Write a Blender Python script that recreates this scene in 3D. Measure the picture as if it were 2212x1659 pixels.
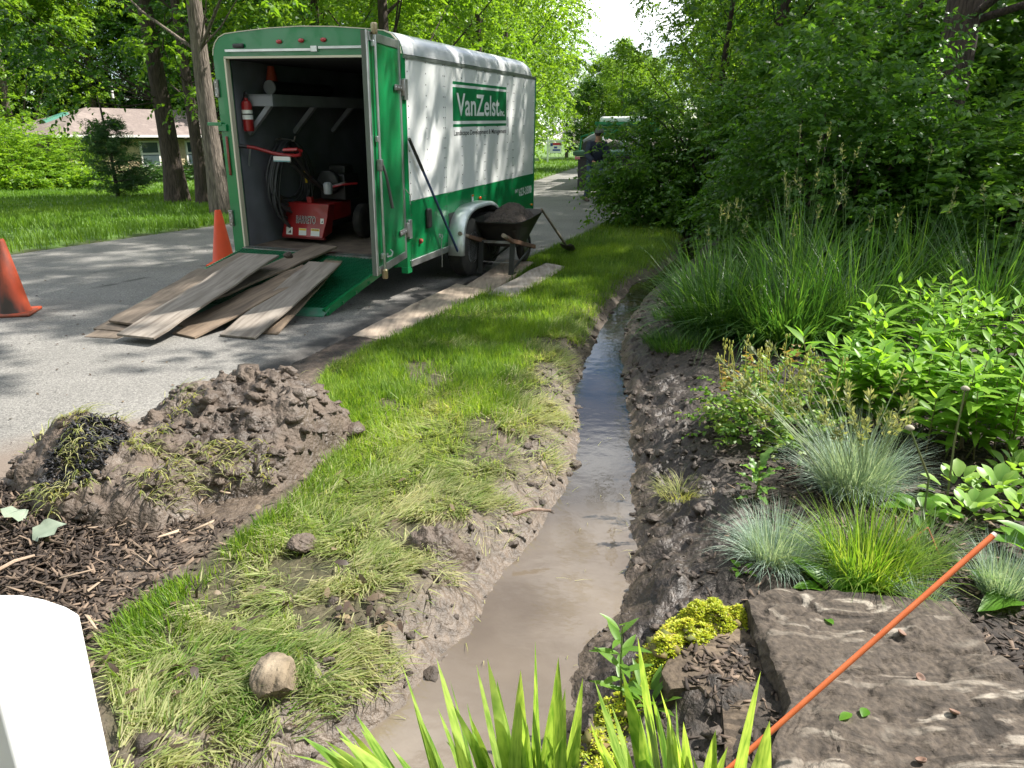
import bpy, math, random
import numpy as np
from mathutils import Matrix, Vector, Euler
random.seed(7); RNG = np.random.default_rng(7)
for o in list(bpy.data.objects): bpy.data.objects.remove(o)
SC = bpy.context.scene; COL = SC.collection
R_ = math.radians
# ---------------------------------------------------------------- camera, sky, sun, exposure
CF, CP, CH = 745.5, 0.320, 1.615          # focal length in px of a 1024 px wide frame, downward pitch, eye height
cd = bpy.data.cameras.new('camera'); cam = bpy.data.objects.new('camera', cd); COL.objects.link(cam)
cd.sensor_width = 36; cd.lens = 36 * CF / 1024; cd.clip_start = 0.05; cd.clip_end = 800
cam.location = (0, 0, CH); cam.rotation_euler = (math.pi / 2 - CP, 0, 0); SC.camera = cam
SUN_EL, SUN_AZ = R_(50), R_(14)            # azimuth from +x towards +y
w = bpy.data.worlds.new('World'); SC.world = w; w.use_nodes = True
nt = w.node_tree; bg = nt.nodes['Background']
sky = nt.nodes.new('ShaderNodeTexSky'); sky.sky_type = 'NISHITA'; sky.sun_disc = False
sky.sun_elevation = SUN_EL; sky.sun_rotation = math.pi / 2 - SUN_AZ
sky.air_density = 1.0; sky.dust_density = 0.25; sky.ozone_density = 2.2
tc = nt.nodes.new('ShaderNodeTexCoord'); mp = nt.nodes.new('ShaderNodeMapping'); mp.inputs['Scale'].default_value = (1, 1, 2.2); mp.inputs['Location'].default_value = (0, 3, 1)
cn = nt.nodes.new('ShaderNodeTexNoise'); cn.inputs['Scale'].default_value = 2.6; cn.inputs['Detail'].default_value = 7
cr = nt.nodes.new('ShaderNodeValToRGB'); cr.color_ramp.elements[0].position = 0.44; cr.color_ramp.elements[1].position = 0.62
mx = nt.nodes.new('ShaderNodeMixRGB'); mx.inputs[2].default_value = (17, 17.3, 17.6, 1)
nt.links.new(tc.outputs['Generated'], mp.inputs[0]); nt.links.new(mp.outputs[0], cn.inputs[0]); nt.links.new(cn.outputs[0], cr.inputs[0])
nt.links.new(cr.outputs[0], mx.inputs[0]); nt.links.new(sky.outputs[0], mx.inputs[1]); nt.links.new(mx.outputs[0], bg.inputs[0])
bg.inputs[1].default_value = 0.065
sl = bpy.data.lights.new('sun', 'SUN'); sl.energy = 5.0; sl.angle = R_(0.53); sl.color = (1.0, 0.955, 0.88)
sun = bpy.data.objects.new('sun', sl); COL.objects.link(sun)
sd = Vector((math.cos(SUN_EL) * math.cos(SUN_AZ), math.cos(SUN_EL) * math.sin(SUN_AZ), math.sin(SUN_EL)))
sun.rotation_euler = sd.to_track_quat('Z', 'Y').to_euler(); sun.location = (30, 5, 40)
vs = SC.view_settings; vs.view_transform = 'Standard'; vs.look = 'None'; vs.gamma = 1; vs.exposure = 1.3; vs.use_curve_mapping = False
SC.render.engine = 'CYCLES'; cy = SC.cycles
cy.max_bounces = 7; cy.diffuse_bounces = 4; cy.glossy_bounces = 3; cy.transmission_bounces = 4; cy.transparent_max_bounces = 6
cy.caustics_reflective = False; cy.caustics_refractive = False; cy.use_denoising = True; cy.sample_clamp_indirect = 6
# ---------------------------------------------------------------- helpers: pixels of the photograph to places on the ground
_rt = np.array([1., 0, 0]); _fw = np.array([0, math.cos(CP), -math.sin(CP)]); _up = np.cross(_rt, _fw)
def ray(x, y): return (x - 512) / CF * _rt - (y - 384) / CF * _up + _fw
def G(px, py, z=0.0):                      # photo position (2212 px wide view) -> point at height z
    d = ray(px * 1024 / 2212, py * 1024 / 2212); t = (z - CH) / d[2]; return np.array([d[0] * t, d[1] * t, z])
def AY(px, py, Y):                         # 1024 px view -> point on the plane y = Y
    d = ray(px, py); t = Y / d[1]; return np.array([d[0] * t, Y, CH + d[2] * t])
# ---------------------------------------------------------------- noise in numpy
_tab = np.random.default_rng(3).random((256, 256))
def vn(x, y, s=0):
    x = np.asarray(x, float) + s * 17.3; y = np.asarray(y, float) + s * 9.7
    xi = np.floor(x).astype(int); yi = np.floor(y).astype(int); fx = x - xi; fy = y - yi
    fx = fx * fx * (3 - 2 * fx); fy = fy * fy * (3 - 2 * fy)
    a = _tab[xi & 255, yi & 255]; b = _tab[(xi + 1) & 255, yi & 255]; c = _tab[xi & 255, (yi + 1) & 255]; d = _tab[(xi + 1) & 255, (yi + 1) & 255]
    return a + (b - a) * fx + (c - a) * fy + (a - b - c + d) * fx * fy
def fbm(x, y, s=0, o=4):
    r = 0; a = .5; x = np.asarray(x, float); y = np.asarray(y, float)
    for i in range(o): r = r + a * (vn(x, y, s + i * 3) - .5); x = x * 2.03; y = y * 2.03; a *= .5
    return r
def worley(x, y, cell, s=0):               # distance to the nearest jittered cell point, in cells
    x = np.asarray(x, float) / cell + s * 7.7; y = np.asarray(y, float) / cell + s * 3.3; xi = np.floor(x).astype(int); yi = np.floor(y).astype(int); d = np.full(x.shape, 9.); hid = np.zeros(x.shape)
    for i in (-1, 0, 1):
        for j in (-1, 0, 1):
            a, b = xi + i, yi + j; px = a + _tab[a & 255, b & 255]; py = b + _tab[(a + 71) & 255, (b + 133) & 255]; q = np.hypot(x - px, y - py); m = q < d; d = np.where(m, q, d); hid = np.where(m, _tab[(a + 19) & 255, (b + 57) & 255], hid)
    return d, hid
def clodh(x, y, cell, s=0):                # rounded lumps of uneven height with creases between them
    x2 = x + .35 * cell * fbm(x / cell, y / cell, s + 1, 2) * 2; y2 = y + .35 * cell * fbm(x / cell, y / cell, s + 9, 2) * 2; d, h = worley(x2, y2, cell, s); return np.sqrt(np.clip(1 - d * d * 1.15, 0, 1)) * (.25 + .75 * h)
def sst(a, b, x): t = np.clip((np.asarray(x, float) - a) / (b - a), 0, 1); return t * t * (3 - 2 * t)
def poly_sd(x, y, poly):                   # signed distance, negative inside
    x = np.asarray(x, float); y = np.asarray(y, float); poly = np.asarray(poly, float); n = len(poly)
    d = np.full(x.shape, 1e9); ins = np.zeros(x.shape, bool)
    for i in range(n):
        ax, ay = poly[i][:2]; bx, by = poly[(i + 1) % n][:2]; ex, ey = bx - ax, by - ay
        t = np.clip(((x - ax) * ex + (y - ay) * ey) / max(ex * ex + ey * ey, 1e-9), 0, 1)
        d = np.minimum(d, (x - ax - t * ex) ** 2 + (y - ay - t * ey) ** 2)
        c = ((ay > y) != (by > y)) & (x < (bx - ax) * (y - ay) / (by - ay + 1e-12) + ax); ins ^= c
    return np.where(ins, -1, 1) * np.sqrt(d)
# ---------------------------------------------------------------- objects
def props(o, label=None, cat=None, group=None, kind=None):
    for k, v in (('label', label), ('category', cat), ('group', group), ('kind', kind)):
        if v: o[k] = v
    return o
def mesh_np(name, V, F, mat=None, parent=None, smooth=False, attrs=None, loc=None):
    V = np.ascontiguousarray(V, np.float32); F = np.ascontiguousarray(F, np.int32); m = bpy.data.meshes.new(name)
    m.vertices.add(len(V)); m.vertices.foreach_set('co', V.ravel()); k = F.shape[1]
    m.loops.add(F.size); m.loops.foreach_set('vertex_index', F.ravel()); m.polygons.add(len(F))
    m.polygons.foreach_set('loop_start', np.arange(0, F.size, k, dtype=np.int32))
    try: m.polygons.foreach_set('loop_total', np.full(len(F), k, np.int32))
    except Exception: pass
    if smooth: m.polygons.foreach_set('use_smooth', np.ones(len(F), bool))
    for an, av in (attrs or {}).items():
        a = m.attributes.new(an, 'FLOAT', 'POINT'); a.data.foreach_set('value', np.ascontiguousarray(av, np.float32))
    m.update(calc_edges=True)
    if mat: m.materials.append(mat)
    o = bpy.data.objects.new(name, m); COL.objects.link(o)
    if parent: o.parent = parent
    if loc is not None: o.location = loc
    return o
def empty(name, loc=(0, 0, 0), rz=0, label=None, cat=None, group=None, mat=None):
    o = bpy.data.objects.new(name, None); COL.objects.link(o); o.empty_display_size = .2
    if mat is not None: o.matrix_world = mat
    else: o.location = loc; o.rotation_euler = (0, 0, rz)
    return props(o, label, cat, group)
def dup(root, loc, rz=0, sc=1.0, label=None, group=None):
    def cp(o, par):
        c = o.copy(); COL.objects.link(c)
        if par: c.parent = par
        for ch in list(o.children): cp(ch, c)
        return c
    r = cp(root, None); r.location = loc; r.rotation_euler = (0, 0, rz); r.scale = (sc, sc, sc) if np.isscalar(sc) else sc
    if label: r['label'] = label
    if group: r['group'] = group
    return r
class S:                                   # collects simple solids, links them as ONE mesh
    def __init__(s): s.v = []; s.f = []
    def add(s, V, F):
        b = len(s.v); s.v += [tuple(map(float, p)) for p in V]; s.f += [tuple(b + i for i in f) for f in F]; return s
    def box(s, c, d, rot=None):
        V = np.array([[x, y, z] for x in (-.5, .5) for y in (-.5, .5) for z in (-.5, .5)]) * np.array(d)
        if rot is not None: V = V @ np.array(rot.to_3x3() if hasattr(rot, 'to_3x3') else rot).T
        return s.add(V + np.array(c), [(0, 1, 3, 2), (4, 6, 7, 5), (0, 4, 5, 1), (2, 3, 7, 6), (0, 2, 6, 4), (1, 5, 7, 3)])
    def bar(s, a, b, wd, th, up=(0, 0, 1)):            # a straight bar from a to b
        a = np.array(a, float); b = np.array(b, float); y = b - a; L = np.linalg.norm(y); y /= L
        x = np.cross(y, up); x /= np.linalg.norm(x); z = np.cross(x, y)
        return s.box((a + b) / 2, (wd, L, th), np.array([x, y, z]).T)
    def tube(s, pts, r, n=8, cap=True, closed=False):
        p = np.array(pts, float); k = len(p); r = np.full(k, r, float) if np.isscalar(r) else np.array(r, float)
        tg = np.gradient(p, axis=0); tg /= np.linalg.norm(tg, axis=1)[:, None] + 1e-12
        u = np.cross(tg[0], (0, 0, 1)); u = np.cross(tg[0], (1, 0, 0)) if np.linalg.norm(u) < .05 else u; V = []
        for i in range(k):
            u = u - tg[i] * (u @ tg[i]); u /= np.linalg.norm(u) + 1e-12; w_ = np.cross(tg[i], u)
            for j in range(n):
                a = 2 * math.pi * j / n; V.append(p[i] + r[i] * (math.cos(a) * u + math.sin(a) * w_))
        F = [(i * n + j, i * n + (j + 1) % n, (i + 1) * n + (j + 1) % n, (i + 1) * n + j) for i in range(k - 1) for j in range(n)]
        if cap: F += [tuple(range(n))[::-1], tuple((k - 1) * n + j for j in range(n))]
        return s.add(V, F)
    def lathe(s, prof, n=20, c=(0, 0, 0), rot=None):   # prof: (r, z)
        V = []
        for r, z in prof:
            for j in range(n): a = 2 * math.pi * j / n; V.append((r * math.cos(a), r * math.sin(a), z))
        F = [(i * n + j, i * n + (j + 1) % n, (i + 1) * n + (j + 1) % n, (i + 1) * n + j) for i in range(len(prof) - 1) for j in range(n)]
        F += [tuple(range(n))[::-1], tuple((len(prof) - 1) * n + j for j in range(n))]
        V = np.array(V)
        if rot is not None: V = V @ np.array(rot.to_3x3() if hasattr(rot, 'to_3x3') else rot).T
        return s.add(V + np.array(c), F)
    def prism(s, poly, axis, a, b):        # polygon in the two other axes, extruded along axis from a to b
        n = len(poly)
        def pt(q, t): return {0: (t, q[0], q[1]), 1: (q[0], t, q[1]), 2: (q[0], q[1], t)}[axis]
        V = [pt(q, a) for q in poly] + [pt(q, b) for q in poly]
        return s.add(V, [tuple(range(n))[::-1], tuple(range(n, 2 * n))] + [(i, (i + 1) % n, n + (i + 1) % n, n + i) for i in range(n)])
    def build(s, name, mat, parent=None, smooth=False, bev=0, loc=None, kind=None, seg=2):
        m = bpy.data.meshes.new(name); m.from_pydata(s.v, [], s.f); m.update()
        if smooth: m.polygons.foreach_set('use_smooth', np.ones(len(m.polygons), bool))
        if mat: m.materials.append(mat)
        o = bpy.data.objects.new(name, m); COL.objects.link(o)
        if parent: o.parent = parent
        if loc is not None: o.location = loc
        if bev:
            md = o.modifiers.new('bevel', 'BEVEL'); md.width = bev; md.segments = seg; md.limit_method = 'ANGLE'
        if smooth == 'auto' or bev:
            m.polygons.foreach_set('use_smooth', np.ones(len(m.polygons), bool))
            try: m.set_sharp_from_angle(angle=R_(40))
            except Exception: pass
        if kind: o['kind'] = kind
        return o
def text(body, name, mat, parent, width, height, mtx, bold=0.0, extrude=.0008):
    c = bpy.data.curves.new(name, 'FONT'); c.body = body; c.size = 1; c.offset = bold; c.extrude = 0; c.align_x = 'LEFT'
    c.resolution_u = 3
    o = bpy.data.objects.new(name, c); COL.objects.link(o); c.materials.append(mat)
    bpy.context.view_layer.update(); bb = np.array(o.bound_box); lo = bb.min(0); hi = bb.max(0); d = hi - lo
    sx = width / d[0]; sy = height / d[1]
    dg = bpy.context.evaluated_depsgraph_get(); me = bpy.data.meshes.new_from_object(o.evaluated_get(dg)); bpy.data.objects.remove(o); me.materials.clear(); me.materials.append(mat)
    o = bpy.data.objects.new(name, me); COL.objects.link(o); o.parent = parent
    o.matrix_local = mtx @ Matrix.Diagonal((sx, sy, 1, 1)) @ Matrix.Translation((-lo[0], -lo[1], 0))
    return o
# ---------------------------------------------------------------- materials
def _n(t, kind, **kw):
    n = t.nodes.new(kind)
    for k, v in kw.items(): n.inputs[k].default_value = v
    return n
def M(name, c, c2=None, scale=6, rough=.6, metal=0, bump=0, bscale=60, stretch=(1, 1, 1), spec=.5, detail=6, lo=.35, hi=.65, rough2=None, bdist=.01, c3=None, scale3=1, lo3=.5, hi3=.7, coat=0):
    m = bpy.data.materials.new(name); m.use_nodes = True; t = m.node_tree; b = t.nodes['Principled BSDF']; L = t.links.new
    b.inputs['Base Color'].default_value = (*c, 1); b.inputs['Roughness'].default_value = rough; b.inputs['Metallic'].default_value = metal
    b.inputs['Specular IOR Level'].default_value = spec; b.inputs['Coat Weight'].default_value = coat
    if c2 or bump:
        tc = t.nodes.new('ShaderNodeTexCoord'); mp = t.nodes.new('ShaderNodeMapping'); mp.inputs['Scale'].default_value = stretch
        oi = t.nodes.new('ShaderNodeObjectInfo'); ad = t.nodes.new('ShaderNodeVectorMath'); ad.operation = 'ADD'
        L(tc.outputs['Object'], ad.inputs[0]); sc = t.nodes.new('ShaderNodeVectorMath'); sc.operation = 'SCALE'; sc.inputs[3].default_value = 3.7
        L(oi.outputs['Location'], sc.inputs[0]); L(sc.outputs[0], ad.inputs[1]); L(ad.outputs[0], mp.inputs[0])
    if c2:
        n = _n(t, 'ShaderNodeTexNoise', Scale=scale, Detail=detail); r = t.nodes.new('ShaderNodeMapRange'); r.inputs[1].default_value = lo; r.inputs[2].default_value = hi
        x = t.nodes.new('ShaderNodeMixRGB'); x.inputs[1].default_value = (*c, 1); x.inputs[2].default_value = (*c2, 1)
        L(mp.outputs[0], n.inputs[0]); L(n.outputs[0], r.inputs[0]); L(r.outputs[0], x.inputs[0]); out = x.outputs[0]
        if rough2 is not None:
            q = t.nodes.new('ShaderNodeMapRange'); q.inputs[3].default_value = rough; q.inputs[4].default_value = rough2; L(r.outputs[0], q.inputs[0]); L(q.outputs[0], b.inputs['Roughness'])
        if c3:
            n3 = _n(t, 'ShaderNodeTexNoise', Scale=scale3, Detail=5); r3 = t.nodes.new('ShaderNodeMapRange'); r3.inputs[1].default_value = lo3; r3.inputs[2].default_value = hi3
            x3 = t.nodes.new('ShaderNodeMixRGB'); x3.inputs[2].default_value = (*c3, 1); L(mp.outputs[0], n3.inputs[0]); L(n3.outputs[0], r3.inputs[0]); L(r3.outputs[0], x3.inputs[0]); L(out, x3.inputs[1]); out = x3.outputs[0]
        L(out, b.inputs['Base Color'])
    if bump:
        n = _n(t, 'ShaderNodeTexNoise', Scale=bscale, Detail=6); bp = t.nodes.new('ShaderNodeBump'); bp.inputs['Strength'].default_value = bump; bp.inputs['Distance'].default_value = bdist
        L(mp.outputs[0], n.inputs[0]); L(n.outputs[0], bp.inputs['Height']); L(bp.outputs[0], b.inputs['Normal'])
    return m
def LEAF(name, c1, c2, trans=.45, dry=None, rough=.45, c3=None, spec=.4, tboost=1.5):
    # per-leaf attribute "rnd" picks between c1 and c2 (and c3); "dry" mixes towards straw
    m = bpy.data.materials.new(name); m.use_nodes = True; t = m.node_tree; b = t.nodes['Principled BSDF']; L = t.links.new; out = t.nodes['Material Output']
    a = t.nodes.new('ShaderNodeAttribute'); a.attribute_name = 'rnd'; r = t.nodes.new('ShaderNodeValToRGB')
    r.color_ramp.elements[0].color = (*c1, 1); r.color_ramp.elements[1].color = (*(c3 or c2), 1)
    if c3: e = r.color_ramp.elements.new(.55); e.color = (*c2, 1)
    L(a.outputs['Fac'], r.inputs[0]); col = r.outputs[0]
    if dry:
        d = t.nodes.new('ShaderNodeAttribute'); d.attribute_name = 'dry'; x = t.nodes.new('ShaderNodeMixRGB'); x.inputs[2].default_value = (*dry, 1)
        L(d.outputs['Fac'], x.inputs[0]); L(col, x.inputs[1]); col = x.outputs[0]
    L(col, b.inputs['Base Color']); b.inputs['Roughness'].default_value = rough; b.inputs['Specular IOR Level'].default_value = spec
    tr = t.nodes.new('ShaderNodeBsdfTranslucent'); g = t.nodes.new('ShaderNodeMixRGB'); g.blend_type = 'MULTIPLY'; g.inputs[0].default_value = 1; g.inputs[2].default_value = (1.15 * tboost, 1.1 * tboost, .55 * tboost, 1)
    L(col, g.inputs[1]); L(g.outputs[0], tr.inputs[0]); mx = t.nodes.new('ShaderNodeMixShader'); mx.inputs[0].default_value = trans
    L(b.outputs[0], mx.inputs[1]); L(tr.outputs[0], mx.inputs[2]); L(mx.outputs[0], out.inputs[0])
    return m
# ---------------------------------------------------------------- plants in numpy
def unit(v): return v / (np.linalg.norm(v, axis=-1, keepdims=True) + 1e-9)
def leaves(P, D, N, Ln, W, rnd, droop=.25, lod=1):
    n = len(P); D = unit(D); N = unit(N - D * (N * D).sum(1, keepdims=True)); Sd = np.cross(D, N)
    Ln = np.broadcast_to(Ln, n)[:, None]; W = np.broadcast_to(W, n)[:, None]; dr = droop * Ln
    if lod == 0:
        V = np.stack([P, P + D * Ln * .45 + Sd * W * .5, P + D * Ln - N * dr, P + D * Ln * .45 - Sd * W * .5], 1); k = 4; T = np.array([[0, 1, 2], [0, 2, 3]])
    else:
        a, b = .28, .66
        V = np.stack([P, P + D * Ln * a + Sd * W * .46 + N * W * .10, P + D * Ln * a - Sd * W * .46 + N * W * .10,
                      P + D * Ln * b + Sd * W * .40 - N * dr * .4, P + D * Ln * b - Sd * W * .40 - N * dr * .4, P + D * Ln - N * dr], 1)
        k = 6; T = np.array([[0, 2, 1], [1, 2, 4], [1, 4, 3], [3, 4, 5]])
    F = (np.arange(n)[:, None, None] * k + T[None]).reshape(-1, 3)
    return V.reshape(-1, 3), F, np.repeat(np.broadcast_to(rnd, n), k)
def shoots(B, D, Ln, k, droop=.35, rng=RNG):
    # nodes along bending shoots: positions, tangents, sides, index along
    n = len(B); D = unit(D); t = (np.arange(k) + .6) / k; Ln = np.broadcast_to(Ln, n)
    g = np.array([0, 0, -1.])
    Pn = B[:, None] + D[:, None] * (t[None, :, None] * Ln[:, None, None]) + g * (droop * Ln[:, None, None] * (t[None, :, None] ** 2))
    Tn = unit(D[:, None] + g * (2 * droop * t[None, :, None])); s0 = unit(np.cross(D, g + rng.normal(0, .25, (n, 3))))
    return Pn, Tn, np.broadcast_to(s0[:, None], Pn.shape), np.broadcast_to(t, (n, k))
def foliage(B, D, Ln, k, leaf, wid, lod=1, droop=.35, pair=True, rng=RNG, jit=.35, rndbase=None, ldroop=.25, updir=.8):
    Pn, Tn, Sn, t = shoots(B, D, Ln, k, droop, rng); n = len(B)
    sides = (1, -1) if pair else (1,); out = []
    rb = rng.random(n) if rndbase is None else rndbase
    for q in sides:
        sg = q if pair else np.where(np.arange(k) % 2, 1, -1)[None, :, None]
        d = Tn * .55 + Sn * sg * .85 + rng.normal(0, jit, Pn.shape); N = np.array([0, 0, updir]) + rng.normal(0, .45, Pn.shape)
        sz = leaf * (1.0 - .35 * t) * rng.uniform(.7, 1.2, t.shape)
        r = np.clip(rb[:, None] * .6 + .35 * rng.random(t.shape) + .12 * t, 0, 1)
        out.append(leaves(Pn.reshape(-1, 3), d.reshape(-1, 3), N.reshape(-1, 3), sz.ravel(), sz.ravel() * wid, r.ravel(), ldroop, lod))
    V = np.concatenate([o[0] for o in out]); off = np.cumsum([0] + [len(o[0]) for o in out[:-1]])
    F = np.concatenate([o[1] + b for o, b in zip(out, off)]); r = np.concatenate([o[2] for o in out])
    return V, F, r
def cat(*parts):
    off = np.cumsum([0] + [len(p[0]) for p in parts[:-1]])
    return (np.concatenate([p[0] for p in parts]), np.concatenate([p[1] + b for p, b in zip(parts, off)])) + tuple(np.concatenate([p[i] for p in parts]) for i in range(2, len(parts[0])))
def blades(P, D, H, W, bend, rnd, seg=2, up=None, twist=None, rng=RNG, lean=None):
    # grass blades: D horizontal lean direction (n,3), H length, bend 0 upright .. 1+ lying over
    n = len(P); H = np.broadcast_to(H, n)[:, None]; W = np.broadcast_to(W, n)[:, None]; bend = np.broadcast_to(bend, n)[:, None]
    D = unit(D); z = np.array([0, 0, 1.]); Sd = np.cross(D, z); tw = rng.normal(0, .5, (n, 1)); Sd = unit(Sd + D * tw); rows = []
    p = P.copy()
    lean0 = np.clip(bend * .35, 0, 1.45) if lean is None else np.broadcast_to(lean, n)[:, None]
    for i in range(seg + 1):
        wd = W * (1 - (i / seg) ** 1.6) * .5
        if i == seg: rows.append(p)
        else: rows += [p + Sd * wd, p - Sd * wd]
        th = np.clip(lean0 + bend * (i + .5) / seg * .9, 0, 2.6)
        p = p + (D * np.sin(th) + z * np.cos(th)) * H / seg
    V = np.stack(rows, 1); k = V.shape[1]; T = []
    for i in range(seg - 1): a = 2 * i; T += [[a, a + 1, a + 3], [a, a + 3, a + 2]]
    a = 2 * (seg - 1); T.append([a, a + 1, a + 2])
    F = (np.arange(n)[:, None, None] * k + np.array(T)[None]).reshape(-1, 3)
    return V.reshape(-1, 3), F, np.repeat(np.broadcast_to(rnd, n), k)
# ================================================================ THE SETTING
_ry = [-8, 0, 2.5, 5.1, 7.5, 8.8, 11.3, 14.5, 19, 28, 45, 70, 84]; _rx = [-6.3, -3.0, -2.35, -1.75, -.95, -.5, .55, 1.75, 3.5, 6.2, 10, 17, 24]
_ly = [-8, 5.5, 10.6, 14.5, 22, 30, 43, 70, 84]; _lx = [-14.5, -9.3, -7.28, -5.65, -2.5, .94, 3.6, 10, 17]
def xr(y): return np.interp(y, _ry, _rx)
def xl(y): return np.interp(y, _ly, _lx)
WZ = -0.12
wl = [(600, 1659), (755, 1600), (860, 1520), (905, 1460), (985, 1395), (1040, 1290), (1120, 1190), (1200, 1080), (1235, 1000), (1250, 930), (1235, 850), (1265, 770), (1310, 680), (1370, 610), (1420, 590)]
wr = [(1210, 1659), (1240, 1480), (1290, 1400), (1340, 1330), (1380, 1200), (1375, 1050), (1370, 940), (1360, 840), (1345, 760), (1360, 700), (1400, 640), (1440, 606)]
WL = np.array([G(*p, WZ)[:2] for p in wl]); WR = np.array([G(*p, WZ)[:2] for p in wr])
WL = np.vstack([[-2.2, .2], [-1.2, 1.2], WL[1:], [2.5, 11.4], [3.1, 13.5]]); WR = np.vstack([[-1.4, -.2], [-.1, 1.1], [.12, 1.5], WR[1:], [2.75, 11.2], [3.5, 13.3]])
WPOLY = np.vstack([WL, WR[::-1]])
def dens(n, rng): return rng.random(n)
def wsd(x, y):
    s = np.full(np.shape(x), 3.0); m = (x > -3.5) & (x < 5.5) & (y > -1) & (y < 16)
    s[m] = poly_sd(x[m], y[m], WPOLY); return s
def zg(x, y, s=None):
    x = np.asarray(x, float); y = np.asarray(y, float)
    if s is None: s = wsd(np.atleast_1d(x), np.atleast_1d(y)).reshape(x.shape)
    right = x > np.interp(y, WR[:, 1], WR[:, 0]) - .05
    base = .02 + .03 * fbm(x * .5, y * .5, 1)
    base = base + np.where(right & (y < 16), .05 + .02 * np.clip(s, 0, 3), 0)
    wv = s + (.08 + .10 * (right & (y < 3.2))) * fbm(x * 6, y * 6, 5, 3)
    h = np.where(wv < 0, WZ - .10 * sst(0, -.25, wv), WZ + (base - WZ) * np.where(right, sst(-.10, .55, wv), sst(-.06, .26, wv)) ** .8)
    rough = sst(.9, .1, np.abs(s)) * np.where(right, 1.55, .5)
    rough = rough + .25 * sst(3, .5, np.abs(s)) * (y < 8) * np.where(right, 1, .5)
    clod = .22 * np.abs(fbm(x * 9, y * 9, 8, 4)) * 2 + .5 * clodh(x, y, .13, 4) + .32 * clodh(x, y, .06, 6) + .10 * fbm(x * 40, y * 40, 3, 2)
    h = h + rough * (.088 * (clod - .30)) * sst(-.05, .08, s)
    far = -.75 * sst(14, 46, np.hypot(x, y)) * sst(-3, -9, x - xl(y) + 0)
    rd = np.minimum(xr(y) - x, x - xl(y)); h = np.where(rd > .12, -.06, np.where(rd > -.05, h * .3 - .02, h))
    return h + far
def zat(x, y): return float(zg(np.array([x]), np.array([y]))[0])
# --- materials of the ground
def ground_mat():
    m = bpy.data.materials.new('soil_and_turf'); m.use_nodes = True; t = m.node_tree; b = t.nodes['Principled BSDF']; L = t.links.new
    tc = t.nodes.new('ShaderNodeTexCoord')
    def at(n): a = t.nodes.new('ShaderNodeAttribute'); a.attribute_name = n; return a.outputs['Fac']
    def noise(s, d=6): n = _n(t, 'ShaderNodeTexNoise', Scale=s, Detail=d); L(tc.outputs['Object'], n.inputs[0]); return n.outputs[0]
    def ramp(i, stops):
        r = t.nodes.new('ShaderNodeValToRGB'); r.color_ramp.elements[0].position = stops[0][0]; r.color_ramp.elements[0].color = (*stops[0][1], 1)
        r.color_ramp.elements[1].position = stops[-1][0]; r.color_ramp.elements[1].color = (*stops[-1][1], 1)
        for p, c in stops[1:-1]: e = r.color_ramp.elements.new(p); e.color = (*c, 1)
        L(i, r.inputs[0]); return r.outputs[0]
    def mix(f, a, c): x = t.nodes.new('ShaderNodeMixRGB'); L(f, x.inputs[0]); L(a, x.inputs[1]); L(c, x.inputs[2]); return x.outputs[0]
    turf = ramp(noise(14), [(.3, (.025, .026, .010)), (.5, (.05, .044, .02)), (.7, (.085, .07, .042))])  # ground under the grass, shadow of the gaps between blades put into its colour
    lawn = ramp(noise(1.3, 9), [(.3, (.055, .115, .014)), (.5, (.075, .145, .018)), (.72, (.10, .17, .028))])
    mud = ramp(noise(22, 9), [(.25, (.036, .026, .019)), (.5, (.088, .066, .049)), (.75, (.145, .11, .083))])
    dark = ramp(noise(30, 8), [(.3, (.012, .0085, .007)), (.55, (.030, .022, .017)), (.75, (.062, .045, .034))])
    c = mix(at('lawn'), turf, lawn); c = mix(at('mud'), c, mud); c = mix(at('dark'), c, dark); L(c, b.inputs['Base Color'])
    r = t.nodes.new('ShaderNodeMapRange'); L(at('mud'), r.inputs[0]); r.inputs[3].default_value = .9; r.inputs[4].default_value = .5; L(r.outputs[0], b.inputs['Roughness'])
    bp = t.nodes.new('ShaderNodeBump'); bp.inputs['Strength'].default_value = .8; bp.inputs['Distance'].default_value = .02; L(noise(45, 8), bp.inputs['Height']); L(bp.outputs[0], b.inputs['Normal'])
    return m
def axis(fine, lo, hi, n):                 # fine spacing inside, growing outside
    a = fine; d0 = a[1] - a[0]; g = np.geomspace(1, (lo if lo else 1), n); return a
def grow(start, d0, end, ratio=1.18):
    out = []; d = d0; p = start
    while abs(p - start) < abs(end - start): d *= ratio; p += d * np.sign(end - start); out.append(p)
    return np.array(out)
fx = np.arange(-3.2, 4.0, .022); fy = np.concatenate([np.arange(1.25, 6.5, .022), np.arange(6.5, 15, .05)])
X = np.concatenate([grow(fx[0], .022, -170, 1.11)[::-1], fx, grow(fx[-1], .022, 170, 1.11)])
Y = np.concatenate([grow(fy[0], .022, -12, 1.12)[::-1], fy, grow(fy[-1], .05, 230, 1.06)])
gx, gy = np.meshgrid(X, Y); shp = gx.shape; gx = gx.ravel(); gy = gy.ravel(); gs = wsd(gx, gy); gz = zg(gx, gy, gs)
ii = np.arange(shp[0] * shp[1]).reshape(shp); GF = np.stack([ii[:-1, :-1], ii[:-1, 1:], ii[1:, 1:], ii[1:, :-1]], -1).reshape(-1, 4)
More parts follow.
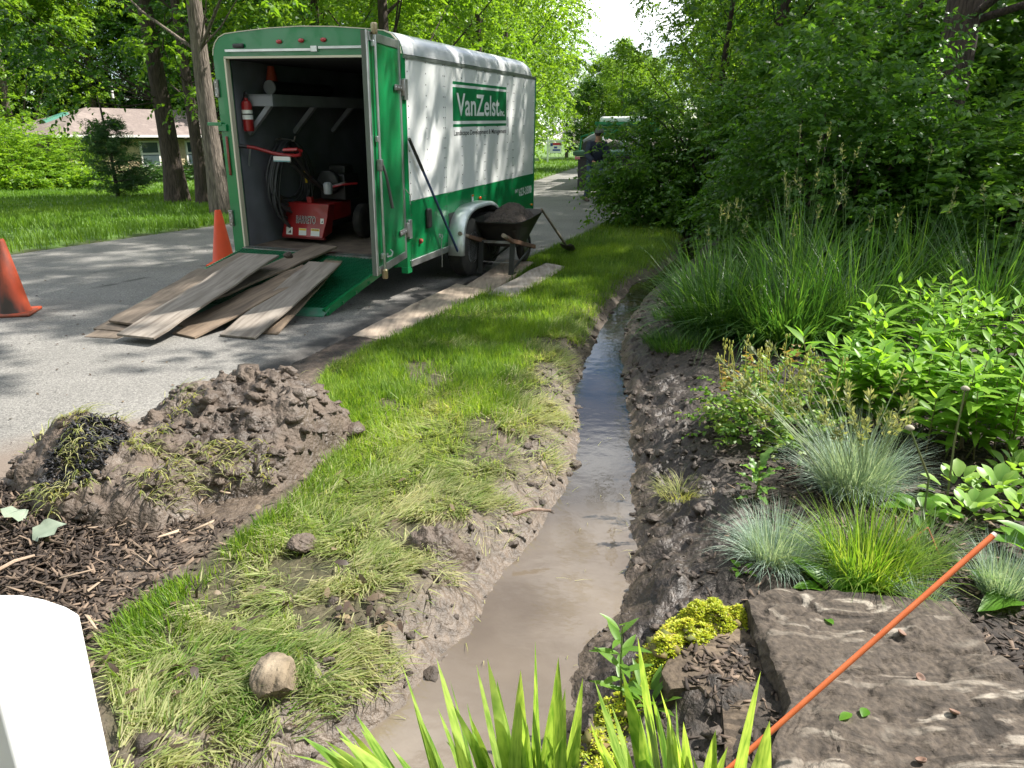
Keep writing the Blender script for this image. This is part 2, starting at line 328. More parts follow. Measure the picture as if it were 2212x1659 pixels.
# where mud, dark bed soil and lawn lie
MG = np.array([G(*p)[:2] for p in [(230, 1659), (200, 1400), (250, 1340), (410, 1250), (480, 1190), (600, 1100), (640, 1060), (770, 945), (690, 870), (640, 800), (700, 760)]])
_ey = list(MG[:8, 1]) + [4.3, 4.65, 5.1, 5.6, 6.2, 6.9, 7.8, 9, 10, 12, 14]; _ex = list(MG[:8, 0]) + [-1.12, -1.30, -1.36, -1.2, -.98, -.70, -.42, -.1, xr(10) + .1, xr(12) + .02, xr(14)]
def edge_x(y): return np.where(y < 14, np.interp(y, _ey, _ex), xr(y)) + .05 * fbm(y * 4, y * 0 + 2, 77)
nz = fbm(gx * 2.2, gy * 2.2, 11, 4); right_g = gx > np.interp(gy, WR[:, 1], WR[:, 0]) - .05
mud = np.maximum(sst(.30, .05, gs + .25 * nz), sst(.02, -.08, gx - edge_x(gy) + .12 * nz) * (gy < 9) * (gx > -4))
mud = np.maximum(mud, sst(.55, .2, gs + .5 * nz) * (right_g & (gy < 14)))
matt = sst(4.6, 3.2, gy + (gx + .5) * -.9 + 1.2 * nz) * sst(-1.3, -.6, gx)     # trampled turf
mud = np.maximum(mud, .9 * sst(.12, .32, nz + .25 * sst(.8, .1, gs) - .1) * (gx > -1.6) * (gx < 1) * (gy < 5) * (gs > 0))
darkm = np.maximum(np.maximum(sst(.32, .75, gs + .25 * nz), .90 * sst(-.02, .12, gs + .1 * nz)) * (right_g & (gx < 14) & (gy < 17)), sst(.22, .12, np.abs(gx - xr(gy) - .10)) * (gy > 4.7) * (gy < 8.8) * (gx < 1))
lawnm = sst(0, .2, xl(gy) - gx) + ((gx > xr(gy)) & (gy > 15)) * 1.0
ground = mesh_np('ground', np.stack([gx, gy, gz], 1), GF, ground_mat(), smooth=True, attrs=dict(mud=mud, dark=darkm, lawn=np.clip(lawnm, 0, 1)))
props(ground, kind='structure')
# --- road
def road_mat():
    m = M('asphalt', (.150, .143, .132), (.205, .195, .178), 90, rough=.85, bump=.7, bscale=170, bdist=.006, detail=3, lo=.42, hi=.6); t = m.node_tree; L = t.links.new; b = t.nodes['Principled BSDF']
    src = b.inputs['Base Color'].links[0].from_socket; tc = t.nodes.new('ShaderNodeTexCoord')
    v = _n(t, 'ShaderNodeTexVoronoi', Scale=105); v.feature = 'F1'; L(tc.outputs['Object'], v.inputs[0]); hs = t.nodes.new('ShaderNodeSeparateColor'); L(v.outputs['Color'], hs.inputs[0])
    r = t.nodes.new('ShaderNodeMapRange'); r.inputs[3].default_value = .6; r.inputs[4].default_value = 1.4; L(hs.outputs[0], r.inputs[0])
    x = t.nodes.new('ShaderNodeMixRGB'); x.blend_type = 'MULTIPLY'; x.inputs[0].default_value = .85; L(src, x.inputs[1]); L(r.outputs[0], x.inputs[2])
    n = _n(t, 'ShaderNodeTexNoise', Scale=.8, Detail=6); L(tc.outputs['Object'], n.inputs[0]); r2 = t.nodes.new('ShaderNodeMapRange'); r2.inputs[1].default_value = .3; r2.inputs[2].default_value = .7; r2.inputs[3].default_value = .78; r2.inputs[4].default_value = 1.12; L(n.outputs[0], r2.inputs[0])
    y = t.nodes.new('ShaderNodeMixRGB'); y.blend_type = 'MULTIPLY'; y.inputs[0].default_value = 1; L(x.outputs[0], y.inputs[1]); L(r2.outputs[0], y.inputs[2]); out = y.outputs[0]
    for an, c in (('tar', (.02, .018, .017)), ('smear', (.15, .115, .09))):
        a = t.nodes.new('ShaderNodeAttribute'); a.attribute_name = an; z = t.nodes.new('ShaderNodeMixRGB'); z.inputs[2].default_value = (*c, 1); L(a.outputs['Fac'], z.inputs[0]); L(out, z.inputs[1]); out = z.outputs[0]
    L(out, b.inputs['Base Color']); return m
ys = np.concatenate([np.arange(-7, 1.5, .25), np.arange(1.5, 12, .045), grow(12, .045, 82, 1.06)]); us = np.concatenate([np.linspace(0, .8, 80)[:-1], np.linspace(.8, 1, 60)])
uu, yy = np.meshgrid(us, ys); xe = xr(yy) + .06 * fbm(yy * 3, yy * 0, 2) * 2; xx = xl(yy) + (xe - xl(yy)) * uu; sh = xx.shape; xx = xx.ravel(); yy = yy.ravel(); uu = uu.ravel()
jj = np.arange(sh[0] * sh[1]).reshape(sh); RF = np.stack([jj[:-1, :-1], jj[:-1, 1:], jj[1:, 1:], jj[1:, :-1]], -1).reshape(-1, 4)
cu = np.interp(yy, [0, 7, 10, 30], [.46, .47, .48, .5]) + .004 * fbm(yy * 2, 0 * yy, 4); ed = (1 - uu) * (xr(yy) - xl(yy))
tar = .8 * sst(.012, .004, np.abs((uu - cu) * 6.5 + .05 * fbm(yy * 6, yy * 0, 9))) * (vn(yy * 3, 0 * yy, 3) > .25)
tar = np.maximum(tar, .85 * sst(.30, .08, ed + .25 * fbm(xx * 5, yy * 5, 6)) * sst(4.4, 5.2, yy) * sst(10, 8.5, yy))
sm = np.maximum(.9 * sst(.6, .25, np.hypot((xx + 1.9) * .75, yy - 3.6) - .32 + .6 * fbm(xx * 2, yy * 2, 12)), .9 * sst(-2.75, -2.3, xx + .5 * fbm(xx * 2, yy * 2, 12)) * sst(3.1, 2.7, yy + .4 * fbm(xx * 2, yy * 2, 14)))
road = mesh_np('road', np.stack([xx, yy, .004 + .012 * np.sin(np.pi * uu) - .016 * sst(.1, 0, ed)], 1), RF, road_mat(), smooth=True, attrs=dict(tar=tar, smear=np.clip(sm, 0, 1))); props(road, kind='structure')
# --- muddy ditch water
def water_mat():
    m = bpy.data.materials.new('muddy_water'); m.use_nodes = True; t = m.node_tree; b = t.nodes['Principled BSDF']; L = t.links.new
    tc = t.nodes.new('ShaderNodeTexCoord'); n = _n(t, 'ShaderNodeTexNoise', Scale=2.2, Detail=7); L(tc.outputs['Object'], n.inputs[0]); r = t.nodes.new('ShaderNodeValToRGB')
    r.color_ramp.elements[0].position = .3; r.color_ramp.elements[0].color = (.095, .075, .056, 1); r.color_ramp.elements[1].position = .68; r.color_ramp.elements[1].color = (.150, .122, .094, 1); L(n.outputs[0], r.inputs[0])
    a = t.nodes.new('ShaderNodeAttribute'); a.attribute_name = 'clear'; x = t.nodes.new('ShaderNodeMixRGB'); x.inputs[2].default_value = (.022, .017, .012, 1); L(a.outputs['Fac'], x.inputs[0]); L(r.outputs[0], x.inputs[1]); L(x.outputs[0], b.inputs['Base Color'])  # far water mixes to near black: thicket shade put into the base colour
    b.inputs['Roughness'].default_value = .03; b.inputs['IOR'].default_value = 1.5; b.inputs['Specular IOR Level'].default_value = .55
    w1 = _n(t, 'ShaderNodeTexNoise', Scale=9, Detail=4); mp = t.nodes.new('ShaderNodeMapping'); mp.inputs['Scale'].default_value = (1, 1, 1); L(tc.outputs['Object'], mp.inputs[0]); L(mp.outputs[0], w1.inputs[0])
    bp = t.nodes.new('ShaderNodeBump'); bp.inputs['Strength'].default_value = .07; bp.inputs['Distance'].default_value = .02; L(w1.outputs[0], bp.inputs['Height']); L(bp.outputs[0], b.inputs['Normal']); return m
wx, wy = np.meshgrid(np.arange(-2.6, 4.4, .06), np.arange(-.5, 14, .06)); wsh = wx.shape; wx = wx.ravel(); wy = wy.ravel(); wd = wsd(wx, wy)
kk = np.arange(wsh[0] * wsh[1]).reshape(wsh); WF = np.stack([kk[:-1, :-1], kk[:-1, 1:], kk[1:, 1:], kk[1:, :-1]], -1).reshape(-1, 4); keep = (wd[WF] < .35).any(1); WF = WF[keep]; used, inv = np.unique(WF, return_inverse=True)
water = mesh_np('ditch_water', np.stack([wx, wy, wx * 0 + WZ], 1)[used], inv.reshape(WF.shape), water_mat(), smooth=True, attrs=dict(clear=sst(2.7, 4.0, wy[used] + .6 * fbm(wx[used] * 2, wy[used] * 2, 3)))); props(water, kind='structure')  # mask for the painted shade, growing away from the camera
# ---------------------------------------------------------------- grass
GRASS = LEAF('grass_blades', (.05, .13, .012), (.12, .235, .018), .45, dry=(.47, .44, .26), c3=(.23, .35, .03), rough=.5, spec=.3)
BPX = [[(762, 722), (835, 736), (1058, 628), (985, 612)], [(1005, 618), (1065, 626), (1158, 566), (1095, 560)], [(1050, 634), (1112, 642), (1221, 577), (1180, 567)], [(1300, 452), (1330, 449), (1420, 476), (1396, 486)], [(1335, 456), (1400, 452), (1440, 470), (1418, 474)]]
BPOLY = [np.array([G(*q, .03)[:2] for q in b]) for b in BPX]
def strip_points(n, y0, y1, rng):
    y = y0 + (y1 - y0) * rng.random(n); x = rng.uniform(-1.5, 4.5, n); s = wsd(x, y); left = x < np.interp(y, WL[:, 1], WL[:, 0])
    k = (x > edge_x(y) + .03) & left & (s > .03); x, y, s = x[k], y[k], s[k]
    for b in BPOLY: k = poly_sd(x, y, b) > .015; x, y, s = x[k], y[k], s[k]
    return x, y, s
def grow_grass(x, y, s, rng, Hm, Wm, seg=2, wild=0):
    n = len(x); nz = fbm(x * 2.2, y * 2.2, 11, 4); flow = 6.0 * fbm(x * 1.3, y * 1.3, 21, 3) - .7
    mt = np.clip(sst(5.0, 3.4, y - (x + .5) * .9 + 2.6 * nz) * sst(-1.15, -.6, x + .12 * (3.2 - y) + .5 * nz) + sst(.55, .12, s) * sst(8, 5, y) * .9, 0, 1)
    mt = np.clip(mt + .7 * sst(2.9, 2.1, y + .9 * nz) * sst(-1.25, -1.0, x), 0, 1)
    mt = np.clip(mt + .6 * sst(.05, .25, fbm(x * 1.8, y * 1.8, 31, 3)) * (y < 8), 0, 1)
    bare = rng.random(n) < (.94 * sst(-.01, .16, fbm(x * 3.4, y * 3.4, 12, 4) + .26 * sst(.7, .05, s) - .08 - .3 * sst(2.3, 1.7, y)) * (y < 6)); bare |= rng.random(n) < .85 * sst(.16, .02, s + .1 * nz); kp = ~bare
    x, y, s, mt, flow = x[kp], y[kp], s[kp], mt[kp], flow[kp]; n = len(x)
    _, cid = worley(x, y, .11, 5); ang = flow + (cid - .5) * 3.2 + rng.normal(0, .38 + .8 * (1 - mt), n); D = np.stack([np.cos(ang), np.sin(ang), np.zeros(n)], 1)
    flat = rng.random(n) < mt * .92
    H = Hm * rng.uniform(.55, 1.25, n) * np.where(flat, 1.2, 1) * (1 + .25 * fbm(x * 3, y * 3, 40)); bend = np.where(flat, rng.uniform(1.3, 1.75, n), rng.uniform(.1, .9, n))
    lean = np.where(flat, rng.uniform(.95, 1.5, n), rng.uniform(0, .45, n)); bend = np.where(flat, rng.uniform(-.1, .45, n), bend)
    z = zg(x, y, s) - .005 + np.where(flat, rng.random(n) * .03, 0)
    rnd = np.clip(.45 + 1.3 * fbm(x * 1.6, y * 1.6, 50) + rng.normal(0, .27, n), 0, 1); dry = np.clip(np.where(flat, np.clip(rng.uniform(.3, 1.05, n) + 1.1 * fbm(x * 3.1, y * 3.1, 55, 3) - .1, 0, 1), rng.uniform(-.1, .2, n) + .2 * mt), 0, 1)
    V, F, r = blades(np.stack([x, y, z], 1), D, H, Wm * rng.uniform(.45, 1.0, n) * np.where(rng.random(n) < .22, 1.8, 1), bend, rnd, seg, rng=rng, lean=lean); return V, F, r, np.repeat(dry, len(V) // n)
g1 = np.random.default_rng(1); parts = []
parts.append(grow_grass(*strip_points(230000, 1.2, 3.4, g1), g1, .074, .0054))
parts.append(grow_grass(*strip_points(270000, 3.4, 6.5, g1), g1, .090, .0060))
parts.append(grow_grass(*strip_points(170000, 6.5, 12, g1), g1, .10, .007)); parts.append(grow_grass(*strip_points(50000, 12, 18, g1), g1, .11, .012))
V, F, r, d = cat(*parts); turf = mesh_np('grass', V, F, GRASS, attrs=dict(rnd=r, dry=d)); props(turf, 'strip of bright and trampled grass between the road and the ditch', 'grass', kind='stuff')
NB = len(F)
# lawn across the road, and the verge past the trailer
def lawn_points(n, y0, y1, x0, x1, rng):
    y = y0 + (y1 - y0) * rng.random(n) ** 1.5; x = rng.uniform(x0, x1, n); k = (x < xl(y) - .02) & (x > -1.05 * y - 1); return x[k], y[k]
LAWN = LEAF('lawn_blades', (.06, .135, .012), (.095, .19, .016), .4, c3=(.16, .26, .03), rough=.5, spec=.3); ps = []
for n, y0, y1, h, wd_ in ((120000, 6, 18, .15, .016), (90000, 14, 34, .13, .026)):
    x, y = lawn_points(n, y0, y1, -34, 1, g1); n = len(x); a = g1.uniform(0, 6.28, n); e = sst(1.6, .2, xl(y) - x)
    ps.append(blades(np.stack([x, y, zg(x, y, np.full(n, 3.))], 1), np.stack([np.cos(a), np.sin(a), 0 * a], 1), h * g1.uniform(.4, 1.2, n) * (.65 + .5 * vn(x * .7, y * .7, 5) + .5 * e), wd_ * g1.uniform(.6, 1.2, n), g1.uniform(.1, .9, n), np.clip(vn(x * .4, y * .4, 8) * .7 + g1.random(n) * .4, 0, 1), 2, rng=g1))
x, y = lawn_points(50000, 30, 62, -44, 6, g1); n = len(x); a = g1.uniform(0, 6.28, n); ps.append(blades(np.stack([x, y, zg(x, y, np.full(n, 3.))], 1), np.stack([np.cos(a), np.sin(a), 0 * a], 1), .16 * g1.uniform(.4, 1.2, n), .05, g1.uniform(.1, .9, n), np.clip(vn(x * .4, y * .4, 8) * .7 + g1.random(n) * .4, 0, 1), 1, rng=g1))
y = g1.uniform(19, 45, 40000); x = g1.uniform(-1, 14, 40000); k = (x > xr(y) + .1); x, y = x[k], y[k]; n = len(x); a = g1.uniform(0, 6.28, n)
ps.append(blades(np.stack([x, y, zg(x, y, np.full(n, 3.))], 1), np.stack([np.cos(a), np.sin(a), 0 * a], 1), .16 * g1.uniform(.4, 1.2, n), .03, g1.uniform(.1, .9, n), g1.random(n), 1, rng=g1))
V, F, r = cat(*ps); props(mesh_np('lawn_grass', V, F, LAWN, attrs=dict(rnd=r)), 'mown lawn across the road under the trees', 'grass', kind='stuff')
print('grass tris', NB, len(F))
# ================================================================ THE TRAILER
GREEN = M('green_paint', (.006, .20, .062), (.005, .17, .052), 2, rough=.28, spec=.5, coat=.3, c3=(.02, .16, .06), scale3=3, lo3=.55, hi3=.9)
WHITE = M('white_paint', (.80, .81, .80), (.70, .72, .70), 1.5, rough=.3, coat=.25, stretch=(1, 1, .35), c3=(.58, .58, .54), scale3=3, lo3=.58, hi3=.9)
SILVER = M('aluminium', (.62, .63, .64), (.45, .46, .47), 6, rough=.32, metal=.85); CREAM = M('cream_trim', (.62, .58, .45), rough=.5)
STEEL = M('worn_steel', (.33, .33, .34), (.2, .18, .16), 14, rough=.4, metal=.7); BLACK = M('black_plastic', (.018, .018, .018), (.03, .03, .03), 20, rough=.45)
RUBBER = M('rubber', (.02, .02, .02), (.045, .04, .035), 9, rough=.85, bump=.3, bscale=40); REDP = M('red_lens', (.35, .012, .01), rough=.15, coat=.6); AMBER = M('amber_lens', (.8, .22, .01), rough=.2, coat=.5)
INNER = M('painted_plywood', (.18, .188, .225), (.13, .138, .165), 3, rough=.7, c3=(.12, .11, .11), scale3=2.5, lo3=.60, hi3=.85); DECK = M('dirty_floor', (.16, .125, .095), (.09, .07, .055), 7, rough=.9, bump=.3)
DARKM = M('shaded_wall', (.014, .014, .015), (.009, .009, .010), 4, rough=.8); PRINTW = M('white_print', (.75, .76, .74), rough=.45); PRINTB = M('black_print', (.02, .022, .025), rough=.5); PRINTG = M('green_print', (.005, .17, .055), rough=.4)  # back, right and ceiling linings: the trailer's inner shade put into a near-black colour
RED = M('red_paint', (.32, .012, .014), (.22, .012, .012), 5, rough=.35, coat=.3)
ta = np.array([math.sin(.325) * math.cos(.021), math.cos(.325) * math.cos(.021), math.sin(.021)]); tn = np.array([-math.cos(.325) * math.cos(.021), math.sin(.325) * math.cos(.021), math.sin(.021)])
ta /= np.linalg.norm(ta); tn -= ta * (ta @ tn); tn /= np.linalg.norm(tn); tu = np.cross(ta, tn); TB = np.array([-1.077, 7.735, 0.])
TM = Matrix([[-tn[i], ta[i], tu[i], TB[i]] for i in range(3)] + [[0, 0, 0, 1]])
def TW(x, y, z): return TB - tn * x + ta * y + tu * z
T = empty('cargo_trailer', mat=TM, label='green and white box trailer with its rear door swung open, parked on the road', cat='trailer')
W = 2.13; LT = 4.36
prof = [(0, 2.362), (-.012, 2.42), (-.04, 2.48), (-.09, 2.53), (-.17, 2.562), (-.35, 2.58), (-.7, 2.605), (-1.065, 2.615)]; prof = prof + [(-W - x, z) for x, z in prof[-2::-1]]
# roof: lofted along the body, rounded over at the nose
s = S(); V = []; ysr = [(.03, 0, 1), (4.0, 0, 1), (4.18, .02, .995), (4.28, .06, .985), (4.34, .12, .98), (4.37, .22, .975)]
for yv, dz, k in ysr:
    for x, z in prof: V.append(((x + W / 2) * (1.004 * k) - W / 2, yv, 2.34 + max(z + .004 - dz - 2.34, 0)))
np_ = len(prof); s.add(V, [(i * np_ + j, i * np_ + j + 1, (i + 1) * np_ + j + 1, (i + 1) * np_ + j) for i in range(len(ysr) - 1) for j in range(np_ - 1)])
rf = s.build('roof', M('roof_sheet', (.66, .67, .68), (.5, .51, .52), 3, rough=.3, metal=.25), T, smooth=True)
s = S()
for sx in (.006, -W - .006): s.box((sx, 2.19, 2.345), (.014, 4.33, .03))
s.build('roof_trim', SILVER, rf)
# rear frame
fr = S(); yb0, yb1 = -.02, .07
hdr = [(x, z) for x, z in prof] + [(-2.0, 2.40), (-.12, 2.405)]
top = [(0, 2.362)] + prof[1:-1] + [(-W, 2.362)]; xs_ = [p[0] for p in top]
for i in range(len(top) - 1):
    a, b = top[i], top[i + 1]; fr.prism([(a[0], a[1]), (b[0], b[1]), (b[0], 2.36 if i else 2.355), (a[0], 2.36 if i else 2.355)], 1, yb0, yb1)
fr.box((-1.065, (yb0 + yb1) / 2, 2.375 + .0), (W - .02, yb1 - yb0 - .004, .05))
fr.box((-.06, .025, 1.345), (.12, .09, 2.03)); fr.box((-W + .065, .025, 1.345), (.13, .09, 2.03)); fr.box((-1.065, .025, .355), (W - .25, .09, .07))
frame = fr.build('rear_frame', GREEN, T)
s = S()
for a, b in zip(prof[:-1], prof[1:]): s.bar((a[0], -.012, a[1] + .004), (b[0], -.012, b[1] + .004), .03, .008)
s.build('edge_trim', CREAM, frame)
s = S(); s.box((-1.987, .0, 1.36), (.02, .06, 1.97)); s.box((-1.06, .0, 2.345), (1.87, .06, .02)); s.build('opening_trim', CREAM, frame)
s = S(); s.box((-1.46, -.035, 2.408), (1.0, .025, .022)); s.box((-.62, -.035, 2.425), (.5, .025, .022)); s.box((-.92, -.035, 2.415), (.07, .03, .05)); s.build('drip_rail', SILVER, frame)
s = S(); s.box((-1.06, -.005, .405), (1.85, .14, .03)); s.build('door_sill', STEEL, frame)
for x, z in ((-1.321, 2.483), (-1.068, 2.49), (-.817, 2.493)):
    L_ = S().lathe([(.0, -.012), (.032, -.010), (.034, 0), (.028, .012), (.012, .018)], 14, (x, -.03, z), Matrix.Diagonal((1, 1, .62)) @ Euler((R_(90), 0, 0)).to_matrix()); o = L_.build('marker_light', REDP, frame, smooth=True); o.scale = (1, 1, 1)
s = S(); s.box((-1.80, -.035, 2.452), (.13, .03, .04)); s.build('dome_light', BLACK, frame, bev=.012)
s = S(); s.box((-2.07, -.03, 1.38), (.032, .02, .40)); s.build('tail_light', M('dark_red_lens', (.16, .02, .012), rough=.25, coat=.4), frame, bev=.014)
for z in (2.05, .725):
    h = S().box((-2.12, -.03, z), (.05, .03, .17)).build('hinge', STEEL, frame, bev=.005)
    b = S()
    for dz in (-.06, 0, .06): b.lathe([(.008, 0), (.008, .008)], 6, (-2.115, -.045, z + dz), Euler((R_(90), 0, 0)).to_matrix())
    b.build('bolts', SILVER, h, kind='stuff')
s = S(); s.box((-2.10, -.03, 1.665), (.10, .03, .07)); s.box((-2.19, -.035, 1.70), (.18, .03, .035)); s.build('door_holder', GREEN, frame, bev=.004)
s = S()
for x in (-.03, -W + .03): s.box((x, .02, .30), (.07, .10, .06))
s.build('corner_feet', GREEN, frame, kind='stuff')
# side: white and green panels with open joints, on the right side
seams = [.075, 1.022, 2.212, 3.330, 4.345]
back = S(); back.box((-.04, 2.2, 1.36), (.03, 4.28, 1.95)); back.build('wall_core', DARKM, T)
for a, b in zip(seams[:-1], seams[1:]):
    S().box((-.012, (a + b) / 2, 1.668), (.024, b - a - .006, 1.348)).build('side_panel', WHITE, T, bev=.002, seg=1)
    o = S().box((-.012, (a + b) / 2, .692), (.024, b - a - .006, .598)).build('side_panel', GREEN, T, bev=.002, seg=1); o['label'] = 'green lower side panel'
s = S()
for yv in list(np.arange(.11, 4.34, .002)[[0, 210, 430, 452, 690, 930, 1060, 1082, 1300, 1500, 1612, 1634, 1860, 2090]]):
    for z in np.arange(.43, 2.34, .105): s.lathe([(.0075, 0), (.006, .003), (.002, .0045)], 6, (0.0, yv, z), Euler((0, R_(90), 0)).to_matrix())
s.build('rivets', M('rivet_metal', (.12, .12, .12), rough=.5, metal=.5), T, kind='stuff')
S().box((.006, 2.2, .362), (.02, 4.3, .07)).build('skirt_rail', SILVER, T, bev=.004)
S().box((-W + .01, 2.2, 1.345), (.02, 4.3, 1.99)).build('left_wall', WHITE, T)
S().box((-1.065, 4.335, 1.345), (W - .02, .03, 1.99)).build('front_wall', WHITE, T); S().box((-.02, 4.36, 1.345), (.06, .04, 2.0)).build('corner_post', GREEN, T, bev=.01)
S().box((-1.03, 2.2, .385), (1.99, 4.25, .03)).build('cargo_floor', DECK, T)
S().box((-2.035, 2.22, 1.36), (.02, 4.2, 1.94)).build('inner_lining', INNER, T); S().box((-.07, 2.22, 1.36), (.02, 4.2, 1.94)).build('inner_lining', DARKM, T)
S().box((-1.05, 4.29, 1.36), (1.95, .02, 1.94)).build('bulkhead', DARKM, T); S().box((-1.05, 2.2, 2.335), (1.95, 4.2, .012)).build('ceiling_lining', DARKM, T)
S().box((-1.05, 2.2, .30), (1.2, 4.2, .10)).build('chassis', BLACK, T); S().bar((-1.065, 4.3, .33), (-1.065, 5.4, .36), .09, .09).bar((-.4, 4.2, .33), (-1.065, 5.3, .36), .07, .07).bar((-1.7, 4.2, .33), (-1.065, 5.3, .36), .07, .07).build('drawbar', BLACK, T)
# lower plate of the side: vent, tag light, hook, lights
v = S().box((.022, .479, .777), (.045, .10, .21)).build('side_vent', BLACK, T, bev=.02, seg=3)
s = S(); s.box((.012, .283, .56), (.024, .05, .055)); o = s.build('side_reflector', REDP, T, bev=.01); S().lathe([(.0, 0), (.02, 0), (.022, .01), (.012, .016)], 10, (.02, .283, .565), Euler((0, R_(90), 0)).to_matrix()).build('lens', M('pink_lens', (.5, .12, .1), rough=.2), o, smooth=True)
s = S(); s.lathe([(.022, 0), (.022, .006)], 10, (.0, .803, .545), Euler((0, R_(90), 0)).to_matrix()); s.tube([(.006, .803, .55), (.03, .80, .56), (.04, .795, .54), (.03, .79, .51)], .007, 6); hk = s.build('catch', SILVER, T, smooth='auto')
S().tube([(.03, .795, .51), (.02, .80, .40), (.02, .815, .28), (.015, .82, .19)], .004, 5).build('cord', M('grey_cord', (.4, .39, .37), rough=.8), hk)
S().box((.012, 4.26, .54), (.024, .05, .03)).build('side_marker', AMBER, T, bev=.008)
# fender over the tandem wheels
fen = S(); N_ = 26; prf = []
for i in range(N_ + 1):
    a = math.pi * i / N_; c, q = math.cos(a), max(math.sin(a), 0.0); prf.append((1.74 - .70 * math.copysign(abs(c) ** .62, c), .285 + .535 * q ** .62))
FW = .175; Vv = []; st = [(0.0, 0), (FW - .02, 0), (FW, -.012), (FW + .004, -.045)]
for (yv, z) in prf:
    cy_, cz_ = 1.74, .285
    for xo, ins in st:
        k = 1 + ins / .55; Vv.append((xo, cy_ + (yv - cy_) * k, cz_ + (z - cz_) * k))
fen.add(Vv, [(i * 4 + j, (i + 1) * 4 + j, (i + 1) * 4 + j + 1, i * 4 + j + 1) for i in range(N_) for j in range(3)]); o = fen.build('fender', M('brushed_aluminium', (.70, .75, .75), (.6, .66, .66), 5, rough=.3, metal=.3, stretch=(1, 1, .2)), T, smooth=True); md = o.modifiers.new('thick', 'SOLIDIFY'); md.thickness = .006
S().box((.012, 2.05, .845), (.02, .06, .03)).build('fender_marker', M('orange_lens', (.7, .08, .01), rough=.2), o, bev=.006)
S().box((.008, 1.80, .865), (.004, .055, .085)).build('weight_tag', PRINTW, o); S().box((.0115, 1.80, .895), (.003, .055, .02)).build('tag_header', AMBER, o)
S().box((-.006, 1.74, .5), (.02, 1.35, .52)).build('wheel_well', BLACK, T)
for yv in (1.40, 2.09):
    ro = Euler((0, R_(90), 0)).to_matrix(); wh = S().lathe([(.14, -.10), (.30, -.10), (.335, -.075), (.343, 0), (.335, .075), (.30, .10), (.19, .10)], 30, (.075, yv, .335), ro).build('wheel', RUBBER, T, smooth='auto')
    S().lathe([(.19, .10), (.185, .06), (.10, .05), (.09, .085), (.04, .09)], 24, (.075, yv, .335), ro).build('rim', M('wheel_steel', (.35, .36, .37), rough=.4, metal=.4), wh, smooth='auto')
# lettering (flat print, 1-2 mm proud of the panels)
def side(y, z, x=.0015): return Matrix([[0, 0, 1, x], [1, 0, 0, y], [0, 1, 0, z], [0, 0, 0, 1]])
lg = S().box((.001, 2.14, 1.938), (.0016, 1.82, .355)).build('logo_panel', PRINTG, T)
S().box((.001, 2.14, 2.160), (.0016, 1.82, .03)).box((.001, 2.14, 1.711), (.0016, 1.82, .03)).build('logo_stripe', PRINTG, lg)
text('VanZelst', 'lettering', PRINTW, T, 1.44, .245, side(1.335, 1.812, .003), .018); text('inc.', 'lettering', PRINTW, T, .20, .085, side(2.79, 1.815, .003), .03)
text('Landscape Development & Management', 'lettering', PRINTB, T, 1.80, .075, side(1.25, 1.585, .002), .012)
text('623-3580', 'lettering', PRINTW, T, .60, .115, side(3.66, .715, .002), .02); text('(847)', 'lettering', PRINTW, T, .16, .06, side(3.47, .765, .002), .015)
text('VanZelst.com', 'lettering', PRINTW, T, .80, .085, side(3.46, .415, .002), .02)
# open rear door
ang = R_(100); dm = Matrix.Translation((-.02, -.045, 0)) @ Matrix([[-math.cos(ang), math.sin(ang), 0, 0], [-math.sin(ang), -math.cos(ang), 0, 0], [0, 0, 1, 0], [0, 0, 0, 1]])
dr = S().box((.475, 0, 1.455), (.95, .04, 2.03)).build('rear_door', GREEN, T, bev=.003); dr.matrix_local = dm       # local u = x, outer face at y = +.02
OS = 1
def do(s_, n, m, **k): o = s_.build(n, m, dr, **k); return o
F_ = .0235 * OS
do(S().box((.930, F_, 1.455), (.045, .012, 2.035)).box((.47, F_, 2.435), (.84, .012, .07)).box((.47, F_, .475), (.84, .012, .07)).box((.022, F_, 1.455), (.042, .012, 2.03)), 'door_trim', SILVER, bev=.002)
do(S().box((.954, 0, 1.455), (.010, .036, 2.03)), 'door_seal', M('seal', (.10, .12, .10), rough=.7))
lk = do(S().tube([(.82, F_ + .03, .43), (.82, F_ + .03, 2.52)], .0145, 10), 'lock_rod', SILVER, smooth='auto')
S().lathe([(.022, -.05), (.028, -.04), (.028, .03), (.018, .04)], 10, (.82, F_ + .03, .44)).build('cam_end', M('brass_cam', (.45, .36, .22), rough=.4, metal=.8), lk, smooth='auto')
S().lathe([(.022, -.05), (.028, -.04), (.028, .03), (.018, .04)], 10, (.82, F_ + .03, 2.50)).build('cam_end', M('brass_cam2', (.4, .33, .22), rough=.45, metal=.8), lk, smooth='auto')
gd = S()
for z in (.6, 1.62, 2.38): gd.box((.82, F_ + .018, z), (.07, .03, .05))
gd.build('rod_guides', SILVER, lk, bev=.005, kind='stuff')
hd = S().box((.82, F_ + .03, 1.40), (.05, .05, .10)).build('handle_bracket', STEEL, lk, bev=.006)
S().tube([(.82, F_ + .055, 1.40), (.80, F_ + .07, 1.33), (.775, F_ + .075, 1.27), (.74, F_ + .08, 1.16), (.69, F_ + .085, 1.02)], [.012, .012, .012, .014, .016], 8).build('handle', M('handle_grip', (.09, .09, .09), rough=.5), lk, smooth='auto')
for z in (2.06, .72):
    h = do(S().bar((.0, F_ + .012, z), (.24, F_ + .012, z), .05, .012, up=(0, 1, 0)).lathe([(.02, -.07), (.02, .07)], 10, (-.005, F_ + .012, z)), 'hinge', STEEL, bev=.003)
    b = S()
    for u_ in (.05, .13, .21): b.lathe([(.009, 0), (.007, .006)], 6, (u_, F_ + .018, z), Euler((R_(-90), 0, 0)).to_matrix())
    b.build('bolts', SILVER, h, kind='stuff')
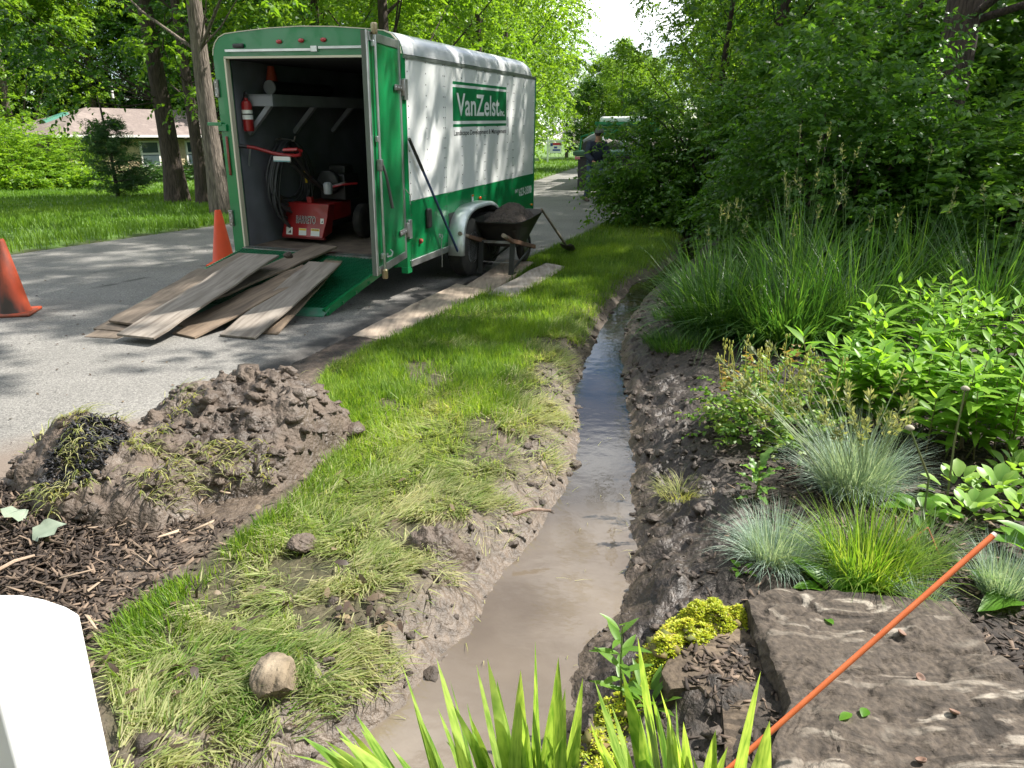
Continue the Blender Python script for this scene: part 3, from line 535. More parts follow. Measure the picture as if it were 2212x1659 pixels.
do(S().tube([(.64, F_ + .005, .56), (.63, F_ + .04, .57), (.61, F_ + .045, .60), (.60, F_ + .02, .62)], .008, 6).lathe([(.025, 0), (.025, .006)], 10, (.63, F_, .57), Euler((R_(-90), 0, 0)).to_matrix()), 'hook', SILVER, smooth='auto')
for z in (2.05, .72): S().box((.012, .03, z), (.03, .07, .19)).build('hinge', SILVER, T, bev=.004)
do(S().tube([(.0, F_ + .01, 1.12), (-.03, F_ + .05, 1.06), (.02, F_ + .06, .98)], .005, 5), 'pull_cord', STEEL)
# ramp
hR, hL = np.array(TW(-.14, -.03, .40)), np.array(TW(-2.0, -.03, .40)); eR, eL = G(701, 679, .03), G(290, 665, .03); inv = np.linalg.inv(np.array(TM))
def tl(p): return (inv @ np.array([*p, 1]))[:3]
hR, hL, eR, eL = map(tl, (hR, hL, eR, eL))
def rp(u, v, dz=0): p = (hL * (1 - u) + hR * u) * (1 - v) + (eL * (1 - u) + eR * u) * v; return p + np.array([0, 0, dz])
s = S()
for u in (.012, .988, .34, .67): s.bar(rp(u, 0, -.02), rp(u, .97, -.005), .035, .07)
for v in np.linspace(.02, .93, 6): s.bar(rp(0, v, -.03), rp(1, v, -.03), .04, .03)
rmp = s.build('ramp', GREEN, T)
s = S()
for u in np.linspace(.02, .98, 46): s.bar(rp(u, .0, .016), rp(u, .93, .016), .006, .014)
for v in np.linspace(.012, .925, 40): s.bar(rp(.01, v, .018), rp(.99, v, .018), .008, .014)
s.build('mesh_deck', M('mesh_green', (.004, .13, .055), (.003, .09, .04), 5, rough=.4), rmp, kind='stuff')
a0, a1 = rp(0, .93, .02), rp(1, .93, .02); b0, b1 = rp(0, 1.02, -.005), rp(1, 1.02, -.005); dz_ = np.array([0, 0, -.012])
S().add([a0, a1, b1, b0, a0 + dz_, a1 + dz_, b1 + dz_, b0 + dz_], [(0, 1, 2, 3), (7, 6, 5, 4), (0, 4, 5, 1), (1, 5, 6, 2), (2, 6, 7, 3), (3, 7, 4, 0)]).build('ramp_lip', M('scuffed_green', (.05, .24, .14), (.12, .22, .17), 12, rough=.5), rmp)
# shelf fixed along the left wall (part of the trailer)
SH = M('shelf_paint', (.26, .27, .30), (.19, .20, .22), 4, rough=.6)
sh = S().box((-1.84, 1.7, 1.995), (.36, 2.9, .02)).box((-1.84, .26, 1.945), (.36, .02, .12)).box((-1.665, 1.7, 1.945), (.02, 2.9, .12)).build('shelf', SH, T)
for yv in (.3, 1.15, 2.0): S().bar((-2.02, yv, 1.60), (-1.72, yv, 1.90), .05, .05, up=(0, 1, 0)).build('shelf_brace', SH, sh)
# ---------------------------------------------------------------- things inside the trailer
def inside(name, label, cat, x, y, z): return empty(name, mat=TM @ Matrix.Translation((x, y, z)), label=label, cat=cat)
# fire extinguisher
e = inside('fire_extinguisher', 'red fire extinguisher with white label hung on the left wall inside the trailer', 'fire extinguisher', -1.95, .2, 1.63)
S().lathe([(.0, 0), (.05, 0), (.055, .012), (.055, .27), (.045, .30), (.02, .315), (.02, .335)], 18).build('cylinder_body', RED, e, smooth='auto')
S().lathe([(.0562, .12), (.0562, .215)], 18).build('paper_label', PRINTW, e, smooth='auto'); S().lathe([(.0575, .165), (.0575, .178)], 18).build('strap', BLACK, e, smooth='auto')
S().box((0, 0, .345), (.035, .035, .03)).bar((-.02, 0, .355), (.05, -.05, .375), .02, .012).bar((-.02, 0, .365), (.04, -.06, .40), .02, .01).build('valve', BLACK, e, bev=.004)
S().tube([(.0, .02, .34), (-.05, .03, .34), (-.07, .02, .28), (-.066, 0, .12)], .010, 7).build('hose', BLACK, e, smooth='auto')
# coiled hose
h = inside('coiled_hose', 'thick coil of black hose hanging on the left wall beside the tiller', 'hose', -1.9, .74, 1.5)
rg = np.random.default_rng(5); pts = []
for lp in range(19):
    wid = .29 + .11 * rg.random(); bot = .60 + .40 * lp / 19 + .05 * rg.random(); off = rg.normal(0, .018); xo = .005 + .010 * (lp % 10) + .02 * rg.random()
    for q in range(22):
        a = 2 * math.pi * q / 22 + math.pi / 2; zz = (math.sin(a) - 1) / 2 * bot + .02; pts.append((xo + .01 * math.sin(3 * a), off + wid * math.cos(a) * (.75 + .5 * (-zz / bot)), zz))
s = S().tube(pts, .0135, 7); s.build('hose_coil', M('black_hose', (.035, .037, .042), (.06, .06, .065), 8, rough=.5), h, smooth=True)
S().tube([(-.1, 0, .03), (-.02, 0, .04), (.14, 0, .02), (.16, 0, .07)], .012, 7).build('wall_hook', STEEL, h, smooth='auto'); S().bar((.17, .12, -.28), (.175, .13, -.45), .03, .012).build('yellow_tie', M('yellow_tie', (.6, .42, .02), rough=.5), h)
# tiller
t_ = inside('tiller', 'red rear tine tiller with black engine standing on the trailer floor', 'tiller', -1.6, .75, .40)
f0, f1 = (-.29, -.20), (.26, -.20)
sh_ = S().add([(-.31, -.20, .055), (.24, -.20, .055), (.30, -.15, .30), (-.255, -.15, .30), (.30, -.11, .445), (-.255, -.11, .445), (-.31, -.185, .055), (.24, -.185, .055), (.30, -.13, .30), (-.255, -.13, .30), (.30, .02, .445), (-.255, .02, .445), (.24, .02, .1), (-.31, .02, .1)],
      [(0, 1, 2, 3), (3, 2, 4, 5), (5, 4, 10, 11), (1, 12, 10, 4, 2), (0, 3, 5, 11, 13), (13, 11, 10, 12), (0, 13, 12, 1)]).build('tine_shield', RED, t_, bev=.012)
S().box((-.01, -.19, .06), (.56, .05, .02)).build('flap_edge', M('dark_red', (.14, .01, .01), rough=.5), sh_)
S().box((.02, -.05, .47), (.06, .05, .08)).build('flap_pin', RED, sh_)
for side_ in (-1, 1):
    ro = Euler((0, R_(90), 0)).to_matrix(); wx_ = .44 if side_ > 0 else -.34
    wh = S().lathe([(.08, -.06), (.17, -.06), (.20, -.04), (.205, 0), (.20, .04), (.17, .06), (.12, .06)], 22, (wx_, .42, .205), ro).build('wheel', RUBBER, t_, smooth='auto')
    S().lathe([(.12, .058), (.115, .03), (.05, .03), (.045, .055), (.0, .06)], 20, (wx_, .42, .205), ro).build('rim', M('pale_rim', (.55, .56, .57), rough=.4), wh, smooth='auto')
S().box((.05, .25, .34), (.42, .42, .20)).build('gear_case', RED, t_, bev=.02); en = S().box((.12, .45, .60), (.34, .34, .30)).lathe([(.12, .0), (.14, .02), (.14, .09), (.06, .11)], 18, (.12, .27, .66), Euler((R_(90), 0, 0)).to_matrix()).box((.12, .5, .79), (.22, .2, .10)).build('engine', BLACK, t_, bev=.02)
S().lathe([(.025, 0), (.025, .05), (.012, .06)], 12, (.10, .27, .72), Euler((R_(90), 0, 0)).to_matrix()).build('starter_hub', SILVER, en, smooth='auto')
S().lathe([(.0, 0), (.045, 0), (.05, .015), (.05, .11), (.03, .13)], 16, (.22, .02, .545)).build('oil_filter', M('filter_grey', (.42, .44, .48), rough=.35), en, smooth='auto')
S().bar((.12, .12, .60), (.34, .22, .66), .12, .03).build('muffler_plate', STEEL, en, bev=.006); S().tube([(.30, .0, .63), (.40, .05, .655), (.5, .2, .66)], .014, 7).build('fuel_rail', RED, en, smooth='auto')
hb = S().tube([(-.37, -.63, 1.075), (-.30, -.55, 1.06), (-.15, -.45, 1.005), (-.02, -.41, .985), (.13, -.42, .985), (.22, -.47, 1.0), (.30, -.58, 1.045), (.285, -.62, 1.06), (.1, -.6, 1.05)], .018, 9).build('handlebar', RED, t_, smooth='auto')
S().tube([(-.44, -.71, 1.085), (-.355, -.615, 1.072)], .021, 9).build('grip', BLACK, hb, smooth='auto'); S().bar((-.33, -.585, 1.06), (-.36, -.60, .87), .02, .008, up=(0, 1, 0)).build('clutch_lever', SILVER, hb)
S().tube([(-.05, -.41, .985), (.05, -.1, .72), (.12, .2, .55)], .025, 8).tube([(.1, -.41, .985), (.1, -.1, .72), (.12, .2, .55)], .02, 8).build('handle_column', BLACK, t_, smooth='auto')
pl = S().box((-.03, -.455, .945), (.21, .02, .055)).build('label_plate', PRINTW, hb); S().box((-.03, -.467, .925), (.21, .004, .010)).build('label_stripe', M('teal_print', (.05, .25, .3)), pl)
# writing on the flap: face from (y -.20 z .055) to (y -.15 z .30) then to (y -.11, z .445)
def flap(u, z, off=.004):                 # local frame on the flap: x right, y up the slope
    if z < .30: y0 = -.20 + (z - .055) / .245 * .05; v = Vector((.055, .05, .245)).normalized()
    else: y0 = -.15 + (z - .30) / .145 * .04; v = Vector((0, .04, .145)).normalized()
    x = Vector((1, 0, 0)); n_ = x.cross(v).normalized(); v = n_.cross(x); p = Vector((u, y0, z)) + n_ * off
    return Matrix([[x[i], v[i], n_[i], p[i]] for i in range(3)] + [[0, 0, 0, 1]])
text('BARRETO', 'lettering', PRINTW, sh_, .258, .088, flap(-.115, .216, .004), .035); text('BARRETO', 'lettering', PRINTB, sh_, .248, .080, flap(-.110, .220, .0075), .0)
for u, z, w_, hh, hc in ((-.245, .085, .085, .085, None), (-.075, .085, .10, .08, (.75, .55, .05)), (.085, .085, .115, .085, (.75, .5, .02)), (.205, .225, .045, .06, None)):
    q = S().add([(0, 0, 0), (w_, 0, 0), (w_, hh, 0), (0, hh, 0)], [(0, 1, 2, 3)]).build('sticker', PRINTW, sh_); q.matrix_local = flap(u, z, .004)
    if hc:
        r = S().add([(.004, hh * .68, .0012), (w_ - .004, hh * .68, .0012), (w_ - .004, hh * .95, .0012), (.004, hh * .95, .0012)], [(0, 1, 2, 3)]).build('sticker_header', M('warning_yellow', hc, rough=.5), q)
    else: S().add([(w_ * .25, hh * .25, .0012), (w_ * .8, hh * .2, .0012), (w_ * .7, hh * .7, .0012), (w_ * .5, hh * .4, .0012)], [(0, 1, 2, 3)]).build('sticker_picture', PRINTB, q)
text('CAUTION', 'lettering', PRINTB, sh_, .085, .018, flap(.1, .085 + .060, .0068), .02)
# orange thing hanging in the upper left corner, pipes on the shelf, tool handles along the bulkhead
ORANGE = M('cone_orange', (.78, .075, .008), (.62, .06, .008), 4, rough=.5)
o = inside('hanging_cone', 'orange cone hanging high in the dark corner inside the trailer', 'cone', -1.90, .62, 2.10); S().lathe([(.03, .20), (.035, .20), (.075, 0), (.07, 0)], 16).build('cone_shell', M('shaded_cone', (.22, .028, .006), rough=.7), o, smooth='auto')  # orange dulled, the shade of the corner is put into the cone's colour
o = inside('corrugated_pipe', 'dark corrugated pipe lying on the shelf inside the trailer', 'pipe', -1.85, .5, 2.08)
S().lathe([(.06 + .008 * (i % 2), i * .02) for i in range(60)], 16, (0, 0, 0), Euler((R_(-90), 0, 0)).to_matrix()).build('pipe_wall', BLACK, o, smooth=True); S().lathe([(.068, -.012), (.074, -.012), (.074, .008), (.068, .008)], 18, (0, 0, 0), Euler((R_(-90), 0, 0)).to_matrix()).build('pipe_ring', SILVER, o, smooth='auto')
for i in range(11):
    o = inside('long_handled_tool', 'wooden handled garden tool in the row along the back of the trailer', 'tool', -1.72 + .125 * i, 2.6 + .02 * (i % 3), .40); o['group'] = 'long handled tools along the back of the trailer'
    S().tube([(0, 0, .0), (.02 * math.sin(i), .08, 1.18 + .03 * math.sin(2.3 * i))], .017, 7).build('tool_handle', M('ash_handle', (.30, .24, .16), rough=.6) if i % 4 != 1 else GREEN, o, smooth='auto')
    S().box((0, .0, .10), (.16, .02, .2)).build('tool_head', STEEL, o, bev=.01)
# ================================================================ BOARDS, CONES, TOOLS
def wood(name, c, c2, c3): return M(name, c, c2, 5, rough=.85, bump=.5, bscale=30, stretch=(6, .8, 3), c3=c3, scale3=2.2, lo3=.52, hi3=.75, bdist=.006)
WD = [wood('weathered_board', (.20, .155, .115), (.13, .10, .075), (.09, .068, .052)), wood('grey_board', (.27, .235, .20), (.19, .16, .13), (.12, .095, .075)), wood('brown_board', (.24, .175, .12), (.15, .11, .078), (.085, .062, .047))]
def C6(x, y, z): return G((200 + x * .3617) / 2560 * 2212, (600 + y * .3617) / 2560 * 2212, z)
def plank(n, f, zn, zf, wd, th, mat, label, cup=.0):
    a = C6(*n, zn); b = C6(*f, zf); L = np.linalg.norm(b - a); y = (b - a) / L; x = np.cross(y, (0, 0, 1)); x /= np.linalg.norm(x); z = np.cross(x, y)
    e = Matrix([[x[i], y[i], z[i], a[i]] for i in range(3)] + [[0, 0, 0, 1]]); k = 10; V = []; rg = np.random.default_rng(int(L * 1e5) % 9999)
    for i in range(k + 1):
        t = i / k; zo = cup * math.sin(math.pi * t) + .004 * rg.normal(); j = .004 * rg.normal(0, 1, 2)
        V += [(-wd / 2 + j[0], t * L, zo), (wd / 2 + j[1], t * L, zo), (wd / 2 + j[1], t * L, zo - th), (-wd / 2 + j[0], t * L, zo - th)]
    F = [(i * 4 + q, i * 4 + (q + 1) % 4, (i + 1) * 4 + (q + 1) % 4, (i + 1) * 4 + q) for i in range(k) for q in range(4)] + [(3, 2, 1, 0), (k * 4, k * 4 + 1, k * 4 + 2, k * 4 + 3)]
    s = S(); s.add(V, F); o = s.build('plank', mat, bev=.003, seg=1); o.matrix_world = e; return props(o, label, 'plank', 'muddy planks laid over the ramp')
plank((140, 671), (720, 330), .022, .20, .30, .02, WD[0], 'lowest plank on the far left, its end flat on the road')
plank((185, 617), (900, 200), .050, .33, .30, .02, WD[0], 'plank end sticking out between two others at the left of the fan')
plank((292, 568), (1180, 90), .10, .475, .33, .022, WD[0], 'wide plank along the left side of the ramp, under the long top plank')
plank((720, 445), (1705, 36), .17, .505, .33, .022, WD[0], 'plank reaching over the sill onto the trailer floor, a mud clod on its upper end')
plank((375, 662), (1260, 94), .085, .505, .385, .022, WD[1], 'long wide plank on top of the pile, its near end resting on others')
plank((700, 590), (1500, 200), .03, .37, .16, .02, WD[2], 'narrow plank half hidden beside the edge of the long top plank')
plank((855, 543), (1560, 172), .06, .395, .13, .035, WD[2], 'short thick board lying loose between the planks on the ramp')
plank((710, 656), (1640, 172), .028, .40, .30, .02, WD[2], 'brown plank in the middle of the fan with a dark gap on its right')
plank((1085, 664), (1690, 152), .03, .435, .36, .02, WD[1], 'pale grey plank with its square end on the asphalt, right of the dark gap')
plank((1285, 642), (1800, 88), .022, .44, .20, .02, WD[2], 'rightmost narrow plank, its edge against the bare green ramp mesh')
BRD = [wood('pale_board', (.36, .29, .22), (.25, .195, .15), (.15, .115, .085)), wood('pale_grey_board', (.40, .345, .29), (.28, .235, .19), (.17, .135, .105))]
def board(px, label, mat, z=.03, th=.02):
    mat = BRD[WD.index(mat) % 2]
    p = [G(x, y, z) for x, y in px]; c = sum(p) / 4; rg = np.random.default_rng(int(px[0][0])); V = []
    N_ = 8; top = []
    for i in range(N_ + 1):
        t = i / N_; l = p[0] * (1 - t) + p[3] * t; r = p[1] * (1 - t) + p[2] * t
        for q in (l, (l + r) / 2, r): top.append(q - c + np.array([rg.normal(0, .006), rg.normal(0, .006), rg.normal(0, .004)]))
    n = len(top); V = top + [q - np.array([0, 0, th]) for q in top]
    F = [(i * 3 + j, i * 3 + j + 1, (i + 1) * 3 + j + 1, (i + 1) * 3 + j) for i in range(N_) for j in range(2)]; F += [tuple(n + k for k in f[::-1]) for f in F]
    rim = [0, 1, 2] + [3 * i + 2 for i in range(1, N_)] + [N_ * 3 + 2, N_ * 3 + 1, N_ * 3] + [3 * i for i in range(N_ - 1, 0, -1)]
    F += [(rim[i], n + rim[i], n + rim[(i + 1) % len(rim)], rim[(i + 1) % len(rim)]) for i in range(len(rim))]
    s = S(); s.add(V, F); return props(s.build('board', mat, loc=c), label, 'board', 'boards laid on the grass')
board(BPX[0], 'long mud stained board on the road edge nearest the camera', WD[0], .035)
board(BPX[1], 'board under the wheelbarrow stand', WD[0], .04)
board(BPX[2], 'board in the grass right of the wheelbarrow, its far corner wet', WD[1], .06)
board(BPX[3], 'pale board lying at the road edge beyond the wheelbarrow under the shrub', WD[1], .05)
board(BPX[4], 'dirty board half under the shrub branches beside the far ditch', WD[0], .08)
# traffic cones
def cone(p, rz, sc, label, mat, dirty):
    e = empty('traffic_cone', p, rz, label, 'traffic cone', 'traffic cones on the road')
    S().lathe([(.150, .03), (.140, .05), (.045, .68), (.036, .705), (.026, .705), (.03, .66)], 28).build('cone_body', mat, e, smooth='auto')
    S().box((0, 0, .016), (.37, .37, .03)).build('cone_base', dirty, e, bev=.012); e.scale = (sc,) * 3; return e
dirtyO = M('dirty_cone', (.62, .075, .018), (.30, .05, .018), 5, rough=.6, stretch=(1, 1, .35), c3=(.035, .022, .016), scale3=3.0, lo3=.40, hi3=.56); baseO = M('dirty_cone_base', (.50, .07, .02), (.25, .06, .03), 6, rough=.6, c3=(.12, .06, .04), scale3=5)
cone(G(8, 690, .0) + np.array([0, .17, .015]), .25, 1.0, 'dirty worn orange cone cut by the left edge of the picture', dirtyO, baseO)
cone(G(485, 574, .0) + np.array([0, .0, .015]), .1, 1.0, 'clean bright orange cone behind the ramp beside the trailer corner', ORANGE, M('clean_cone_base', (.7, .07, .01), rough=.5))
# wheelbarrow
lr = G(1104, 594, .04); d_ = np.array([.34, .94, 0]); d_ /= np.linalg.norm(d_); r_ = np.array([d_[1], -d_[0], 0]); org = lr - r_ * .20 + d_ * .42 + np.array([.0, 0, 0])
e = empty('wheelbarrow', mat=Matrix([[r_[i], d_[i], (0, 0, 1)[i], org[i]] for i in range(3)] + [[0, 0, 0, 1]]), label='black wheelbarrow full of dark soil standing on a board beside the trailer wheel', cat='wheelbarrow')
TRAY = M('tray_steel', (.012, .012, .012), (.022, .02, .018), 6, rough=.5, c3=(.06, .048, .036), scale3=3, lo3=.60, hi3=.85); OLDW = wood('old_handle', (.16, .085, .05), (.10, .055, .035), (.22, .16, .11))
def rrect(hx, y0, y1, z, r, n=6, tilt=0):
    P_ = []; hx = hx * .88
    for cx, cy2, a0 in ((hx - r, y1 - r, 0), (-hx + r, y1 - r, 90), (-hx + r, y0 + r, 180), (hx - r, y0 + r, 270)):
        for i in range(n): a = R_(a0 + 90 * i / (n - 1)); x, y = cx + r * math.cos(a), cy2 + r * math.sin(a); P_.append((x, y, z + tilt * (y - .1)))
    return P_
HX = .87
rings = [rrect(.21, -.22, .16, .305, .05), rrect(.215, -.225, .17, .31, .06), rrect(.28, -.32, .36, .48, .09, tilt=.05), rrect(.355, -.44, .56, .655, .12, tilt=.07), rrect(.372, -.455, .58, .66, .13, tilt=.07), rrect(.372, -.455, .58, .648, .13, tilt=.07), rrect(.352, -.435, .55, .64, .12, tilt=.07), rrect(.275, -.31, .35, .48, .09, tilt=.05)]
nr = len(rings[0]); V = [p for r in rings for p in r]; F = [(i * nr + j, i * nr + (j + 1) % nr, (i + 1) * nr + (j + 1) % nr, (i + 1) * nr + j) for i in range(len(rings) - 1) for j in range(nr)] + [tuple(range(nr))[::-1], tuple((len(rings) - 1) * nr + j for j in range(nr))]
s = S(); s.add(V, F); s.build('tray', TRAY, e, smooth='auto')
for sx in (-1, 1):
    s = S(); s.bar((sx * .15, .62, .20), (sx * .22, -.45, .41), .04, .05).bar((sx * .22, -.45, .41), (sx * .255, -.72, .485), .04, .045); h = s.build('handle', OLDW, e, bev=.006)
    S().tube([(sx * .248, -.68, .474), (sx * .268, -.86, .523)], .025, 8).build('grip', M('worn_grip', (.28, .23, .18), (.1, .07, .05), 12, rough=.8), h, smooth='auto')
    S().bar((sx * .20, -.36, .38), (sx * .20, -.42, .0), .03, .06, up=(1, 0, 0)).bar((sx * .20, -.42, .012), (sx * .20, -.30, .012), .05, .014).build('leg', M('black_leg', (.02, .02, .02), rough=.5), e)
    S().bar((sx * .15, .58, .24), (sx * .20, -.38, .05), .025, .01).build('brace', BLACK, e)
S().bar((-.20, -.385, .14), (.20, -.385, .14), .03, .012).bar((-.22, -.34, .375), (.22, -.34, .375), .04, .03).build('crossbar', STEEL, e)
ro = Euler((0, R_(90), 0)).to_matrix(); wh = S().lathe([(.10, -.03), (.16, -.05), (.195, -.03), (.203, 0), (.195, .03), (.16, .05), (.10, .03)], 24, (0, .62, .203), ro).build('wheel', RUBBER, e, smooth='auto'); S().lathe([(.10, -.04), (.10, .04), (.03, .055), (.02, .09)], 18, (0, .62, .203), ro).build('rim', STEEL, wh, smooth='auto')
SOILD = M('dark_soil', (.045, .034, .028), (.085, .065, .052), 14, rough=.95, bump=1, bscale=35, bdist=.03)
def heap(name, poly, height, res, mat, label, cat_, base, amp=.05, seed=0, fr=7, pw=.8, loc=(0, 0, 0), parent=None, kind=None, skirt=-.02):
    poly = np.array(poly, float); lo, hi = poly.min(0), poly.max(0); xs, ys = np.meshgrid(np.arange(lo[0] - .02, hi[0] + .02, res), np.arange(lo[1] - .02, hi[1] + .02, res)); sh = xs.shape; x, y = xs.ravel(), ys.ravel()
    sd_ = poly_sd(x, y, poly) + .05 * fbm(x * 6, y * 6, seed + 2) * (amp > .02); k = np.clip(-sd_, 0, 9); h = height(x, y)
    rough = amp * (1.2 * np.abs(fbm(x * fr, y * fr, seed, 4)) + 1.1 * (.25 - np.abs(fbm(x * fr * 1.7, y * fr * 1.7, seed + 7, 4))) + .5 * fbm(x * fr * 4.3, y * fr * 4.3, seed + 5, 3) + .42 * clodh(x, y, 1.0 / fr, seed) + .22 * clodh(x, y, .40 / fr, seed + 3)) * sst(0, .06, k)
    z = h * sst(0, 1, k / (k + .12) * 1.6) + rough + base(x, y) + np.where(sd_ > 0, skirt, 0)
    I = np.arange(len(x)).reshape(sh); F = np.stack([I[:-1, :-1], I[:-1, 1:], I[1:, 1:], I[1:, :-1]], -1).reshape(-1, 4); F = F[(sd_[F] < res * 1.2).all(1)]; u, inv = np.unique(F, return_inverse=True)
    o = mesh_np(name, np.stack([x, y, z], 1)[u], inv.reshape(F.shape), mat, parent, smooth=True); o.location = loc
    if label: props(o, label, cat_, kind=kind)
    return o, (x[u], y[u], z[u], sd_[u])
o, _ = heap('barrow_soil', [(-.22, -.34), (.22, -.34), (.26, .1), (.23, .42), (.0, .46), (-.23, .42), (-.26, .1)], lambda x, y: .15 * np.exp(-((x - .04) ** 2 + (y - .06) ** 2) / .06) + .02, .016, SOILD, 'dark crumbly soil filling the wheelbarrow', 'soil', lambda x, y: .60 + .08 * y, amp=.045, seed=3, fr=11, skirt=-.06)
o.matrix_world = e.matrix_basis.copy()
# pole leaning on the trailer and shovel leaning on the barrow
pb = np.array(G(1083, 596, .02)) ; pt = np.array(TW(.035, .035, 1.60)); pb = np.array([-.53, 8.93, .035])
e2 = empty('rake_pole', pb, label='blue handled pole with black grip and steel prongs leaning on the trailer side', cat='pole'); v = pt - pb
S().tube([v * .12, v * .82], .0135, 10).build('pole_shaft', M('blue_pole', (.02, .045, .14), (.03, .05, .10), 30, rough=.4), e2, smooth='auto'); S().tube([v * .80, v * 1.0], .016, 10).build('grip', BLACK, e2, smooth='auto')
S().tube([v * .0 + [0, 0, .0], v * .13], [.006, .018], 8).tube([v * .10 + [.0, -.03, 0], v * .10 + [0, .05, .0]], .009, 6).tube([v * .06 + [.0, .03, 0], v * .14 + [0, .03, .0]], .006, 6).build('steel_head', STEEL, e2, smooth='auto')
tip = np.array(G(1233, 545, .03)); lean = np.array(org) + r_ * .33 + d_ * .40 + np.array([0, 0, .685]); e3 = empty('shovel', tip, label='shovel with a wooden handle leaning on the wheelbarrow rim, blade in the grass', cat='shovel'); v = lean - tip; v = v * 1.04; side_ = unit(np.cross(v, (0, 0, 1)))
S().tube([v * .24, v * .6, v], [.019, .017, .015], 8).build('handle', wood('shovel_handle', (.30, .25, .19), (.2, .16, .12), (.12, .09, .07)), e3, smooth='auto'); nrm = unit(np.cross(side_, v))
bl = []; bw = [0.01, .07, .095, .10, .10, .07]; Vb = []
for i, b_ in enumerate(bw):
    c_ = v * (.20 * i / 5); Vb += [c_ - side_ * b_ + nrm * .02, c_ - nrm * .012, c_ + side_ * b_ + nrm * .02]
s = S(); s.add(Vb, [(i * 3 + j, i * 3 + j + 1, (i + 1) * 3 + j + 1, (i + 1) * 3 + j) for i in range(5) for j in range(2)]); s.tube([v * .17, v * .27], [.012, .021], 8); o = s.build('blade', M('shovel_steel', (.06, .055, .05), (.12, .1, .08), 9, rough=.6, metal=.3), e3, smooth='auto'); o.modifiers.new('thick', 'SOLIDIFY').thickness = .004
# ================================================================ DIRT PILE, TURF HEAP, CHIPS
MUDP = M('wet_clay_soil', (.100, .073, .054), (.046, .033, .024), 6, rough=.75, bump=.9, bscale=42, bdist=.02, c3=(.15, .117, .092), scale3=3, lo3=.5, hi3=.75, rough2=.45)
gb = lambda x, y: .006 + np.maximum(zg(x, y), 0)
pp = [(-.86, 3.90), (-.98, 3.45), (-1.10, 3.18), (-1.45, 3.05), (-1.75, 3.05), (-2.0, 3.35), (-2.1, 3.75), (-2.0, 4.15), (-1.75, 4.4), (-1.4, 4.4), (-1.1, 4.15)]
def pile_h(x, y): return .05 * fbm(x * 3.2, y * 3.2, 90, 3) * 2 + .22 * np.exp(-((x + 1.36) ** 2 / .10 + (y - 3.85) ** 2 / .13)) + .15 * np.exp(-((x + 1.72) ** 2 / .10 + (y - 3.80) ** 2 / .12)) + .13 * np.exp(-((x + 1.10) ** 2 / .05 + (y - 3.62) ** 2 / .06)) + .08 * np.exp(-((x + 1.6) ** 2 / .1 + (y - 3.3) ** 2 / .05)) + .02
pile, PV = heap('dirt_pile', pp, pile_h, .012, MUDP, 'peaked pile of wet brown dug soil at the road edge', 'dirt pile', gb, amp=.12, seed=20, fr=5.5)
hp = [(-2.5, 3.55), (-2.25, 3.72), (-2.05, 3.62), (-1.75, 3.5), (-1.5, 3.2), (-1.38, 2.98), (-1.5, 2.82), (-1.75, 2.78), (-2.0, 2.85), (-2.2, 3.0), (-2.42, 3.2)]
def heap_h(x, y): return .19 * np.exp(-((x + 2.18) ** 2 / .05 + (y - 3.42) ** 2 / .05)) + .10 * np.exp(-((x + 1.85) ** 2 / .06 + (y - 3.2) ** 2 / .06)) + .07 * np.exp(-((x + 1.6) ** 2 / .05 + (y - 3.0) ** 2 / .04)) + .10 * np.exp(-((x + 1.92) ** 2 / .06 + (y - 3.48) ** 2 / .05)) + .02
th_, TV = heap('turf_heap', hp, heap_h, .012, MUDP, 'low heap of torn up turf and mud left of the soil pile', 'turf heap', gb, amp=.10, seed=33, fr=6)
rg = np.random.default_rng(11)
def clods(n, fx_, rmin, rmax, rng):
    ico = bpy.data.meshes.new('t'); import bmesh as _b; b = _b.new(); _b.ops.create_icosphere(b, subdivisions=2, radius=1); vv = np.array([v.co[:] for v in b.verts]); ff = np.array([[q.index for q in f.verts] for f in b.faces]); b.free(); bpy.data.meshes.remove(ico); Vs = []; Fs = []
    for i in range(n):
        p = fx_(i); fa = np.ones(len(vv))
        for _q in range(7): pn = unit(rng.normal(size=3)); dt = vv @ pn; fa = np.minimum(fa, np.where(dt > .05, rng.uniform(.45, .9) / np.maximum(dt, .05), 9))
        r = rmin + (rmax - rmin) * rng.random() ** 2.5; ph = rng.uniform(0, 6, 3); q = vv * (1 + .20 * np.sin(vv @ rng.normal(0, 2.2, 3) + ph[0]) + .28 * np.sin(vv @ rng.normal(0, 5, 3) + ph[1]) + .16 * np.sin(vv @ rng.normal(0, 9, 3) + ph[2]))[:, None] * fa[:, None] * np.array([1.2, rng.uniform(.6, 1.1), rng.uniform(.45, .8)]) * r * 1.2
        a = rng.uniform(0, 6.28); c_, s_ = math.cos(a), math.sin(a); q = q @ np.array([[c_, -s_, 0], [s_, c_, 0], [0, 0, 1]]).T + p; Vs.append(q); Fs.append(ff + i * len(vv))
    return np.concatenate(Vs), np.concatenate(Fs)
def onto(VV, n, rng, cond=None):
    ok = np.nonzero((VV[3] < -.02) & (cond(VV[0], VV[1]) if cond else True))[0]; ix = ok[rng.integers(0, len(ok), n)]; return np.stack([VV[0][ix], VV[1][ix], VV[2][ix]], 1)
pp_ = onto(PV, 900, rg); V, F = clods(900, lambda i: pp_[i] - [0, 0, .006], .005, .032, rg); props(mesh_np('clods', V, F, MUDP, pile), kind='stuff'); pb_ = onto(PV, 70, rg); V, F = clods(70, lambda i: pb_[i] - [0, 0, .02], .03, .075, rg); props(mesh_np('large_clods', V, F, MUDP, pile), kind='stuff')
pp2 = onto(TV, 160, rg); V, F = clods(160, lambda i: pp2[i], .008, .028, rg); props(mesh_np('clods', V, F, MUDP, th_), kind='stuff')
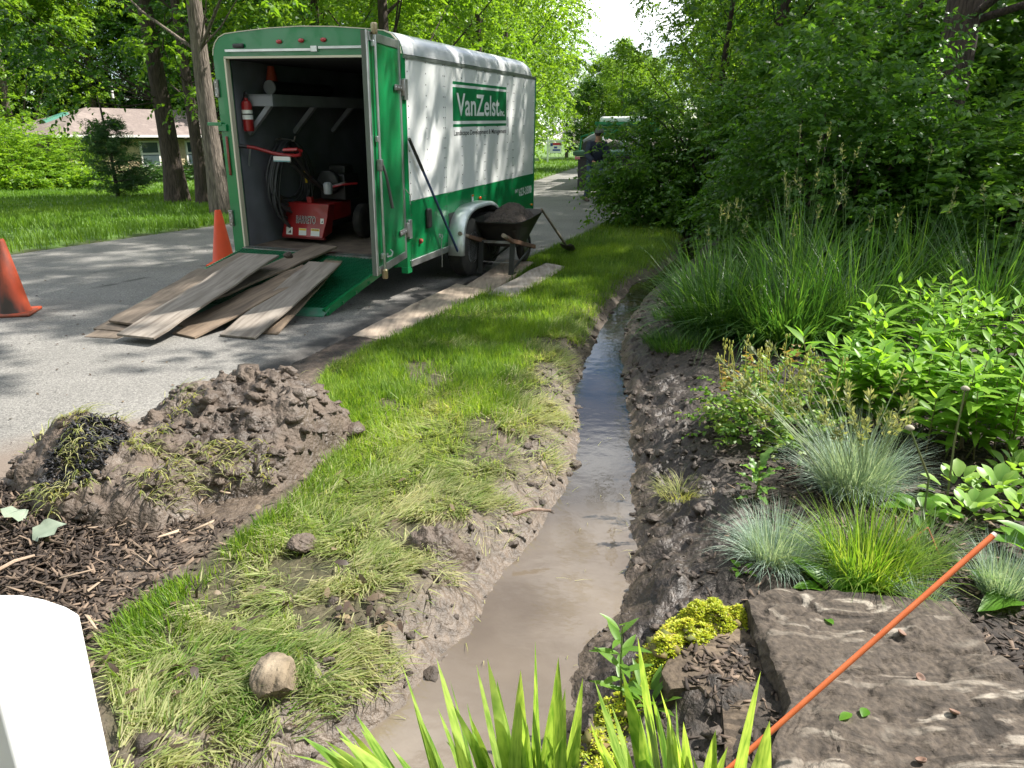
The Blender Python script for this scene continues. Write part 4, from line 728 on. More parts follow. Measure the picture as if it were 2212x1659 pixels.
SODG = LEAF('torn_turf_blades', (.13, .17, .04), (.27, .28, .10), .35, c3=(.42, .40, .20), rough=.6)
def sod(VV, n, cond, rng, parent):
    p = onto(VV, n, rng, cond); fl = 8 * fbm(p[:, 0] * 3, p[:, 1] * 3, 60, 3); a = fl + rng.normal(0, .5, n); D = np.stack([np.cos(a), np.sin(a), 0 * a], 1)
    V, F, r = blades(p, D, rng.uniform(.05, .15, n), rng.uniform(.004, .0085, n), rng.uniform(1.3, 2.1, n), rng.random(n), 3, rng=rng); props(mesh_np('turf_blades', V, F, SODG, parent, attrs=dict(rnd=r)), kind='stuff')
sod(TV, 1000, lambda x, y: ((np.hypot((x + 2.28) * .8, y - 3.5) < .17) | (fbm(x * 4, y * 4, 70) > .15) | (np.hypot(x + 1.72, y - 3.28) < .12)), rg, th_); sod(PV, 420, lambda x, y: (fbm(x * 4, y * 4, 73) > .17) | ((y < 3.35) & (x < -1.1) & (fbm(x * 5, y * 5, 75) > -.02)), rg, pile)
# blackened mulch tipped down the heap, and wood chips
CHIPM = LEAF('wood_chips_dark', (.022, .015, .011), (.065, .046, .034), 0.0, c3=(.19, .135, .095), rough=.8); BLKM = LEAF('black_mulch', (.008, .008, .010), (.02, .019, .02), 0.0, c3=(.05, .045, .045), rough=.5)
def chips(n, P_, lmin, lmax, rng, name, mat, label, cat_, parent=None, tilt=.5):
    k = len(P_); L_ = rng.uniform(lmin, lmax, k); W_ = np.minimum(L_ * rng.uniform(.10, .55, k), .016); H_ = rng.uniform(.0015, .005, k); a = rng.uniform(0, 6.28, k); b = rng.normal(0, tilt, k); c = rng.normal(0, tilt, k)
    x = np.stack([np.cos(a) * np.cos(b), np.sin(a) * np.cos(b), np.sin(b)], 1); up = unit(np.stack([rng.normal(0, .4, k), rng.normal(0, .4, k), np.ones(k)], 1)); y = unit(np.cross(up, x)); z = np.cross(x, y); V = []
    for sx, sy, sz in ((-1, -1, -1), (.8, -.4, -1), (1.1, .5, -1), (-.8, .8, -1), (-.95, -.9, 1), (.75, -.35, 1), (1.05, .45, 1), (-.8, .7, 1)): V.append(P_ + x * (L_ * .5 * sx)[:, None] + y * (W_ * .5 * sy)[:, None] + z * (H_ * .5 * sz)[:, None])
    V = np.stack(V, 1).reshape(-1, 3); T_ = np.array([(0, 3, 2, 1), (4, 5, 6, 7), (0, 1, 5, 4), (1, 2, 6, 5), (2, 3, 7, 6), (3, 0, 4, 7)]); F = (np.arange(k)[:, None, None] * 8 + T_[None]).reshape(-1, 4)
    o = mesh_np(name, V, F, mat, parent, attrs=dict(rnd=np.repeat(np.clip(rng.random(k) ** 1.6, 0, 1), 8))); return props(o, label, cat_, kind='stuff')
pq = onto(TV, 900, rg, lambda x, y: np.hypot((x + 1.98) * 1.1, (y - 3.18) * .8) < .19); pq[:, 2] += rg.random(900) * .03; chips(900, pq, .02, .055, rg, 'black_mulch', BLKM, None, None, th_)
x = rg.uniform(-2.9, -1.15, 15000); y = rg.uniform(1.9, 3.25, 15000); k = (x < edge_x(y) + .02) & (y < 3.2 - .25 * (x + 2.4) + .15 * fbm(x * 3, y * 3, 5)) & (rg.random(15000) < .25 + .75 * sst(-1.25, -1.75, x + .6 * fbm(x * 2, y * 2, 44))); x, y = x[k], y[k]
chips(len(x), np.stack([x, y, np.maximum(zg(x, y), .012) + .004 + .05 * rg.random(len(x)) ** 2 * sst(-1.4, -1.9, x)], 1), .02, .075, rg, 'wood_chips', CHIPM, 'spill of brown wood chips on the road in front of the turf heap', 'wood chips')
n = 170; x = rg.uniform(-2.5, -1.25, n); y = rg.uniform(2.0, 3.1, n); k = x < edge_x(y) - .02; x, y = x[k], y[k]
chips(len(x), np.stack([x, y, np.maximum(zg(x, y), .012) + .02 + .03 * rg.random(len(x))], 1), .05, .12, rg, 'bark_slivers', LEAF('bark_slivers', (.05, .035, .025), (.14, .10, .07), 0, c3=(.36, .27, .19), rough=.8), 'longer pale bark slivers lying on the wood chips', 'wood chips', tilt=.25)
x = rg.uniform(.3, 3.6, 16000); y = rg.uniform(1.3, 4.6, 16000); s_ = wsd(x, y); k = (s_ > .28 + .3 * (fbm(x * 3, y * 3, 5))) & (x > np.interp(y, WR[:, 1], WR[:, 0])) & (rg.random(16000) < .15 + .85 * sst(.35, .9, s_)); x, y, s_ = x[k], y[k], s_[k]
chips(len(x), np.stack([x, y, zg(x, y, s_) + .006], 1), .015, .06, rg, 'bark_mulch', CHIPM, 'dark bark mulch between the plants of the bed', 'mulch', tilt=.35)
DMUD = M('dark_mud', (.075, .056, .044), (.04, .03, .023), 9, rough=.7, bump=.9, bscale=45, bdist=.02)
# crumbs of mud and floating straw round the ditch
n = 1150; x = rg.uniform(-1.2, 3, n * 5); y = rg.uniform(1.3, 8, n * 5); s_ = wsd(x, y); k = (s_ > -.03) & (s_ < .55) & ((x > np.interp(y, WR[:, 1], WR[:, 0])) | (s_ < .25) | ((y < 3.2) & (rg.random(n * 5) < .5))); x, y, s_ = x[k][:n], y[k][:n], s_[k][:n]
P3 = np.stack([x, y, zg(x, y, s_) + .004], 1); V, F = clods(len(x), lambda i: P3[i] - [0, 0, .004], .005, .030, rg); props(mesh_np('mud_crumbs', V, F, DMUD), 'wet mud crumbs along the banks of the ditch', 'mud', kind='stuff')
n = 130; x = rg.uniform(-1.2, 1.3, n * 6); y = rg.uniform(1.2, 4.2, n * 6); s_ = wsd(x, y); k = (s_ < -.01) & (rg.random(n * 6) < .12 + .8 * sst(-.12, 0, s_)); x, y = x[k][:n], y[k][:n]
V, F, r = blades(np.stack([x, y, 0 * x + WZ + .003], 1), unit(np.stack([rg.normal(size=len(x)), rg.normal(size=len(x)), 0 * x], 1)), rg.uniform(.02, .09, len(x)), .003, 1.75, rg.random(len(x)) * .6 + .4, 2, rng=rg); V[:, 2] = np.clip(V[:, 2], WZ + .002, WZ + .012); props(mesh_np('floating_straw', V, F, SODG, attrs=dict(rnd=r)), 'bits of straw and grass floating on the muddy water', 'straw', kind='stuff')
LIT = LEAF('leaf_litter', (.03, .02, .015), (.07, .045, .03), .1, c3=(.20, .15, .09), rough=.6)
n = 150; x = rg.uniform(-1.5, .3, n); y = rg.uniform(1.5, 4.6, n); c_ = G(800, 1350, 0); q_ = G(560, 1490, 0); x[:40] = c_[0] + rg.normal(0, .07, 40); y[:40] = c_[1] + rg.normal(0, .05, 40); x[40:60] = q_[0] - .3 + rg.normal(0, .1, 20); y[40:60] = q_[1] + rg.normal(0, .06, 20); s_ = wsd(x, y); k = (s_ > .04) & (x > edge_x(y) - .1); x, y, s_ = x[k], y[k], s_[k]; n = len(x)
V, F, r = leaves(np.stack([x, y, zg(x, y, s_) + rg.uniform(.015, .05, n)], 1), np.stack([rg.normal(size=n), rg.normal(size=n), rg.normal(0, .35, n)], 1), np.array([0, 0, 1.]) + rg.normal(0, .5, (n, 3)), rg.uniform(.025, .065, n), rg.uniform(.012, .03, n), rg.random(n), .3, 1); props(mesh_np('leaf_litter', V, F, LIT, smooth=True, attrs=dict(rnd=r)), 'dark dead leaves and scraps scattered on the trampled grass', 'dead leaves', kind='stuff')
n = 420; y = rg.uniform(3.4, 12, n); x = xl(y) + (xr(y) - xl(y)) * rg.uniform(.25, .99, n); V, F, r = leaves(np.stack([x, y, .012 + .012 * np.sin(np.pi * (x - xl(y)) / (xr(y) - xl(y))) + .004 * rg.random(n)], 1), np.stack([rg.normal(size=n), rg.normal(size=n), rg.normal(0, .1, n)], 1), np.array([0, 0, 1.]) + rg.normal(0, .25, (n, 3)), rg.uniform(.012, .045, n), rg.uniform(.008, .02, n), rg.random(n), .2, 0); props(mesh_np('road_litter', V, F, LIT, attrs=dict(rnd=r)), 'small dark bits of leaf and bark strewn over the asphalt', 'leaf litter', kind='stuff')
# ================================================================ ROCKS
def rock_mat(name, a, b, c, ang=-.55, veins=1.0):
    m = bpy.data.materials.new(name); m.use_nodes = True; t = m.node_tree; p = t.nodes['Principled BSDF']; L = t.links.new; p.inputs['Roughness'].default_value = .85; p.inputs['Specular IOR Level'].default_value = .3
    tc = t.nodes.new('ShaderNodeTexCoord'); mp = t.nodes.new('ShaderNodeMapping'); mp.inputs['Rotation'].default_value = (0, 0, ang); mp.inputs['Scale'].default_value = (2.6, 8.0, 6.0); L(tc.outputs['Object'], mp.inputs[0])
    def nz(s, d, src, dist=0.0): n = _n(t, 'ShaderNodeTexNoise', Scale=s, Detail=d, Distortion=dist); L(src, n.inputs[0]); return n.outputs[0]
    def mr(i, lo, hi, o0=0.0, o1=1.0): r = t.nodes.new('ShaderNodeMapRange'); r.inputs[1].default_value = lo; r.inputs[2].default_value = hi; r.inputs[3].default_value = o0; r.inputs[4].default_value = o1; L(i, r.inputs[0]); return r.outputs[0]
    def mix(f, x, y): q = t.nodes.new('ShaderNodeMixRGB'); L(f, q.inputs[0]); (L(x, q.inputs[1]) if not isinstance(x, tuple) else setattr(q.inputs[1], 'default_value', (*x, 1))); q.inputs[2].default_value = (*y, 1); return q.outputs[0]
    def mul(x, y): q = t.nodes.new('ShaderNodeMath'); q.operation = 'MULTIPLY'; L(x, q.inputs[0]); L(y, q.inputs[1]); return q.outputs[0]
    O = tc.outputs['Object']; grain = nz(60, 8, O); band = nz(1.0, 10, mp.outputs[0], 2.6); broad = nz(3.2, 4, O)
    c_ = mix(mr(grain, .35, .65), a, b); c_ = mix(mul(mr(band, .54, .63), mr(broad, .42, .62, 0, veins * .8)), c_, c); c_ = mix(mul(mr(band, .47, .42), mr(nz(2.1, 3, O), .4, .6, 0, .8)), c_, tuple(q * .45 for q in b)); L(c_, p.inputs['Base Color'])
    sm_ = t.nodes.new('ShaderNodeMath'); sm_.operation = 'MULTIPLY_ADD'; L(band, sm_.inputs[0]); sm_.inputs[1].default_value = 2.2; L(grain, sm_.inputs[2]); bp = t.nodes.new('ShaderNodeBump'); bp.inputs['Strength'].default_value = .75; bp.inputs['Distance'].default_value = .010; L(sm_.outputs[0], bp.inputs['Height']); L(bp.outputs[0], p.inputs['Normal']); return m
def boulder(name, px, h, z0, mat, label, cat_, seed=0, tilt=(0, 0), layers=True, res=64, rough=.03):
    # outline given on the ground, swept up to a rough layered top with a broken edge
    O = np.array([G(x, y, z0)[:2] if len(px[0]) == 2 and abs(px[0][0]) > 20 else (x, y) for x, y in px]); c = O.mean(0); A = 260; ang = np.linspace(0, 2 * math.pi, A, endpoint=False); rad = []
    for a in ang:
        d = np.array([math.cos(a), math.sin(a)]); best = .01
        for i in range(len(O)):
            p, q = O[i] - c, O[(i + 1) % len(O)] - c; e_ = q - p; den = d[0] * e_[1] - d[1] * e_[0]
            if abs(den) < 1e-9: continue
            t = (p[0] * e_[1] - p[1] * e_[0]) / den; u = (p[0] * d[1] - p[1] * d[0]) / den
            if t > 0 and -1e-6 <= u <= 1 + 1e-6: best = max(best, t)
        rad.append(best)
    rad = np.array(rad) * (1 + .05 * fbm(np.cos(ang) * 5 + seed, np.sin(ang) * 5, seed, 4)); V = []; K = 70
    rr = np.concatenate([np.linspace(0.0, .93, K), [.965, .99, 1.0, 1.012, 1.02]]); zz = np.concatenate([np.ones(K), [.96, .85, .62, .3, -.35]])
    R2, A2 = np.meshgrid(rr, ang, indexing='ij'); X2 = c[0] + R2 * rad[None] * np.cos(A2); Y2 = c[1] + R2 * rad[None] * np.sin(A2); Z2 = np.repeat(zz[:, None], A, 1) * h
    top = (zz > .9)[:, None]
    rel = rough * (1.0 * (.3 - np.abs(fbm(X2 * 1.6 + Y2, Y2 * 4.5 - X2 * 2.2, seed + 2, 3))) + 2.6 * np.abs(fbm(X2 * 3.2 + Y2 * 1.5, Y2 * 6.5 - X2 * 2.0, seed, 5)) + .5 * fbm(X2 * 12 + Y2 * 5, Y2 * 26 - X2 * 12, seed + 4, 4)); lay = (rel + .25 * rough * fbm(X2 * 2, Y2 * 2, 3)) / (rough * .55); lay = (np.floor(lay) + sst(.2, .8, lay - np.floor(lay))) * rough * .55
    Z2 = Z2 + np.where(top, (.30 * rel + .70 * lay if layers else rel) + (X2 - c[0]) * tilt[0] + (Y2 - c[1]) * tilt[1], 0.4 * rel); Z2 = z0 + np.maximum(Z2, -.08)
    ja = np.where(top, 0, 1) * .022 * fbm(X2 * 9 + Z2 * 14, Y2 * 9 - Z2 * 22, seed + 9, 4) * 2; X2 = X2 + ja * np.cos(A2); Y2 = Y2 + ja * np.sin(A2)
    V = np.stack([X2 - c[0], Y2 - c[1], Z2], -1).reshape(-1, 3); I = np.arange(len(rr) * A).reshape(len(rr), A); F = np.stack([I[:-1], I[1:], np.roll(I[1:], -1, 1), np.roll(I[:-1], -1, 1)], -1).reshape(-1, 4)
    o = mesh_np(name, V, F, mat, smooth=True, loc=(c[0], c[1], 0))
    try: o.data.set_sharp_from_angle(angle=R_(35))
    except Exception: pass
    return props(o, label, cat_)
RK = rock_mat('layered_rock', (.088, .069, .053), (.044, .035, .028), (.33, .29, .24)); RK2 = rock_mat('brown_rock', (.10, .075, .052), (.055, .041, .029), (.16, .12, .083))
BIGR = boulder('boulder', [(1600, 1365), (1660, 1338), (1740, 1345), (1830, 1352), (2040, 1368), (2080, 1420), (2140, 1500), (2240, 1580), (2400, 1800), (2200, 2100), (1700, 2000), (1640, 1720), (1690, 1600), (1640, 1480)], .125, .02, RK, 'large layered grey brown boulder with pale veins under the orange stake', 'boulder', 3, rough=.036)
SMR = boulder('rock', [(1470, 1410), (1530, 1385), (1600, 1390), (1660, 1460), (1690, 1600), (1660, 1760), (1560, 1760), (1570, 1600), (1500, 1530), (1440, 1540), (1420, 1500)], .075, .01, RK2, 'smaller brown rock with bark chips on it, left of the large boulder', 'rock', 8, rough=.018)
x = rg.uniform(.5, .78, 700); y = rg.uniform(1.70, 2.02, 700); from mathutils.bvhtree import BVHTree
def bvh(o): return BVHTree.FromPolygons([o.matrix_basis @ v.co for v in o.data.vertices], [tuple(p.vertices) for p in o.data.polygons])
BB, BS = bvh(BIGR), bvh(SMR)
def drop(t, x, y):
    h = t.ray_cast(Vector((x, y, 2)), Vector((0, 0, -1)))[0]; return h.z if h else -1
pz = np.array([(a, b, drop(BS, a, b) + .004) for a, b in zip(x, y)])
kk_ = rg.random(700) < .42 * np.exp(-((x - .62) ** 2 + (y - 1.82) ** 2) / .014); pz = pz[kk_ & (pz[:, 2] > .02)]
chips(len(pz), pz, .015, .05, rg, 'bark_chips', CHIPM, 'reddish bark chips caught on the smaller rock', 'bark chips', tilt=.25)
TAN = M('tan_stone', (.17, .13, .085), (.085, .065, .045), 14, rough=.9, bump=1, bscale=30, bdist=.015, c3=(.25, .20, .14), scale3=9)
def lump(name, p, r, mat, label, cat_, seed, fl=.75):
    import bmesh as _b; bm = _b.new(); _b.ops.create_icosphere(bm, subdivisions=5, radius=1); V = np.array([v.co[:] for v in bm.verts]); F = np.array([[q.index for q in f.verts] for f in bm.faces]); bm.free(); rng = np.random.default_rng(seed)
    d = np.ones(len(V))
    for q in range(9): n_ = unit(rng.normal(size=3)); c_ = rng.uniform(.62, .92); d = np.minimum(d, np.where(V @ n_ > .05, c_ / np.maximum(V @ n_, .05), 9))     # broken facets
    d = d - .22 * np.abs(fbm(V[:, 0] * 4 + V[:, 2] * 3, V[:, 1] * 4 - V[:, 2] * 2.5, seed + 5, 4)) + .16 * fbm(V[:, 0] * 2.2 + seed, V[:, 1] * 2.2 + V[:, 2] * 1.7, seed, 4) + .10 * (clodh(V[:, 0] + V[:, 2] * .7, V[:, 1] - V[:, 2] * .6, .3, seed) - .4)
    V = V * d[:, None] * np.array([1.15, .95, fl]) * r; a_ = rng.uniform(0, 6.28); V = V @ np.array([[math.cos(a_), -math.sin(a_), 0], [math.sin(a_), math.cos(a_), 0], [0, 0, 1]]).T
    o = mesh_np(name, V, F, mat, smooth=True, loc=p)
    try: o.data.set_sharp_from_angle(angle=R_(28))
    except Exception: pass
    return props(o, label, cat_)
p = G(600, 1502, .0); lump('stone', (p[0], p[1], zat(p[0], p[1]) + .025), .082, TAN, 'rough tan stone lying in the trampled grass', 'stone', 5)
p = G(655, 1205, 0.); lump('mud_clod', (p[0], p[1], zat(p[0], p[1]) + .03), .055, MUDP, 'brown mud clod alone on the grass below the soil pile', 'mud clod', 9)
p = G(955, 1195, 0.); heap('mud_lump', [(p[0] + .13 * math.cos(a) * (1.3), p[1] + .10 * math.sin(a)) for a in np.linspace(0, 6.28, 12)[:-1]], lambda x, y: .05 + 0 * x, .008, MUDP, 'flat lump of dug mud on the grass at the ditch edge', 'mud clod', lambda x, y: zg(x, y), amp=.05, seed=41, fr=14)
p = C6(1440, 103, .54); lump('mud_lump', (p[0], p[1], p[2]), .045, SOILD, 'dark mud clod on the plank at the trailer sill', 'mud clod', 15)
a_, b_ = G(1108, 1112, .03), G(1190, 1103, .03); S().tube([a_, (a_ + b_) / 2 + [0, .01, .012], b_], [.009, .008, .006], 7).build('stick', wood('stick_bark', (.25, .17, .13), (.18, .12, .09), (.1, .07, .05)), smooth='auto'); props(bpy.context.scene.objects['stick'], 'short brown stick on the grassy bank of the ditch', 'stick')
a_, b_ = G(-10, 1235, .06), G(75, 1200, .07); props(S().tube([a_, (a_ + b_) / 2 + [0, 0, .01], b_], [.008, .008, .005], 7).build('stick', wood('pale_stick', (.36, .26, .19), (.28, .2, .14), (.2, .14, .1)), smooth='auto'), 'pale broken stick on the wood chips at the left edge', 'stick')
# black plastic scrap and crumpled dead leaves
# orange marker stake
b_ = G(1650, 1594, .25); d1 = ray(2145 * 1024 / 2212, 1157 * 1024 / 2212); d1 /= np.linalg.norm(d1); tp_ = np.array([0, 0, CH]) + d1 * 2.12
dirn = tp_ - b_; dirn /= np.linalg.norm(dirn); b0_ = b_ - dirn * (.27 / dirn[2])
STK = M('orange_fibreglass', (.85, .20, .065), (.75, .16, .045), 20, rough=.45); e4 = empty('marker_stake', b0_, label='orange fibreglass marker stake slanting across the large boulder', cat='stake')
S().tube([(0, 0, 0), tp_ - b0_], .0066, 10).build('stake_rod', STK, e4, smooth='auto'); S().tube([tp_ - b0_, tp_ - b0_ + dirn * .008], [.0068, .0055], 10).build('stake_tip', M('pale_tip', (.7, .6, .5), rough=.6), e4, smooth='auto')
# white post in the corner
WP = M('white_enamel', (.82, .82, .82), (.78, .78, .78), 3, rough=.35)
yz = [(1.245, -.3), (1.252, .722), (1.22, .762), (1.17, .812), (1.12, .855), (1.07, .885), (1.03, .895), (1.012, .885), (1.012, -.3)]
e5 = empty('white_post', (-.85, 1.1, 0), label='bright white post with a sloping top in the near left corner', cat='post')
S().prism([(a - 1.1, b) for a, b in yz], 0, -.34, 0.0).build('post_body', WP, e5, bev=.008, seg=3)
# ================================================================ HOUSE, SIGN, TRUCK, PERSON
ROOF = M('roof_shingles', (.20, .158, .142), (.145, .115, .105), 9, rough=.9, bump=.5, bscale=9, bdist=.05, c3=(.24, .195, .175), scale3=1.2); BRICK = M('buff_brick', (.52, .42, .26), (.42, .33, .20), 7, rough=.85); TRIM = M('white_trim', (.75, .73, .68), rough=.5); GLASS = M('window_glass', (.05, .07, .08), rough=.05, spec=.8)
F0 = AY(55, 138.5, 42); L0 = AY(-21, 137, 48); R0 = AY(205, 139, 49.5); ez = 1.72; rv = (R0 - F0)[:2]; rv /= np.linalg.norm(rv); lv = np.array([-rv[1], rv[0]]); gz0 = -.75
H = empty('house', mat=Matrix([[rv[0], lv[0], 0, F0[0]], [rv[1], lv[1], 0, F0[1]], [0, 0, 1, gz0], [0, 0, 0, 1]]), label='low tan brick house with a brown hipped roof behind the lawn', cat='house'); HL, HD = 24.0, 9.5; ee = ez - gz0
rg_ = np.array([4.4, HD / 2, ee + 1.6]); rg2 = np.array([HL - 4.4, HD / 2, ee + 1.6])
rfo = S().add([(0, 0, ee), (HL, 0, ee), (HL, HD, ee), (0, HD, ee), rg_, rg2, (.1, .1, ee - .14), (HL - .1, .1, ee - .14), (HL - .1, HD - .1, ee - .14), (.1, HD - .1, ee - .14)], [(0, 1, 5, 4), (1, 2, 5), (2, 3, 4, 5), (3, 0, 4), (9, 8, 7, 6), (0, 6, 7, 1), (1, 7, 8, 2), (2, 8, 9, 3), (3, 9, 6, 0)]).build('roof', ROOF, H)
g = S(); g.box((HL / 2, -.05, ee - .06), (HL, .12, .13)); g.box((-.05, HD / 2, ee - .06), (.12, HD, .13)); g.build('gutter', TRIM, rfo)
mid = (np.array([0, HD * .55, ee]) * .42 + rg_ * .58); nrm = unit(np.cross(rg_ - np.array([0, HD, ee]), np.array([0, 0, ee]) - np.array([0, HD, ee]))); nrm = nrm if nrm[2] > 0 else -nrm; yv_ = np.array([0, -1, 0.]); xv_ = np.cross(yv_, nrm)
S().box(mid + nrm * .06, (1.5, .75, .12), np.array([xv_, yv_, nrm]).T).build('skylight', M('skylight_glass', (.12, .32, .25), rough=.1), rfo); S().tube([(6.2, HD / 2, ee + 2.2), (6.2, HD / 2, ee + 2.9)], .07, 8).build('vent_pipe', TRIM, rfo)
S().box((HL / 2, HD / 2, ee / 2 - .12), (HL - 1.2, HD - 1.2, ee - .18)).build('wall', BRICK, H)
for xw, wd_ in ((5.6, 1.0), (8.6, 1.0), (11.2, 1.0), (14.4, 1.6)):
    wf = S().box((xw, .56, 1.42), (wd_ + .24, .12, 1.45)).build('window', TRIM, H); pn = S()
    S().box((xw, .49, 1.76), (wd_, .03, .58)).build('pane', GLASS, wf); S().box((xw, .49, 1.06), (wd_, .03, .58)).build('pane', GLASS, wf)
dd = S().box((.57, 2.2, 1.05), (.1, 1.1, 2.1)).build('door', M('dark_door', (.05, .04, .035), rough=.5), H); S().box((2.2, .56, 1.1), (1.2, .1, 1.9)).build('shutter', M('dark_shutter', (.07, .05, .04), rough=.6), H)
# sign
p = np.array([2.58, 54, -.1]); p = AY(1183 * .4629, 161.5, 50); p[2] -= .02; e = empty('estate_sign', p, .15, 'white post sign with a hanging red, white and blue panel on the far lawn', 'sign')
SW = M('sign_white', (.78, .78, .78), rough=.5); S().box((0, 0, .72), (.10, .10, 1.44)).lathe([(.07, 1.44), (.0, 1.54)], 4).build('post', SW, e); S().box((.42, 0, 1.28), (1.15, .08, .09)).build('crossarm', SW, e)
pn = S().box((.50, 0, .86), (.78, .04, .64)).build('panel', SW, e); S().box((.56, -.024, 1.09), (.50, .006, .13)).build('red_band', M('sign_red', (.5, .02, .03), rough=.5), pn); S().box((.24, -.024, 1.05), (.16, .006, .18)).build('blue_badge', M('sign_blue', (.02, .05, .25), rough=.5), pn)
S().box((.56, -.024, .72), (.5, .006, .10)).box((.50, -.024, .88), (.2, .006, .12)).build('blue_lettering', M('sign_blue2', (.02, .06, .30), rough=.5), pn); S().box((.82, -.024, 1.08), (.12, .006, .16)).build('portrait', M('portrait', (.2, .12, .09), rough=.6), pn)
for x in (.2, .8): S().tube([(x, 0, 1.18), (x, 0, 1.24)], .012, 5).build('hanger', STEEL, e)
# flatbed truck
tp = AY(572, 189.5, 24.6); tp[2] = 0; e = empty('flatbed_truck', tp, -.22, 'green flatbed truck loaded with wrapped rocks, parked on the road behind the shrubs', 'truck'); TG = M('truck_green', (.008, .20, .075), (.006, .15, .055), 3, rough=.4); TGD = M('dark_truck_green', (.01, .06, .03), (.008, .045, .025), 3, rough=.5)
S().box((1.32, 2.6, 1.12), (2.5, 5.2, .16)).build('flatbed', TGD, e, bev=.02); S().box((1.32, -.03, 1.12), (2.62, .08, .12)).build('bed_edge', M('bed_edge', (.03, .10, .05), rough=.5), e, bev=.015)
S().box((.52, .18, .55), (.75, .03, .95)).build('mud_flap', BLACK, e); S().box((2.12, .18, .55), (.75, .03, .95)).build('mud_flap', BLACK, e); S().box((1.32, .3, .75), (2.2, .2, .55)).build('underbody', BLACK, e)
hb_ = S().box((1.32, 4.9, 1.65), (2.3, .08, .90)).build('headboard', TG, e, bev=.015); S().box((1.45, 4.84, 1.70), (1.05, .05, .24)).build('rear_grille', BLACK, hb_)
for x in (.2, .62, 2.05, 2.44): S().box((x, 4.82, 1.65), (.07, .10, .92)).build('headboard_post', TG, hb_)
S().box((1.32, 4.83, 2.10), (2.42, .12, .10)).build('top_rail', M('rail_green', (.03, .28, .11), rough=.4), hb_); S().box((1.32, 4.83, 1.26), (2.4, .12, .08)).build('bottom_rail', TG, hb_)
cb = S().box((1.32, 6.1, 1.48), (2.2, 1.9, 1.72)).build('cab', M('cab_white', (.7, .71, .71), rough=.35), e, bev=.12, seg=3); S().box((1.32, 5.13, 1.95), (1.5, .04, .42)).build('rear_window', GLASS, cb)
ro = Euler((0, R_(90), 0)).to_matrix()
for x in (.25, .55, 2.1, 2.4):
    wh = S().lathe([(.22, -.12), (.44, -.12), (.48, -.08), (.48, .08), (.44, .12), (.22, .12)], 22, (x, 1.1, .48), ro).build('wheel', RUBBER, e, smooth='auto'); S().lathe([(.22, -.1), (.05, -.03), (.05, .03), (.22, .1)], 16, (x, 1.1, .48), ro).build('rim', STEEL, wh, smooth='auto')
for x in (.25, 2.35):
    wh = S().lathe([(.22, -.12), (.44, -.12), (.48, -.08), (.48, .08), (.44, .12), (.22, .12)], 22, (x, 6.3, .48), ro).build('wheel', RUBBER, e, smooth='auto')
for x in (.16, 2.48): S().box((x, -.08, .99), (.16, .04, .09)).build('tail_light', REDP, e)
LOADR = M('load_rock', (.30, .27, .25), (.18, .16, .15), 5, rough=.85, bump=.8, bscale=12, bdist=.05); WRAP = M('grey_wrap', (.36, .38, .40), (.22, .23, .26), 5, rough=.3)
rl = np.random.default_rng(4)
for i in range(9):
    q = (.75 + .21 * i % 1.7 + .1 * rl.random(), .35 + .55 * (i // 4) + .2 * rl.random(), 1.36 + .05 * rl.random()); pw_ = e.matrix_basis @ Vector(q)
    o = lump('rock', pw_, rl.uniform(.20, .30), LOADR if i % 3 else WRAP, ['rounded grey rock heaped on the flatbed with others alike', 'rock in shiny grey wrap among those heaped on the flatbed'][0 if i % 3 else 1], 'rock', 60 + i); o['group'] = ['bare rocks on the flatbed', 'wrapped rocks on the flatbed'][0 if i % 3 else 1]
q = e.matrix_basis @ Vector((.42, .5, 1.32)); b = empty('leaf_blower', q, -.3, 'backpack blower with an orange housing and grey tube at the left end of the flatbed', 'leaf blower'); S().lathe([(.05, -.12), (.19, -.12), (.2, 0), (.17, .12), (.05, .12)], 16, (0, 0, 0), Euler((R_(90), 0, 0)).to_matrix()).build('blower_housing', BLACK, b, smooth='auto')
S().lathe([(.07, -.13), (.14, -.13), (.14, -.08), (.07, -.08)], 14, (0, 0, 0), Euler((R_(90), 0, 0)).to_matrix()).build('orange_cover', ORANGE, b, smooth='auto'); S().tube([(-.15, .1, .12), (.1, .1, .25), (.42, .1, .36)], [.10, .12, .13], 12).build('grey_tube', WRAP, b, smooth='auto'); S().tube([(-.35, .3, -.15), (-.3, .3, .3), (.1, .3, .42)], .03, 8).build('green_frame', TG, b, smooth='auto')
# person: one continuous body (skin modifier), clothes over it
def skinned(name, vs_, es, rs, mat, parent, root=0, lv=2):
    m = bpy.data.meshes.new(name); m.from_pydata(vs_, es, []); m.update(); m.materials.append(mat); o = bpy.data.objects.new(name, m); COL.objects.link(o); o.parent = parent; md = o.modifiers.new('skin', 'SKIN'); md.use_smooth_shade = True
    if not m.skin_vertices: m.attributes  # layer is made with the modifier
    if not m.skin_vertices:
        import bmesh as _b; b = _b.new(); b.from_mesh(m); b.verts.layers.skin.verify(); b.to_mesh(m); b.free()
    for i, r in enumerate(rs): m.skin_vertices[0].data[i].radius = (r, r) if np.isscalar(r) else r; m.skin_vertices[0].data[i].use_root = (i == root)
    s_ = o.modifiers.new('sub', 'SUBSURF'); s_.levels = s_.render_levels = lv; return o
SKIN = M('skin', (.42, .22, .15), rough=.5); NAVY = M('navy_jacket', (.012, .018, .035), (.02, .028, .05), 8, rough=.8, bump=.4, bscale=14, bdist=.02); JEAN = M('blue_jeans', (.05, .075, .13), (.03, .045, .08), 9, rough=.85); BOOT = M('brown_boots', (.06, .045, .035), (.1, .08, .06), 9, rough=.8)
fp = G(1283, 436, 0); fp[1] += .1; PE = empty('person', fp, .25, 'person in navy jacket and cap walking past the truck, half hidden by leaves', 'person')
